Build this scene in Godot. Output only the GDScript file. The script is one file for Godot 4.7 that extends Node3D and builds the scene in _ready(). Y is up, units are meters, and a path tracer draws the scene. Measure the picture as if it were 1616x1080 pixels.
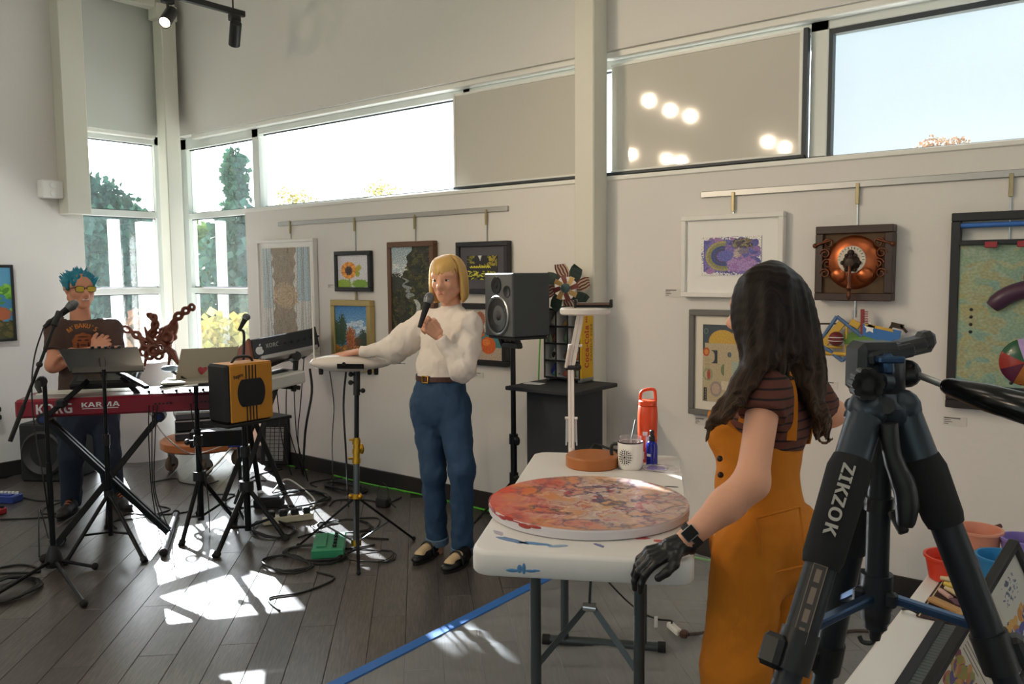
extends Node3D
# A gallery talk: two walls meet in a glazed corner; everything is built in metres, y up, the art wall faces +z.

var M := {}
var rng := RandomNumberGenerator.new()
var noise := FastNoiseLite.new()
var taken := {}

# ---------- naming and tagging ----------
func numbered(n: String) -> String:
	var k: int = taken.get(n, 0)
	taken[n] = k + 1
	return n if k == 0 else "%s_%03d" % [n, k]

func thing(called: String, label: String, category: String, at := Vector3.ZERO, group := "") -> Node3D:
	var o := Node3D.new()
	o.name = numbered(called)
	o.position = at
	add_child(o, true)
	return tag(o, label, category, group)

func tag(o: Node3D, label: String, category: String, group := "") -> Node3D:
	o.set_meta("label", label)
	o.set_meta("category", category)
	if group != "":
		o.set_meta("group", group)
	return o

func put(called: String, mesh: Mesh, m: Material, parent: Node3D = null) -> MeshInstance3D:
	var o := MeshInstance3D.new()
	o.mesh = mesh
	o.material_override = m
	if parent == null or parent == self:
		o.name = numbered(called)
		add_child(o, true)
	else:
		o.name = called
		parent.add_child(o, true)
		if parent.get_parent() == self and not parent is MeshInstance3D:
			o.position = -parent.position
	return o

func obj(called: String, st: SurfaceTool, m: Material, parent: Node3D = null) -> MeshInstance3D:
	st.generate_normals()
	return put(called, st.commit(), m, parent)

func structure(o: Node3D) -> Node3D:
	o.set_meta("kind", "structure")
	return o

func stuff(o: Node3D) -> Node3D:
	o.set_meta("kind", "stuff")
	return o

# ---------- materials ----------
func mat(n: String, c: String, rough := 0.6, metal := 0.0) -> StandardMaterial3D:
	var m := StandardMaterial3D.new()
	m.resource_name = n
	m.albedo_color = Color(c)
	m.roughness = rough
	m.metallic = metal
	M[n] = m
	return m

func glass(n: String, c: String, alpha: float, rough := 0.02) -> StandardMaterial3D:
	var m := mat(n, c, rough)
	m.transparency = BaseMaterial3D.TRANSPARENCY_ALPHA
	m.albedo_color.a = alpha
	return m

func glow(n: String, c: String, e: float) -> StandardMaterial3D:
	var m := mat(n, c, 0.5)
	m.emission_enabled = true
	m.emission = Color(c)
	m.emission_energy_multiplier = e
	return m

func relief(m: StandardMaterial3D, freq: float, cm: float, size := 256, seed_ := 3, world := true) -> StandardMaterial3D:
	var nt := NoiseTexture2D.new()
	nt.width = size
	nt.height = size
	nt.seamless = true
	var n := FastNoiseLite.new()
	n.seed = seed_
	n.frequency = 0.03
	n.fractal_octaves = 4
	nt.noise = n
	m.heightmap_enabled = true
	m.heightmap_texture = nt
	m.heightmap_scale = cm
	m.uv1_triplanar = true
	m.uv1_world_triplanar = world
	m.uv1_scale = Vector3.ONE * freq
	return m

func pic(n: String, im: Image, rough := 0.6) -> StandardMaterial3D:
	var m := mat(n, "#ffffff", rough)
	m.albedo_texture = ImageTexture.create_from_image(im)
	return m

# ---------- shapes ----------
func sb() -> SurfaceTool:
	var st := SurfaceTool.new()
	st.begin(Mesh.PRIMITIVE_TRIANGLES)
	st.set_uv(Vector2(0.5, 0.5))
	st.set_smooth_group(-1)
	return st

func tri(st: SurfaceTool, a: Vector3, b: Vector3, c: Vector3, out: Vector3) -> void:
	if (a - c).cross(a - b).dot(out) < 0.0:
		st.add_vertex(a); st.add_vertex(c); st.add_vertex(b)
	else:
		st.add_vertex(a); st.add_vertex(b); st.add_vertex(c)

func quad(st: SurfaceTool, a: Vector3, b: Vector3, c: Vector3, d: Vector3, out: Vector3) -> void:
	tri(st, a, b, c, out)
	tri(st, a, c, d, out)

func face(st: SurfaceTool, a: Vector3, b: Vector3, c: Vector3, d: Vector3) -> void:
	# a picture: a top left, b top right, c bottom right, d bottom left, seen from its front
	var uv := [Vector2(0, 0), Vector2(1, 0), Vector2(1, 1), Vector2(0, 1)]
	var p := [a, b, c, d]
	for i in [0, 1, 2, 0, 2, 3]:
		st.set_uv(uv[i])
		st.add_vertex(p[i])
	st.set_uv(Vector2(0.5, 0.5))

func box(st: SurfaceTool, c: Vector3, s: Vector3, b := Basis(), bev := 0.0) -> void:
	st.set_smooth_group(-1)
	var h := s * 0.5
	bev = minf(bev, minf(h.x, minf(h.y, h.z)) * 0.6)
	for ax in 3:
		var a1 := (ax + 1) % 3
		var a2 := (ax + 2) % 3
		for sg in [-1.0, 1.0]:
			var n := Vector3.ZERO
			n[ax] = sg
			var q := []
			for e in [[-1, -1], [1, -1], [1, 1], [-1, 1]]:
				var p := Vector3.ZERO
				p[ax] = sg * h[ax]
				p[a1] = e[0] * (h[a1] - bev)
				p[a2] = e[1] * (h[a2] - bev)
				q.append(c + b * p)
			quad(st, q[0], q[1], q[2], q[3], b * n)
	if bev <= 0.0:
		return
	for ax in 3:
		var a1 := (ax + 1) % 3
		var a2 := (ax + 2) % 3
		for s1 in [-1.0, 1.0]:
			for s2 in [-1.0, 1.0]:
				var q := []
				for e in [[-1, 0], [1, 0], [1, 1], [-1, 1]]:
					var p := Vector3.ZERO
					p[ax] = e[0] * (h[ax] - bev)
					p[a1] = s1 * (h[a1] - (bev if e[1] == 1 else 0.0))
					p[a2] = s2 * (h[a2] - (0.0 if e[1] == 1 else bev))
					q.append(c + b * p)
				var n := Vector3.ZERO
				n[a1] = s1
				n[a2] = s2
				quad(st, q[0], q[1], q[2], q[3], b * n)
	for sx in [-1.0, 1.0]:
		for sy in [-1.0, 1.0]:
			for sz in [-1.0, 1.0]:
				var s3 := Vector3(sx, sy, sz)
				var i := h - Vector3.ONE * bev
				tri(st, c + b * (Vector3(h.x, i.y, i.z) * s3), c + b * (Vector3(i.x, h.y, i.z) * s3), c + b * (Vector3(i.x, i.y, h.z) * s3), b * s3)

func slab(st: SurfaceTool, lo: Vector3, hi: Vector3, bev := 0.0) -> void:
	box(st, (lo + hi) * 0.5, (hi - lo).abs(), Basis(), bev)

func bar(st: SurfaceTool, a: Vector3, b: Vector3, w: float, d: float, up := Vector3.UP, bev := 0.0) -> void:
	# a beam from a to b, w across and d along «up»
	var y := (b - a)
	var l := y.length()
	y /= l
	var x := y.cross(up)
	if x.length() < 0.01:
		x = y.cross(Vector3.RIGHT)
	x = x.normalized()
	box(st, (a + b) * 0.5, Vector3(w, l, d), Basis(x, y, x.cross(y)), bev)

func tube(st: SurfaceTool, pts: Array, r, sides := 8, caps := true) -> void:
	var n := pts.size()
	var rr := func(i: int) -> float: return r[i] if r is Array else r
	var t0: Vector3 = (pts[1] - pts[0]).normalized()
	var u := t0.cross(Vector3.UP if absf(t0.y) < 0.9 else Vector3.RIGHT).normalized()
	var rings := []
	for i in n:
		var t: Vector3 = (pts[mini(i + 1, n - 1)] - pts[maxi(i - 1, 0)])
		t = t.normalized() if t.length() > 1e-7 else t0
		u = (u - t * u.dot(t)).normalized()
		var w := t.cross(u)
		var ring := []
		for k in sides:
			var an := TAU * k / sides
			ring.append(pts[i] + (u * cos(an) + w * sin(an)) * rr.call(i))
		rings.append(ring)
	for i in n - 1:
		st.set_smooth_group(7)
		for k in sides:
			var k2 := (k + 1) % sides
			var o: Vector3 = rings[i][k] + rings[i][k2] - pts[i] * 2.0
			quad(st, rings[i][k], rings[i][k2], rings[i + 1][k2], rings[i + 1][k], o)
	if caps:
		st.set_smooth_group(-1)
		for e in [0, n - 1]:
			var o: Vector3 = pts[e] - pts[1 if e == 0 else n - 2]
			for k in sides:
				tri(st, pts[e], rings[e][k], rings[e][(k + 1) % sides], o)

func lathe(st: SurfaceTool, prof: Array, xf: Transform3D, seg := 24) -> void:
	var g := 11
	for i in prof.size() - 1:
		var p: Vector2 = prof[i]
		var q: Vector2 = prof[i + 1]
		if i > 0:
			var d0: Vector2 = (p - prof[i - 1]).normalized()
			if d0.dot((q - p).normalized()) < 0.8:
				g += 1
		st.set_smooth_group(g)
		for j in seg:
			var t := TAU * j / seg
			var t2 := TAU * (j + 1) / seg
			var a := xf * Vector3(p.x * cos(t), p.y, p.x * sin(t))
			var b := xf * Vector3(q.x * cos(t), q.y, q.x * sin(t))
			var c := xf * Vector3(q.x * cos(t2), q.y, q.x * sin(t2))
			var d := xf * Vector3(p.x * cos(t2), p.y, p.x * sin(t2))
			if q.x > 1e-5:
				st.add_vertex(a); st.add_vertex(c); st.add_vertex(b)
			if p.x > 1e-5:
				st.add_vertex(a); st.add_vertex(d); st.add_vertex(c)
	st.set_smooth_group(-1)

func at(p: Vector3, yaw := 0.0, tilt := Vector3.ZERO) -> Transform3D:
	return Transform3D(Basis(Vector3.UP, yaw) * Basis.from_euler(tilt), p)

func ball(st: SurfaceTool, c: Vector3, r, b := Basis(), seg := 14) -> void:
	var prof := []
	for i in 9:
		var a := PI * i / 8.0 - PI / 2
		prof.append(Vector2(cos(a) if i > 0 and i < 8 else 0.0, sin(a)))
	var s: Vector3 = r if r is Vector3 else Vector3.ONE * float(r)
	lathe(st, prof, Transform3D(b.scaled_local(s), c), seg)

func up_to(y: Vector3, hint := Vector3.UP) -> Basis:
	# a basis whose y axis points along y
	y = y.normalized()
	var x := y.cross(hint)
	if x.length() < 0.01:
		x = y.cross(Vector3(0.3, 0.1, 1))
	x = x.normalized()
	return Basis(x, y, x.cross(y))

func rod(st: SurfaceTool, a: Vector3, b: Vector3, r: float, r2 := -1.0, sides := 10) -> void:
	tube(st, [a, b], [r, r if r2 < 0.0 else r2], sides)

func curve(pts: Array, steps := 6) -> Array:
	# Catmull-Rom through the points
	var o := []
	for i in pts.size() - 1:
		var p0: Vector3 = pts[maxi(i - 1, 0)]
		var p3: Vector3 = pts[mini(i + 2, pts.size() - 1)]
		for k in steps:
			o.append((pts[i] as Vector3).cubic_interpolate(pts[i + 1], p0, p3, float(k) / steps))
	o.append(pts[-1])
	return o

func prism(st: SurfaceTool, poly: Array, xf: Transform3D, depth: float) -> void:
	# poly of Vector2 in the local xy plane, from z 0 to z = depth
	st.set_smooth_group(-1)
	var pk := PackedVector2Array(poly)
	var idx := Geometry2D.triangulate_polygon(pk)
	for i in range(0, idx.size(), 3):
		for z in [0.0, depth]:
			tri(st, xf * Vector3(pk[idx[i]].x, pk[idx[i]].y, z), xf * Vector3(pk[idx[i + 1]].x, pk[idx[i + 1]].y, z), xf * Vector3(pk[idx[i + 2]].x, pk[idx[i + 2]].y, z), xf.basis.z * (1.0 if z == depth else -1.0) * signf(depth))
	var area := 0.0
	for i in poly.size():
		var a: Vector2 = poly[i]
		area += a.cross(poly[(i + 1) % poly.size()])
	for i in poly.size():
		var a: Vector2 = poly[i]
		var b: Vector2 = poly[(i + 1) % poly.size()]
		var n := Vector2(b.y - a.y, a.x - b.x) * signf(area)
		quad(st, xf * Vector3(a.x, a.y, 0), xf * Vector3(b.x, b.y, 0), xf * Vector3(b.x, b.y, depth), xf * Vector3(a.x, a.y, depth), xf.basis * Vector3(n.x, n.y, 0))

func words(called: String, text: String, xf: Transform3D, h: float, m: Material, parent: Node3D, font := "Droid Sans", bold := false, width := -1.0) -> MeshInstance3D:
	var t := TextMesh.new()
	var f := SystemFont.new()
	f.font_names = PackedStringArray([font])
	if bold:
		f.font_weight = 700
	t.font = f
	t.text = text
	t.font_size = 64
	t.pixel_size = h / 46.0
	t.depth = 0.002
	t.curve_step = 2.0
	var o := put(called, t, m, parent)
	var off := o.position
	if width > 0.0:
		var w := t.get_aabb().size.x
		xf = xf * Transform3D(Basis().scaled(Vector3(width / maxf(w, 0.001), 1, 1)), Vector3.ZERO)
	o.transform = Transform3D(xf.basis, xf.origin + off)
	return o

# ---------- painting ----------
func canvas(w: int, h: int, c: String) -> Image:
	var im := Image.create(w, h, false, Image.FORMAT_RGB8)
	im.fill(Color(c))
	return im

func ell(im: Image, cx: float, cy: float, rx: float, ry: float, c: String, rough := 0.0, rot := 0.0) -> void:
	var col := Color(c)
	var R := maxf(rx, ry) * (1.0 + rough) + 1.0
	for y in range(maxi(0, int(cy - R)), mini(im.get_height(), int(cy + R) + 1)):
		for x in range(maxi(0, int(cx - R)), mini(im.get_width(), int(cx + R) + 1)):
			var d := Vector2(x - cx, y - cy).rotated(-rot)
			var q := (d.x / rx) ** 2 + (d.y / ry) ** 2
			if q < 1.0 + (rough * noise.get_noise_2d(x * 6.0 + cx, y * 6.0 + cy) * 3.0 if rough > 0.0 else 0.0):
				im.set_pixel(x, y, col)

func line(im: Image, a: Vector2, b: Vector2, w: float, c: String) -> void:
	var n := int(a.distance_to(b) / maxf(w * 0.4, 0.5)) + 1
	for i in n + 1:
		var p := a.lerp(b, float(i) / n)
		im.fill_rect(Rect2i(int(p.x - w * 0.5), int(p.y - w * 0.5), maxi(1, int(w)), maxi(1, int(w))), Color(c))

func dabs(im: Image, r: Rect2, n: int, cols: Array, s0: float, s1: float, rot := 99.0) -> void:
	for i in n:
		var s := rng.randf_range(s0, s1)
		ell(im, rng.randf_range(r.position.x, r.end.x), rng.randf_range(r.position.y, r.end.y), s, s * rng.randf_range(0.3, 0.8), cols[rng.randi() % cols.size()], 0.0, rng.randf_range(0, PI) if rot > 50.0 else rot)

func mottle(im: Image, amt: float, freq := 8.0) -> void:
	for y in im.get_height():
		for x in im.get_width():
			var c := im.get_pixel(x, y)
			var k := 1.0 + amt * noise.get_noise_2d(x * freq, y * freq)
			im.set_pixel(x, y, Color(c.r * k, c.g * k, c.b * k))

# ---------- bodies: tapered capsules joined by a smooth minimum, meshed as surface nets ----------
# bone: [from, to, radius, radius, (direction that is flattened, factor)]
func field(bones: Array, cell: float, k := 0.01, cuts := [], fold := 0.0, ffreq := 9.0, uvs := 1.0) -> ArrayMesh:
	var lo := Vector3.INF
	var hi := -Vector3.INF
	for b in bones:
		var r: float = maxf(b[2], b[3]) + k * 2.0 + cell * 2.0 + fold
		for p in [b[0], b[1]]:
			lo = lo.min(p - Vector3.ONE * r)
			hi = hi.max(p + Vector3.ONE * r)
	var n := Vector3i(((hi - lo) / cell).ceil()) + Vector3i.ONE
	var nx := n.x
	var nxy := n.x * n.y
	var acc := PackedFloat32Array()
	acc.resize(nxy * n.z)
	for b in bones:
		var a: Vector3 = b[0]
		var ab: Vector3 = b[1] - a
		var ra: float = b[2]
		var dr: float = b[3] - ra
		var fl: bool = b.size() > 4
		var fd: Vector3 = b[4].normalized() if fl else Vector3.ZERO
		var fs: float = 1.0 / b[5] - 1.0 if fl else 0.0
		if fl:
			ab += fd * ab.dot(fd) * fs
		var l2 := maxf(ab.length_squared(), 1e-9)
		var m: float = maxf(b[2], b[3]) * maxf(1.0, b[5] if fl else 1.0) + k * 5.0 + cell
		var i0 := Vector3i((((b[0] as Vector3).min(b[1]) - Vector3.ONE * m - lo) / cell).floor()).clamp(Vector3i.ZERO, n - Vector3i.ONE)
		var i1 := Vector3i((((b[0] as Vector3).max(b[1]) + Vector3.ONE * m - lo) / cell).ceil()).clamp(Vector3i.ZERO, n - Vector3i.ONE)
		for z in range(i0.z, i1.z + 1):
			for y in range(i0.y, i1.y + 1):
				var at_ := z * nxy + y * nx
				for x in range(i0.x, i1.x + 1):
					var p := lo + Vector3(x, y, z) * cell - a
					if fl:
						p += fd * p.dot(fd) * fs
					var t := clampf(p.dot(ab) / l2, 0.0, 1.0)
					var d := (p - ab * t).length() - ra - dr * t
					if d < k * 5.0:
						acc[at_ + x] += exp(-d / k)
	for i in acc.size():
		acc[i] = -k * log(acc[i]) if acc[i] > 1e-4 else k * 9.0
	if fold > 0.0 or cuts.size() > 0:
		for z in n.z:
			for y in n.y:
				for x in n.x:
					var i := z * nxy + y * nx + x
					if acc[i] > 0.05:
						continue
					var p := lo + Vector3(x, y, z) * cell
					if fold > 0.0 and acc[i] > -0.03:
						acc[i] += fold * noise.get_noise_3d(p.x * ffreq * 70.0, p.y * ffreq * 50.0, p.z * ffreq * 70.0) * 2.0
					for c in cuts:
						var q: Vector3 = p - c[0]
						if q.length() < c[2]:
							acc[i] = maxf(acc[i], q.dot(c[1]))
	var vid := PackedInt32Array()
	vid.resize(acc.size())
	vid.fill(-1)
	var vs := PackedVector3Array()
	var offs := [0, 1, nx, nx + 1, nxy, nxy + 1, nxy + nx, nxy + nx + 1]
	var eds := [[0, 1], [2, 3], [4, 5], [6, 7], [0, 2], [1, 3], [4, 6], [5, 7], [0, 4], [1, 5], [2, 6], [3, 7]]
	var cor := [Vector3(0, 0, 0), Vector3(1, 0, 0), Vector3(0, 1, 0), Vector3(1, 1, 0), Vector3(0, 0, 1), Vector3(1, 0, 1), Vector3(0, 1, 1), Vector3(1, 1, 1)]
	for z in n.z - 1:
		for y in n.y - 1:
			for x in n.x - 1:
				var i := z * nxy + y * nx + x
				var s := acc[i] < 0.0
				if (acc[i + 1] < 0.0) == s and (acc[i + nx] < 0.0) == s and (acc[i + nx + 1] < 0.0) == s and (acc[i + nxy] < 0.0) == s and (acc[i + nxy + 1] < 0.0) == s and (acc[i + nxy + nx] < 0.0) == s and (acc[i + nxy + nx + 1] < 0.0) == s:
					continue
				var sum := Vector3.ZERO
				var cnt := 0
				for e in eds:
					var da := acc[i + offs[e[0]]]
					var db := acc[i + offs[e[1]]]
					if (da < 0.0) != (db < 0.0):
						sum += (cor[e[0]] as Vector3).lerp(cor[e[1]], da / (da - db))
						cnt += 1
				vid[i] = vs.size()
				vs.append(lo + (Vector3(x, y, z) + sum / cnt) * cell)
	var idx := PackedInt32Array()
	var step := [1, nx, nxy]
	for z in range(1, n.z - 1):
		for y in range(1, n.y - 1):
			for x in range(1, n.x - 1):
				var i := z * nxy + y * nx + x
				var s := acc[i] < 0.0
				for ax in 3:
					if (acc[i + step[ax]] < 0.0) == s:
						continue
					var u: int = step[(ax + 1) % 3]
					var w: int = step[(ax + 2) % 3]
					var q := [vid[i], vid[i - u], vid[i - u - w], vid[i - w]]
					if q.min() < 0:
						continue
					for j in ([0, 2, 1, 0, 3, 2] if s else [0, 1, 2, 0, 2, 3]):
						idx.append(q[j])
	var ns := PackedVector3Array()
	ns.resize(vs.size())
	for i in range(0, idx.size(), 3):
		var fn := (vs[idx[i]] - vs[idx[i + 2]]).cross(vs[idx[i]] - vs[idx[i + 1]])
		ns[idx[i]] += fn
		ns[idx[i + 1]] += fn
		ns[idx[i + 2]] += fn
	var uv := PackedVector2Array()
	uv.resize(vs.size())
	for i in vs.size():
		ns[i] = ns[i].normalized()
		uv[i] = Vector2((vs[i].x + vs[i].z) * uvs, vs[i].y * uvs)
	var arr := []
	arr.resize(Mesh.ARRAY_MAX)
	arr[Mesh.ARRAY_VERTEX] = vs
	arr[Mesh.ARRAY_NORMAL] = ns
	arr[Mesh.ARRAY_TEX_UV] = uv
	arr[Mesh.ARRAY_INDEX] = idx
	var me := ArrayMesh.new()
	me.add_surface_from_arrays(Mesh.PRIMITIVE_TRIANGLES, arr)
	return me

func moved(bones: Array, xf: Transform3D) -> Array:
	var o := []
	for b in bones:
		var c: Array = b.duplicate()
		c[0] = xf * (b[0] as Vector3)
		c[1] = xf * (b[1] as Vector3)
		if c.size() > 4:
			c[4] = xf.basis * (b[4] as Vector3)
		o.append(c)
	return o

func chain(bones: Array, pts: Array, rs: Array) -> void:
	for i in pts.size() - 1:
		bones.append([pts[i], pts[i + 1], rs[i], rs[i + 1]])

# a hand: wrist, direction to the fingers, back of the hand, side of the thumb (+1/-1), curls of the four fingers, spread, thumb directions
func hand(wrist: Vector3, dir: Vector3, back: Vector3, side: float, curls: Array, thumb: Array, s := 1.0, fat := 0.0) -> Array:
	var bn := []
	dir = dir.normalized()
	back = (back - dir * back.dot(dir)).normalized()
	var x := dir.cross(back).normalized() * side      # towards the thumb
	var kn := [0.030, 0.010, -0.010, -0.028]
	var kl := [0.088, 0.092, 0.087, 0.078]
	var fl := [[0.042, 0.026, 0.021], [0.046, 0.029, 0.022], [0.042, 0.027, 0.021], [0.033, 0.020, 0.018]]
	for f in 4:
		var root: Vector3 = wrist + (dir * 0.015 + x * kn[f] * 0.55) * s
		var p: Vector3 = wrist + (dir * kl[f] + x * kn[f] + back * (0.004 - absf(kn[f] - 0.005) * 0.12)) * s
		bn.append([root, p, 0.0125 * s + fat, 0.0105 * s + fat])
		var d: Vector3 = (dir + x * kn[f] * 3.0).normalized()
		var r := 0.0092 * s
		for j in 3:
			d = d.rotated(x, -curls[f] * side * [0.9, 1.0, 0.7][j]).normalized()
			var q: Vector3 = p + d * fl[f][j] * s
			bn.append([p, q, r + fat, r * 0.9 + fat])
			p = q
			r *= 0.92
	var tp: Vector3 = wrist + (dir * 0.022 + x * 0.024) * s
	bn.append([wrist + dir * 0.02 * s, tp, 0.013 * s + fat, 0.0135 * s + fat])
	var tl := [0.040, 0.032, 0.026]
	for j in 3:
		var t: Vector3 = thumb[j]
		var q: Vector3 = tp + (dir * t.x + x * t.y - back * t.z).normalized() * tl[j] * s
		bn.append([tp, q, (0.0130 - j * 0.0014) * s + fat, (0.0115 - j * 0.0012) * s + fat])
		tp = q
	return bn

# ================= camera, sky, sun, exposure =================
func view() -> void:
	var cam := Camera3D.new()
	cam.name = "camera"
	cam.transform = Transform3D(Basis(Vector3(0.7870, -0.0083, -0.6169), Vector3(-0.0449, 0.9965, -0.0707), Vector3(0.6153, 0.0833, 0.7839)), Vector3(0, 1.5, 0))
	cam.fov = 44.9264
	cam.near = 0.05
	cam.far = 300.0
	add_child(cam)
	cam.current = true

	var sky := ProceduralSkyMaterial.new()
	sky.sky_top_color = Color("#c4e4f2")
	sky.sky_horizon_color = Color("#f3fbfd")
	sky.sky_curve = 0.22
	sky.sky_energy_multiplier = 1.08
	sky.ground_bottom_color = Color("#6f7466")
	sky.ground_horizon_color = Color("#b9bfb2")
	sky.sun_angle_max = 70.0
	sky.sun_curve = 0.27
	var ni := Image.create(512, 256, false, Image.FORMAT_RGBA8)
	for y in 128:
		for x in 512:
			var v := 0.0
			# clouds: the noise is read on a cylinder, so that it meets itself
			var a := TAU * x / 512.0
			var q := Vector3(cos(a) * 90.0, y * 2.6, sin(a) * 90.0)
			v = clampf((noise.get_noise_3dv(q) + 0.5 * noise.get_noise_3dv(q * 2.3) - 0.08) * 1.6, 0.0, 1.0) * clampf((y - 12) / 40.0, 0.0, 1.0)
			ni.set_pixel(x, y, Color(1, 1, 1, v * 0.5))
	sky.sky_cover = ImageTexture.create_from_image(ni)
	sky.sky_cover_modulate = Color(0.5, 0.5, 0.5)
	var env := Environment.new()
	env.background_mode = Environment.BG_SKY
	env.sky = Sky.new()
	env.sky.sky_material = sky
	env.tonemap_mode = Environment.TONE_MAPPER_LINEAR
	env.tonemap_exposure = 1.0
	env.sdfgi_enabled = true
	env.ssao_enabled = true
	env.ssil_enabled = true
	var we := WorldEnvironment.new()
	we.name = "sky_and_air"
	we.environment = env
	add_child(we)

	var sun := DirectionalLight3D.new()
	sun.name = "sun"
	var el := deg_to_rad(21.7)
	var to := Vector3(0.932 * cos(el), -sin(el), 0.3616 * cos(el))
	sun.look_at_from_position(-to * 30.0, Vector3.ZERO)
	sun.light_color = Color("#f3faff")
	sun.light_energy = 16.0
	sun.light_angular_distance = 0.5
	sun.shadow_enabled = true
	add_child(sun)

	# fill lights added above the camera; their ceiling fittings are built in lamps
	for c in FILL_PANELS:
		var l := AreaLight3D.new()
		l.name = "fill_panel_light"
		l.area_size = Vector2(1.15, 0.55)
		l.position = (c as Vector3) + Vector3(0, -0.03, 0)
		l.rotation = Vector3(-PI / 2, 0, 0)
		l.light_color = Color("#fff0e2")
		l.light_energy = 0.5
		l.area_range = 14.0
		l.shadow_enabled = true
		add_child(l, true)

const FILL_PANELS := [Vector3(-3.6, 4.16, -1.0), Vector3(-0.6, 4.16, -1.0), Vector3(2.4, 4.16, -1.0), Vector3(-3.6, 4.16, 0.7), Vector3(-0.6, 4.16, 0.7), Vector3(2.4, 4.16, 0.7)]

func common() -> void:
	mat("wall", "#e3dfdb", 0.85)
	relief(M.wall, 3.0, 0.05)
	mat("trim_white", "#ecebe6", 0.45)
	mat("post_white", "#dcd9cd", 0.5)
	mat("frame_alu", "#dfe3e0", 0.4)
	mat("gasket", "#2b333a", 0.5)
	mat("base_dark", "#2a2524", 0.5)
	mat("black", "#17181a", 0.45)
	mat("black_soft", "#1b1c1e", 0.8)
	mat("black_gloss", "#0d0e10", 0.2)
	mat("black_metal", "#1a1c1f", 0.35, 0.6)
	mat("rubber", "#141414", 0.75)
	mat("steel", "#b9bcbf", 0.3, 1.0)
	mat("chrome", "#d6d8da", 0.15, 1.0)
	mat("steel_dull", "#b4b2b0", 0.4, 0.8)
	mat("grey_metal", "#60666a", 0.4, 0.7)
	mat("brass", "#c99a35", 0.3, 1.0)
	mat("white", "#eceae6", 0.5)
	mat("white_plastic", "#e9e7e2", 0.35)
	mat("paper", "#f0efeb", 0.8)
	mat("ink", "#33333a", 0.8)
	mat("print_white", "#e9e9ea", 0.6)
	mat("cable", "#151617", 0.6)
	mat("cable_green", "#58c02c", 0.55)
	mat("cable_white", "#d9d6cd", 0.5)
	mat("skin", "#dba284", 0.55)
	M.skin.subsurf_scatter_enabled = true
	M.skin.subsurf_scatter_strength = 0.12
	mat("skin_ruddy", "#cf9072", 0.55)
	mat("eye_white", "#e8e4de", 0.25)
	mat("eye_dark", "#2e2a28", 0.2)
	mat("lips", "#b5525a", 0.45)
	glass("pane", "#dff0ee", 0.05)

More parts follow.
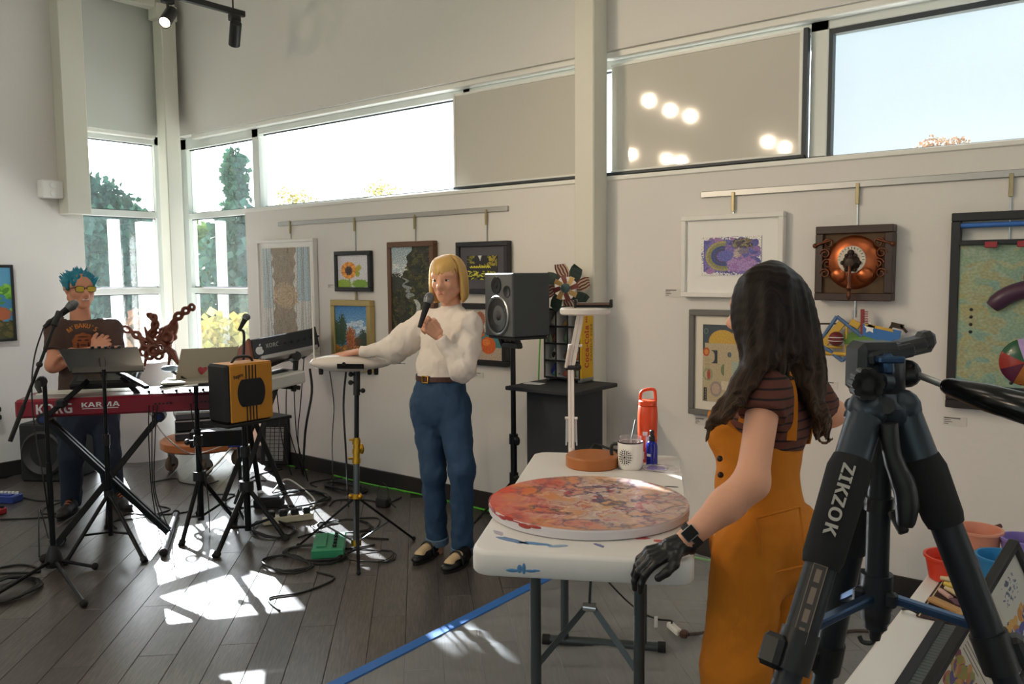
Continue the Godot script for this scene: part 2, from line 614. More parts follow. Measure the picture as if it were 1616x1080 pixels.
# ================= the room =================
func room() -> void:
	# floor slab, then every plank that can be told apart from here
	var st := sb()
	slab(st, Vector3(-7.0, -0.2, -4.2), Vector3(5.2, -0.006, 4.4))
	var fl: Node3D = structure(obj("floor", st, mat("floor_base", "#2a2624", 0.6)))
	var grain := Image.create(64, 512, false, Image.FORMAT_RGB8)
	for y in 512:
		for x in 64:
			var v := 0.86 + 0.28 * noise.get_noise_2d(x * 14.0, y * 0.8) + 0.14 * noise.get_noise_2d(x * 40.0 + 300.0, y * 2.0)
			grain.set_pixel(x, y, Color(v, v * 0.985, v * 0.97))
	var tones := []
	for c in ["#5a5552", "#54504e", "#625c58", "#504b49", "#5e5956"]:
		var m := pic("plank_" + c, grain, 0.32)
		m.albedo_color = Color(c)
		m.metallic_specular = 0.65
		tones.append(m)
	var pw := 0.15
	var pl := 1.22
	var pm := []
	for k in 3:
		var s := sb()
		slab(s, Vector3(-pw / 2 + 0.0008, -0.006, -pl / 2 + 0.0008), Vector3(pw / 2 - 0.0008, 0, pl / 2 - 0.0008), 0.0012)
		# grain along the plank
		var mdt := MeshDataTool.new()
		s.generate_normals()
		mdt.create_from_surface(s.commit(), 0)
		for i in mdt.get_vertex_count():
			var p := mdt.get_vertex(i)
			mdt.set_vertex_uv(i, Vector2(p.x / pw * 0.8 + k * 0.33, p.z / pl * 0.9 + k * 0.21))
		var am := ArrayMesh.new()
		mdt.commit_to_surface(am)
		pm.append(am)
	var du := Vector3(-0.702, 0, -0.712)
	var dv := Vector3(0.712, 0, -0.702)
	var count := 0
	for j in range(-40, 40):
		for i in range(-8, 9):
			var c := du * ((i + 0.37 * (j % 3) + 0.21 * (j % 5)) * pl) + dv * (j * pw)
			if c.x < -7.2 or c.z < -4.3 or c.x > 0.6 or c.z > -0.6:
				continue
			# only what the lens sees of the floor
			var q := c - Vector3(0, 1.5, 0)
			var dep := q.dot(Vector3(-0.6153, -0.0833, -0.7839))
			var sx := q.dot(Vector3(0.7870, -0.0083, -0.6169)) / dep
			var sy := q.dot(Vector3(-0.0449, 0.9965, -0.0707)) / dep
			if dep < 1.5 or sx < -0.80 or sx > 0.85 or sy < -0.60:
				continue
			count += 1
			var o := put("plank", pm[(i * 7 + j * 3) % 3 if (i * 7 + j * 3) >= 0 else 0], tones[absi(i * 13 + j * 29 + (i * j) % 7) % 5], fl)
			o.transform = Transform3D(Basis(dv, Vector3.UP, -du), Vector3(c.x, 0, c.z))
	print("planks ", count)

	# art wall below the clerestory
	st = sb()
	slab(st, Vector3(-5.83, 0, -4.2), Vector3(5.2, 2.01, -3.965))
	structure(obj("wall_back", st, M.wall))
	st = sb()
	slab(st, Vector3(-7.0, 2.70, -4.2), Vector3(5.2, 4.4, -3.965))
	structure(obj("wall_back", st, M.wall))
	# left wall
	st = sb()
	slab(st, Vector3(-7.0, 0, -3.135), Vector3(-6.8, 4.4, 4.4))
	structure(obj("wall_left", st, M.wall))
	st = sb()
	slab(st, Vector3(-7.0, 2.69, -4.2), Vector3(-6.8, 4.4, -3.135))
	structure(obj("wall_left", st, mat("blind", "#d3d6cf", 0.85)))
	# behind the camera: right wall, rear wall with two windows added for fill daylight, ceiling
	st = sb()
	slab(st, Vector3(5.0, 0, -4.2), Vector3(5.2, 4.4, 4.4))
	structure(obj("wall_right", st, M.wall))
	st = sb()
	slab(st, Vector3(-7.0, 0, 4.2), Vector3(5.2, 0.5, 4.4))
	slab(st, Vector3(-7.0, 3.2, 4.2), Vector3(5.2, 4.4, 4.4))
	for x in [-6.6, -1.0, 4.8]:
		slab(st, Vector3(x - 0.4, 0.5, 4.2), Vector3(x + 0.4, 3.2, 4.4))
	structure(obj("wall_rear", st, M.wall))
	st = sb()
	slab(st, Vector3(-7.0, 4.2, -4.2), Vector3(5.2, 4.4, 4.4))
	structure(obj("ceiling", st, M.wall))

	# baseboards
	st = sb()
	slab(st, Vector3(-5.83, 0, -3.965), Vector3(5.0, 0.112, -3.952), 0.003)
	structure(obj("baseboard_back", st, M.base_dark))
	st = sb()
	slab(st, Vector3(-6.8, 0, -3.13), Vector3(-6.787, 0.112, 4.2), 0.003)
	structure(obj("baseboard_left", st, M.base_dark))

	windows()

	# the corner post and the steel column in front of the art wall
	st = sb()
	slab(st, Vector3(-6.76, 0, -3.895), Vector3(-6.62, 4.2, -3.765), 0.006)
	structure(obj("trim_post", st, M.post_white))
	st = sb()
	slab(st, Vector3(-6.74, 3.62, -3.9), Vector3(-6.60, 3.74, -3.72), 0.004)
	slab(st, Vector3(-6.72, 3.70, -3.72), Vector3(-6.62, 3.78, -3.3), 0.004)
	structure(obj("trim_bracket", st, M.post_white))
	st = sb()
	slab(st, Vector3(-2.559, 0, -3.964), Vector3(-2.434, 4.2, -3.825), 0.006)
	structure(obj("trim_column", st, M.post_white))
	st = sb()
	slab(st, Vector3(-6.8, 1.985, -3.135), Vector3(-6.65, 4.2, -2.955), 0.004)
	structure(obj("trim_chase", st, M.post_white))

func frame_bars(st: SurfaceTool, bars: Array) -> void:
	for b in bars:
		slab(st, b[0], b[1], 0.004)

func window_node(n: int, st: SurfaceTool, panes: Array) -> Node3D:
	var w := Node3D.new()
	w.name = "window_%d" % n
	add_child(w)
	structure(w)
	obj("window_frame", st, M.frame_alu, w)
	for p in panes:
		var s := sb()
		slab(s, p[0], p[1])
		obj("pane", s, M.pane, w)
		# the dark gasket round the pane
		s = sb()
		var a: Vector3 = p[0]
		var b: Vector3 = p[1]
		var zx := absf(b.x - a.x) > absf(b.z - a.z)
		var t := 0.008
		slab(s, Vector3(a.x, a.y, a.z) - Vector3(0 if zx else 0.004, 0, 0.004 if zx else 0), Vector3(b.x, a.y + t, b.z) + Vector3(0 if zx else 0.004, 0, 0.004 if zx else 0))
		slab(s, Vector3(a.x, b.y - t, a.z) - Vector3(0 if zx else 0.004, 0, 0.004 if zx else 0), Vector3(b.x, b.y, b.z) + Vector3(0 if zx else 0.004, 0, 0.004 if zx else 0))
		obj("gasket", s, M.gasket, w)
	return w

func windows() -> void:
	# window in the left wall: x -6.9, z from -3.17 to -3.85
	var st := sb()
	var x0 := -6.96
	var x1 := -6.88
	frame_bars(st, [[Vector3(x0, 2.62, -3.90), Vector3(x1, 2.71, -3.13)], [Vector3(x0, 1.995, -3.80), Vector3(x1, 2.05, -3.13)], [Vector3(x0, 1.345, -3.80), Vector3(x1, 1.40, -3.13)], [Vector3(x0, 0.60, -3.80), Vector3(x1, 0.655, -3.13)], [Vector3(x0, 0.0, -3.80), Vector3(x1, 0.07, -3.13)], [Vector3(x0, 0, -3.165), Vector3(x1, 2.7, -3.13)], [Vector3(x0, 0, -4.13), Vector3(x1, 2.71, -3.80)]])
	var ps := []
	for h in [[0.07, 0.60], [0.655, 1.345], [1.40, 1.995], [2.05, 2.62]]:
		ps.append([Vector3(-6.923, h[0], -3.80), Vector3(-6.917, h[1], -3.165)])
	window_node(1, st, ps)
	# window beside it in the art wall's line
	st = sb()
	var z0 := -4.13
	var z1 := -4.05
	frame_bars(st, [[Vector3(-6.96, 2.60, z0), Vector3(-5.74, 2.71, z1)], [Vector3(-6.80, 1.995, z0), Vector3(-5.83, 2.045, z1)], [Vector3(-6.80, 1.343, z0), Vector3(-5.83, 1.394, z1)], [Vector3(-6.80, 0.60, z0), Vector3(-5.83, 0.655, z1)], [Vector3(-6.96, 0.0, z0), Vector3(-5.74, 0.07, z1)], [Vector3(-6.96, 0, z0), Vector3(-6.80, 2.7, z1)], [Vector3(-5.83, 0, z0), Vector3(-5.745, 2.7, z1)]])
	ps = []
	for h in [[0.07, 0.60], [0.655, 1.343], [1.394, 1.995], [2.045, 2.60]]:
		ps.append([Vector3(-6.80, h[0], -4.093), Vector3(-5.83, h[1], -4.087)])
	window_node(2, st, ps)
	# clerestory over the art wall
	st = sb()
	frame_bars(st, [[Vector3(-5.745, 2.62, z0), Vector3(-1.28, 2.70, z1)], [Vector3(-5.745, 1.98, z0), Vector3(-1.28, 2.045, z1)], [Vector3(-1.365, 1.98, z0), Vector3(-1.28, 2.7, z1)], [Vector3(-3.56, 2.0, z0), Vector3(-3.5, 2.7, z1)]])
	window_node(3, st, [[Vector3(-5.72, 2.045, -4.093), Vector3(-3.56, 2.62, -4.087)], [Vector3(-3.5, 2.045, -4.093), Vector3(-1.365, 2.62, -4.087)]])
	st = sb()
	frame_bars(st, [[Vector3(-1.28, 2.625, z0), Vector3(5.0, 2.70, z1)], [Vector3(-1.28, 1.98, z0), Vector3(5.0, 2.035, z1)], [Vector3(1.6, 2.0, z0), Vector3(1.66, 2.7, z1)]])
	var w4 := window_node(4, st, [[Vector3(-1.28, 2.035, -4.093), Vector3(1.6, 2.625, -4.087)], [Vector3(1.66, 2.035, -4.093), Vector3(5.0, 2.625, -4.087)]])
	st = sb()
	slab(st, Vector3(-1.28, 2.035, -4.10), Vector3(-1.262, 2.625, -4.055))
	slab(st, Vector3(-1.28, 2.60, -4.10), Vector3(1.6, 2.625, -4.056))
	obj("gasket", st, M.gasket, w4)
	# the ledge under the clerestory and the head rail above it
	st = sb()
	slab(st, Vector3(-5.86, 2.0, -4.06), Vector3(5.0, 2.025, -3.955), 0.004)
	structure(obj("trim_ledge", st, M.trim_white))
	st = sb()
	slab(st, Vector3(-6.6, 2.665, -4.06), Vector3(5.0, 2.70, -3.985), 0.004)
	slab(st, Vector3(-6.89, 2.66, -3.78), Vector3(-6.82, 2.70, -3.14), 0.004)
	structure(obj("trim_head", st, M.trim_white))
	# rear windows, unseen, added to let in soft fill daylight
	for n in 2:
		st = sb()
		var a: float = [-6.2, -0.6][n]
		var b: float = [-1.4, 4.4][n]
		frame_bars(st, [[Vector3(a, 0.5, 4.26), Vector3(b, 0.57, 4.34)], [Vector3(a, 3.13, 4.26), Vector3(b, 3.2, 4.34)], [Vector3(a, 0.5, 4.26), Vector3(a + 0.07, 3.2, 4.34)], [Vector3(b - 0.07, 0.5, 4.26), Vector3(b, 3.2, 4.34)], [Vector3((a + b) / 2 - 0.04, 0.5, 4.26), Vector3((a + b) / 2 + 0.04, 3.2, 4.34)]])
		window_node(5 + n, st, [[Vector3(a + 0.07, 0.57, 4.297), Vector3((a + b) / 2 - 0.04, 3.13, 4.303)], [Vector3((a + b) / 2 + 0.04, 0.57, 4.297), Vector3(b - 0.07, 3.13, 4.303)]])
	# two sliding white boards in front of the clerestory
	var gl := mat("board_gloss", "#d2cdc4", 0.05)
	gl.clearcoat_enabled = true
	gl.clearcoat = 0.8
	gl.clearcoat_roughness = 0.03
	for k in 2:
		var a: float = [-3.61, -2.44][k]
		var b: float = [-2.52, -1.385][k]
		var t := thing("sliding_board", ["glossy white sliding board beside the long bright clerestory window", "glossy white sliding board right of the column, showing three lamp reflections"][k], "board", Vector3((a + b) / 2, 2.06, -4.02), "white sliding boards")
		st = sb()
		slab(st, Vector3(a, 2.05, -4.035), Vector3(b, 2.635, -4.015), 0.004)
		obj("panel", st, M.board_gloss, t)
		st = sb()
		for e in [[Vector3(a, 2.05, -4.016), Vector3(b, 2.062, -4.010)], [Vector3(a, 2.62, -4.016), Vector3(b, 2.635, -4.010)]]:
			slab(st, e[0], e[1], 0.002)
		var ex := a if k == 0 else b - 0.016
		slab(st, Vector3(ex, 2.05, -4.016), Vector3(ex + 0.016, 2.635, -4.008), 0.002)
		obj("edge_frame", st, M.trim_white, t)
	st = sb()
	slab(st, Vector3(-1.385, 2.04, -4.05), Vector3(-1.365, 2.64, -4.012))
	structure(obj("trim_gap", st, M.gasket))
	st = sb()
	slab(st, Vector3(-3.61, 2.035, -4.048), Vector3(-1.37, 2.05, -4.0), 0.002)
	structure(obj("trim_track", st, M.gasket))

# ================= outside =================
func leafy(called: String, label: String, cat: String, base: Vector3, h: float, lumps: Array, leaf: StandardMaterial3D, n: int, size: float, trunk := 0.05, group := "") -> void:
	var t := thing(called, label, cat, base, group)
	var st := sb()
	if trunk > 0.0:
		tube(st, curve([base, base + Vector3(0.03, h * 0.35, 0), base + Vector3(-0.02, h * 0.7, 0.02)]), trunk, 7)
		for l in lumps:
			rod(st, base + Vector3(0, h * 0.3, 0), base + (l[0] as Vector3), trunk * 0.5, trunk * 0.2, 5)
	else:
		for i in 9:
			var l: Array = lumps[i % lumps.size()]
			var q := base + (l[0] as Vector3) + Vector3(rng.randf_range(-1, 1), 0, rng.randf_range(-1, 1)) * (l[1] as Vector3) * 0.6
			rod(st, Vector3(q.x, base.y, q.z), q, 0.025, 0.01, 5)
	var tk: Node3D = obj("trunk", st, M.bark, t)
	if trunk <= 0.0:
		stuff(tk)
	var mm := MultiMesh.new()
	mm.transform_format = MultiMesh.TRANSFORM_3D
	mm.use_colors = true
	var lf := sb()
	lf.set_smooth_group(-1)
	for q in [[Vector3(0, 0, 0), Vector3(0.5, 0.12, 0.5), Vector3(0, 0, 1.0), Vector3(-0.5, 0.12, 0.5)]]:
		quad(lf, q[0], q[1], q[2], q[3], Vector3.UP)
	lf.generate_normals()
	mm.mesh = lf.commit()
	mm.instance_count = n
	for i in n:
		var l: Array = lumps[i % lumps.size()]
		var d := Vector3(rng.randfn(), rng.randfn(), rng.randfn()).normalized() * pow(rng.randf(), 0.4)
		var p := (l[0] as Vector3) + d * (l[1] as Vector3)
		mm.set_instance_transform(i, Transform3D(Basis.from_euler(Vector3(rng.randf() * TAU, rng.randf() * TAU, rng.randf() * TAU)).scaled(Vector3.ONE * size * rng.randf_range(0.6, 1.3)), p))
		var s := rng.randf_range(0.65, 1.25)
		mm.set_instance_color(i, Color(s * rng.randf_range(0.9, 1.15), s, s * rng.randf_range(0.8, 1.1)))
	var o := MultiMeshInstance3D.new()
	o.name = "foliage"
	o.multimesh = mm
	o.material_override = leaf
	t.add_child(o)
	stuff(o)

func leaf_mat(n: String, c: String) -> StandardMaterial3D:
	var m := mat(n, c, 0.6)
	m.vertex_color_use_as_albedo = true
	m.backlight_enabled = true
	m.backlight = Color(0.5, 0.5, 0.42)
	m.cull_mode = BaseMaterial3D.CULL_DISABLED
	return m

func outside() -> void:
	mat("bark", "#5a4c3f", 0.9)
	leaf_mat("leaf_teal", "#47756c")
	leaf_mat("leaf_dark", "#3d6660")
	leaf_mat("leaf_green", "#7c9658")
	leaf_mat("leaf_yellow", "#b9ad6a")
	leaf_mat("leaf_red", "#a87d62")
	var st := sb()
	slab(st, Vector3(-90, -0.5, -90), Vector3(60, -0.35, 40))
	var lawn := mat("lawn", "#8d8f78", 0.95)
	relief(lawn, 0.6, 2.0)
	structure(obj("ground", st, lawn))
	st = sb()
	slab(st, Vector3(-10.5, -0.35, -9.5), Vector3(4, -0.1, -4.2))
	slab(st, Vector3(-10.5, -0.35, -4.2), Vector3(-7.0, -0.1, 4.4))
	structure(obj("path", st, mat("paving", "#c9c6bc", 0.9)))
	# white porch posts and a white gable seen through the glass
	for e in [[Vector3(-10.949, 1.466, -5.435), 0.06], [Vector3(-11.197, 1.461, -6.006), 0.10], [Vector3(-10.282, 1.453, -6.595), 0.055]]:
		var b: Vector3 = e[0]
		st = sb()
		var w: float = e[1]
		slab(st, Vector3(b.x - w, -0.1, b.z - w), Vector3(b.x + w, 2.25, b.z + w), 0.01)
		slab(st, Vector3(b.x - w - 0.04, -0.1, b.z - w - 0.04), Vector3(b.x + w + 0.04, 0.15, b.z + w + 0.04), 0.01)
		tag(obj("porch_post", st, M.trim_white), "white square porch post standing outside %s" % ["the left window, the thinner left one", "the left window, the wider right one", "the window beside the corner post"][[Vector3(-10.949, 1.466, -5.435), Vector3(-11.197, 1.461, -6.006), Vector3(-10.282, 1.453, -6.595)].find(b)], "post", "white porch posts outside")
	st = sb()
	slab(st, Vector3(-9.25, 3.02, -5.2), Vector3(-7.0, 3.14, 0.5), 0.01)  # roof out of view, placed to keep sun off the top pane
	tag(obj("unseen_shade_roof", st, M.trim_white), "flat white roof out of view above the left wall window, shading its top pane", "roof")
	leafy("round_tree", "dark round tree showing through the upper left window pane", "tree", Vector3(-26.396, 1.426, -12.441) * Vector3(1, 0, 1) + Vector3(0, -0.35, 0), 5.2, [[Vector3(0, 2.0, 0), Vector3(1.7, 2.0, 1.7)], [Vector3(0.0, 3.8, 0.0), Vector3(1.2, 1.2, 1.2)], [Vector3(0.3, 3.2, -0.6), Vector3(1.1, 1.3, 1.1)], [Vector3(0.6, 2.0, -1.4), Vector3(1.2, 1.6, 1.2)]], M.leaf_dark, 9000, 0.20, 0.18)
	leafy("slim_tree", "tall slim ivy-clad tree outside the window beside the art wall", "tree", Vector3(-18.449, 1.442, -12.303) * Vector3(1, 0, 1) + Vector3(0, -0.35, 0), 5.2, [[Vector3(0, 4.3, 0), Vector3(0.30, 0.75, 0.30)], [Vector3(0.05, 3.2, 0), Vector3(0.45, 0.8, 0.45)], [Vector3(0, 2.0, 0), Vector3(0.5, 1.0, 0.5)], [Vector3(0.5, 2.3, 0.2), Vector3(0.55, 0.7, 0.5)]], M.leaf_teal, 2600, 0.16, 0.14)
	var hx := [Vector3(-15.319, 1.458, -7.107), Vector3(-15.316, 1.452, -7.746), Vector3(-16.357, 1.442, -8.841), Vector3(-17.515, 1.427, -10.483), Vector3(-18.039, 1.419, -11.346), Vector3(-13.168, 1.436, -8.793), Vector3(-14.575, 1.423, -10.238)]
	for i in hx.size():
		var b: Vector3 = hx[i]
		b.y = -0.35
		leafy("shrub", ["broad teal shrub outside behind the man's head", "teal shrub outside, right of the man's glasses", "teal shrub outside behind the wider porch post", "yellow-green shrub outside just right of the corner post", "pale yellow shrub outside, between corner post and porch post", "tall dark green shrub outside, left of the art wall's end", "green shrub outside half hidden by the art wall"][i], "shrub", b, 3.4, [[Vector3(0, 1.0, 0), Vector3(0.8, 1.2, 0.8)], [Vector3(0.15, 2.0, 0.1), Vector3(0.7, 1.0, 0.7)], [Vector3(-0.3, 1.7, -0.25), Vector3(0.7, 1.1, 0.7)], [Vector3(0.1, 2.5, 0), Vector3(0.5, 0.6, 0.5)]], [M.leaf_dark, M.leaf_dark, M.leaf_teal, M.leaf_green, M.leaf_green, M.leaf_dark, M.leaf_teal][i], 3000, 0.15, 0.0, "shrubs outside the corner windows")
	for i in 3:
		var b: Vector3 = [Vector3(-22.998, 1.445, -10.008), Vector3(-23.281, 1.42, -12.335), Vector3(-24.483, 1.392, -15.215)][i]
		b.y = -0.35
		leafy("hedge", ["clipped dark hedge far outside behind the man's head", "clipped dark hedge far outside left of the corner post", "pale green hedge far outside right of the corner post"][i], "hedge", b, 3.0, [[Vector3(0, 1.2, 0), Vector3(1.8, 1.4, 1.8)], [Vector3(-0.6, 1.6, -1.2), Vector3(1.4, 1.3, 1.4)], [Vector3(0.6, 1.5, 1.2), Vector3(1.4, 1.4, 1.4)]], [M.leaf_dark, M.leaf_teal, M.leaf_green][i], 6000, 0.2, 0.0, "hedges far outside")
	var lows := [Vector3(-12.322, 0.306, -6.275), Vector3(-10.846, 0.354, -6.673), Vector3(-10.891, 0.302, -7.27)]
	for i in 3:
		var b: Vector3 = lows[i]
		b.y = -0.35
		leafy("flower_bush", ["low orange-leaved bush outside behind the sculpture's left arm", "low yellow bush outside behind the laptop", "low yellow bush outside behind the tilted microphone"][i], "bush", b, 1.3, [[Vector3(0, 0.6, 0), Vector3(0.8, 0.55, 0.8)], [Vector3(0.5, 0.8, 0.2), Vector3(0.5, 0.5, 0.5)]], [M.leaf_red, M.leaf_yellow, M.leaf_yellow][i], 900, 0.13, 0.0, "low bushes outside")
	for i in 2:
		var b: Vector3 = [Vector3(-8.999, 7.793, -44.633), Vector3(-8.998, 8.413, -49.803)][i]
		leafy("autumn_tree", ["bare reddish autumn treetop above the right clerestory sill, left of two", "bare reddish autumn treetop above the right clerestory sill, right of two"][i], "tree", Vector3(b.x, -0.35, b.z), b.y, [[Vector3(0, b.y + 0.1, 0), Vector3(0.7, 0.35, 0.7)], [Vector3(-0.4, b.y - 0.4, 0), Vector3(0.9, 0.5, 0.9)]], M.leaf_red, 340, 0.14, 0.12, "autumn treetops")
	for i in 2:
		var b: Vector3 = [Vector3(-33.281, 5.579, -25.338), Vector3(-32.963, 6.217, -30.759)][i]
		leafy("pale_tree", ["faint bare treetop at the lower left of the long clerestory window", "faint bare treetop in the middle of the long clerestory window"][i], "tree", Vector3(b.x, -0.35, b.z), b.y, [[Vector3(0, b.y + 0.1, 0), Vector3(0.9, 0.45, 0.9)], [Vector3(0.6, b.y - 0.5, 0), Vector3(1.2, 0.6, 1.2)]], M.leaf_yellow, 300, 0.14, 0.1, "faint treetops")

# ================= lamps =================
func spot_lamp(p: Vector3, aim: Vector3, lit: float, label: String, group: String, col := "#ffe8c8") -> void:
	# p: where the lamp hangs from its track
	var t := thing("track_spotlight", label, "spotlight", p, group)
	var st := sb()
	slab(st, p + Vector3(-0.022, -0.045, -0.04), p + Vector3(0.022, 0, 0.04), 0.004)
	obj("adapter", st, M.black, t)
	st = sb()
	rod(st, p + Vector3(0, -0.04, 0), p + Vector3(0, -0.11, 0), 0.009)
	obj("stem", st, M.black, t)
	var c := p + Vector3(0, -0.13, 0)
	var d := (aim - c).normalized()
	st = sb()
	lathe(st, [Vector2(0, -0.085), Vector2(0.037, -0.085), Vector2(0.04, -0.08), Vector2(0.04, 0.085), Vector2(0.034, 0.085), Vector2(0.034, 0.07)], Transform3D(up_to(d), c), 20)
	obj("can", st, M.black, t)
	st = sb()
	lathe(st, [Vector2(0, 0.068), Vector2(0.034, 0.068), Vector2(0.034, 0.072), Vector2(0, 0.074)], Transform3D(up_to(d), c), 20)
	if lit <= 0.0:
		obj("lens", st, M.black_gloss, t)
		return
	obj("lamp_lens", st, M.lamp_glow, t)
	var l := SpotLight3D.new()
	l.name = "spot_light"
	l.light_color = Color(col)
	l.light_energy = lit
	l.spot_angle = 34.0
	l.spot_angle_attenuation = 0.7
	l.spot_range = 14.0
	l.spot_attenuation = 2.0
	l.light_size = 0.035
	l.shadow_enabled = true
	t.add_child(l)
	l.look_at_from_position(c + d * 0.095, aim, Vector3(0.1, 1, 0.05))

func track(a: Vector3, b: Vector3, label: String) -> void:
	var t := thing("light_track", label, "track", (a + b) / 2)
	var st := sb()
	bar(st, a + Vector3(0, 0.02, 0), b + Vector3(0, 0.02, 0), 0.035, 0.04, Vector3.UP, 0.003)
	obj("rail", st, M.black, t)
	for k in [0.03, 0.97]:
		st = sb()
		var q := a.lerp(b, k) + Vector3(0, 0.04, 0)
		rod(st, q, Vector3(q.x, 4.2, q.z), 0.006)
		obj("hanging_rod", st, M.black, t)

func lamps() -> void:
	glow("lamp_glow", "#ffe8c4", 26.0)
	glow("fill_panel_glow", "#fff0dc", 2.0)
	for c in FILL_PANELS:  # added fill fixtures on the ceiling, out of view
		var t := thing("added_panel_light", "flat white panel light added on the ceiling as fill, out of view", "light", c, "added ceiling fill panels")
		var st := sb()
		slab(st, (c as Vector3) + Vector3(-0.6, -0.02, -0.3), (c as Vector3) + Vector3(0.6, 0.04, 0.3), 0.006)
		obj("housing", st, M.trim_white, t)
		st = sb()
		slab(st, (c as Vector3) + Vector3(-0.57, -0.024, -0.27), (c as Vector3) + Vector3(0.57, -0.0205, 0.27))
		obj("fill_diffuser_light", st, M.fill_panel_glow, t)
	var tx := -5.22
	track(Vector3(tx, 3.325, -3.60), Vector3(tx, 3.325, -0.6), "black light track hanging at the upper left")
	spot_lamp(Vector3(tx, 3.325, -3.02), Vector3(-3.6, 1.0, -1.0), 1.0, "lit black spotlight on the upper left track", "spotlights on the left track")
	spot_lamp(Vector3(tx, 3.325, -1.3), Vector3(-6.8, 1.2, -2.0), 2.2, "added fill spotlight on the left track, out of view, brightening the left wall", "spotlights on the left track", "#f2f6f4")  # extra lamp added to brighten the left wall
	spot_lamp(Vector3(tx, 3.325, -3.52), Vector3(-6.0, 2.3, -3.9), 0.0, "unlit black spotlight at the end of the upper left track", "spotlights on the left track")
	# out-of-view lamps that the glossy board mirrors, aimed to light art wall and tables
	var ps := [Vector3(-4.001, 3.3, -0.787), Vector3(-4.037, 3.3, -0.217), Vector3(-4.08, 3.3, 0.244), Vector3(-5.998, 3.3, 2.403), Vector3(-5.852, 3.3, 3.174), Vector3(-5.786, 3.3, 3.576), Vector3(-4.073, 3.3, 2.487), Vector3(-4.116, 3.3, 3.171)]
	var aims := [Vector3(-1.2, 1.3, -3.9), Vector3(-2.6, 1.3, -3.7), Vector3(-0.2, 1.3, -3.9), Vector3(-3.6, 1.5, -3.9), Vector3(-2.5, 1.2, -3.7), Vector3(-4.8, 1.5, -3.9), Vector3(-1.1, 0.8, -2.4), Vector3(-0.3, 0.8, -2.3)]
	for i in ps.size():
		var p: Vector3 = ps[i]
		p.x = clampf(p.x, -6.0, 4.5)
		p.z = clampf(p.z, -3.0, 3.9)
		print("lamp ", p)
		spot_lamp(p, aims[i], 1.3, "lit black ceiling spotlight out of view, lighting the art wall and tables", "spotlights over the room")
		var st := sb()
		rod(st, p, Vector3(p.x, 4.2, p.z), 0.008)
		obj("stem", st, M.black, get_child(get_child_count() - 1))

# ================= pictures on the art wall =================
func framed(called: String, label: String, tl: Vector3, br: Vector3, bw: float, dep: float, fm: Material, im: Image, mount := 0.0, mm: Material = null, group := "", back := -3.965) -> Node3D:
	var t = thing(called, label, "picture", Vector3((tl.x + br.x) / 2, br.y, back), group)
	var z0 = back + 0.004
	var z1 = back + dep
	var parts = [[Vector3(tl.x, tl.y - bw, z0), Vector3(br.x, tl.y, z1)], [Vector3(tl.x, br.y, z0), Vector3(br.x, br.y + bw, z1)], [Vector3(tl.x, br.y + bw, z0), Vector3(tl.x + bw, tl.y - bw, z1)], [Vector3(br.x - bw, br.y + bw, z0), Vector3(br.x, tl.y - bw, z1)]]
	for e in parts:
		var st = sb()
		slab(st, e[0], e[1], 0.003)
		obj("frame_rail", st, fm, t)
	var zi = z1 - minf(0.012, dep * 0.4)
	if mm != null:
		var st = sb()
		slab(st, Vector3(tl.x + bw, br.y + bw, z0), Vector3(br.x - bw, tl.y - bw, zi - 0.004))
		obj("mount", st, mm, t)
	if im != null:
		var m = bw + mount
		var st = sb()
		st.set_uv(Vector2(0.5, 0.5))
		slab(st, Vector3(tl.x + m, br.y + m, z0), Vector3(br.x - m, tl.y - m, zi - 0.002))
		face(st, Vector3(tl.x + m, tl.y - m, zi), Vector3(br.x - m, tl.y - m, zi), Vector3(br.x - m, br.y + m, zi), Vector3(tl.x + m, br.y + m, zi))
		obj("picture", st, pic(called + "_art", im, 0.55), t)
	return t

func hanger(x: float, y1: float, y0: float, group: String, label: String) -> void:
	var t = thing("hanging_rod", label, "rod", Vector3(x, y0, -3.96), group)
	var st = sb()
	slab(st, Vector3(x - 0.003, y0, -3.962), Vector3(x + 0.003, y1, -3.956))
	obj("rod", st, M.steel, t)
	st = sb()
	slab(st, Vector3(x - 0.008, y1 - 0.09, -3.956), Vector3(x + 0.008, y1 + 0.005, -3.946), 0.002)
	obj("hook", st, M.brass_dull, t)

func card(tl: Vector3, br: Vector3, label: String) -> void:
	var t = thing("wall_label", label, "card", Vector3((tl.x + br.x) / 2, br.y, -3.965), "wall labels")
	var st = sb()
	slab(st, Vector3(tl.x, br.y, -3.965), Vector3(br.x, tl.y, -3.961))
	obj("card", st, M.wall_card, t)
	st = sb()
	var h = tl.y - br.y
	var w = br.x - tl.x
	for i in 4:
		slab(st, Vector3(tl.x + w * 0.06, tl.y - h * (0.22 + i * 0.2), -3.9608), Vector3(tl.x + w * [0.75, 0.35, 0.42, 0.25][i], tl.y - h * (0.12 + i * 0.2 + (0.0 if i == 0 else 0.04)), -3.9602))
	obj("print", st, M.ink, t)

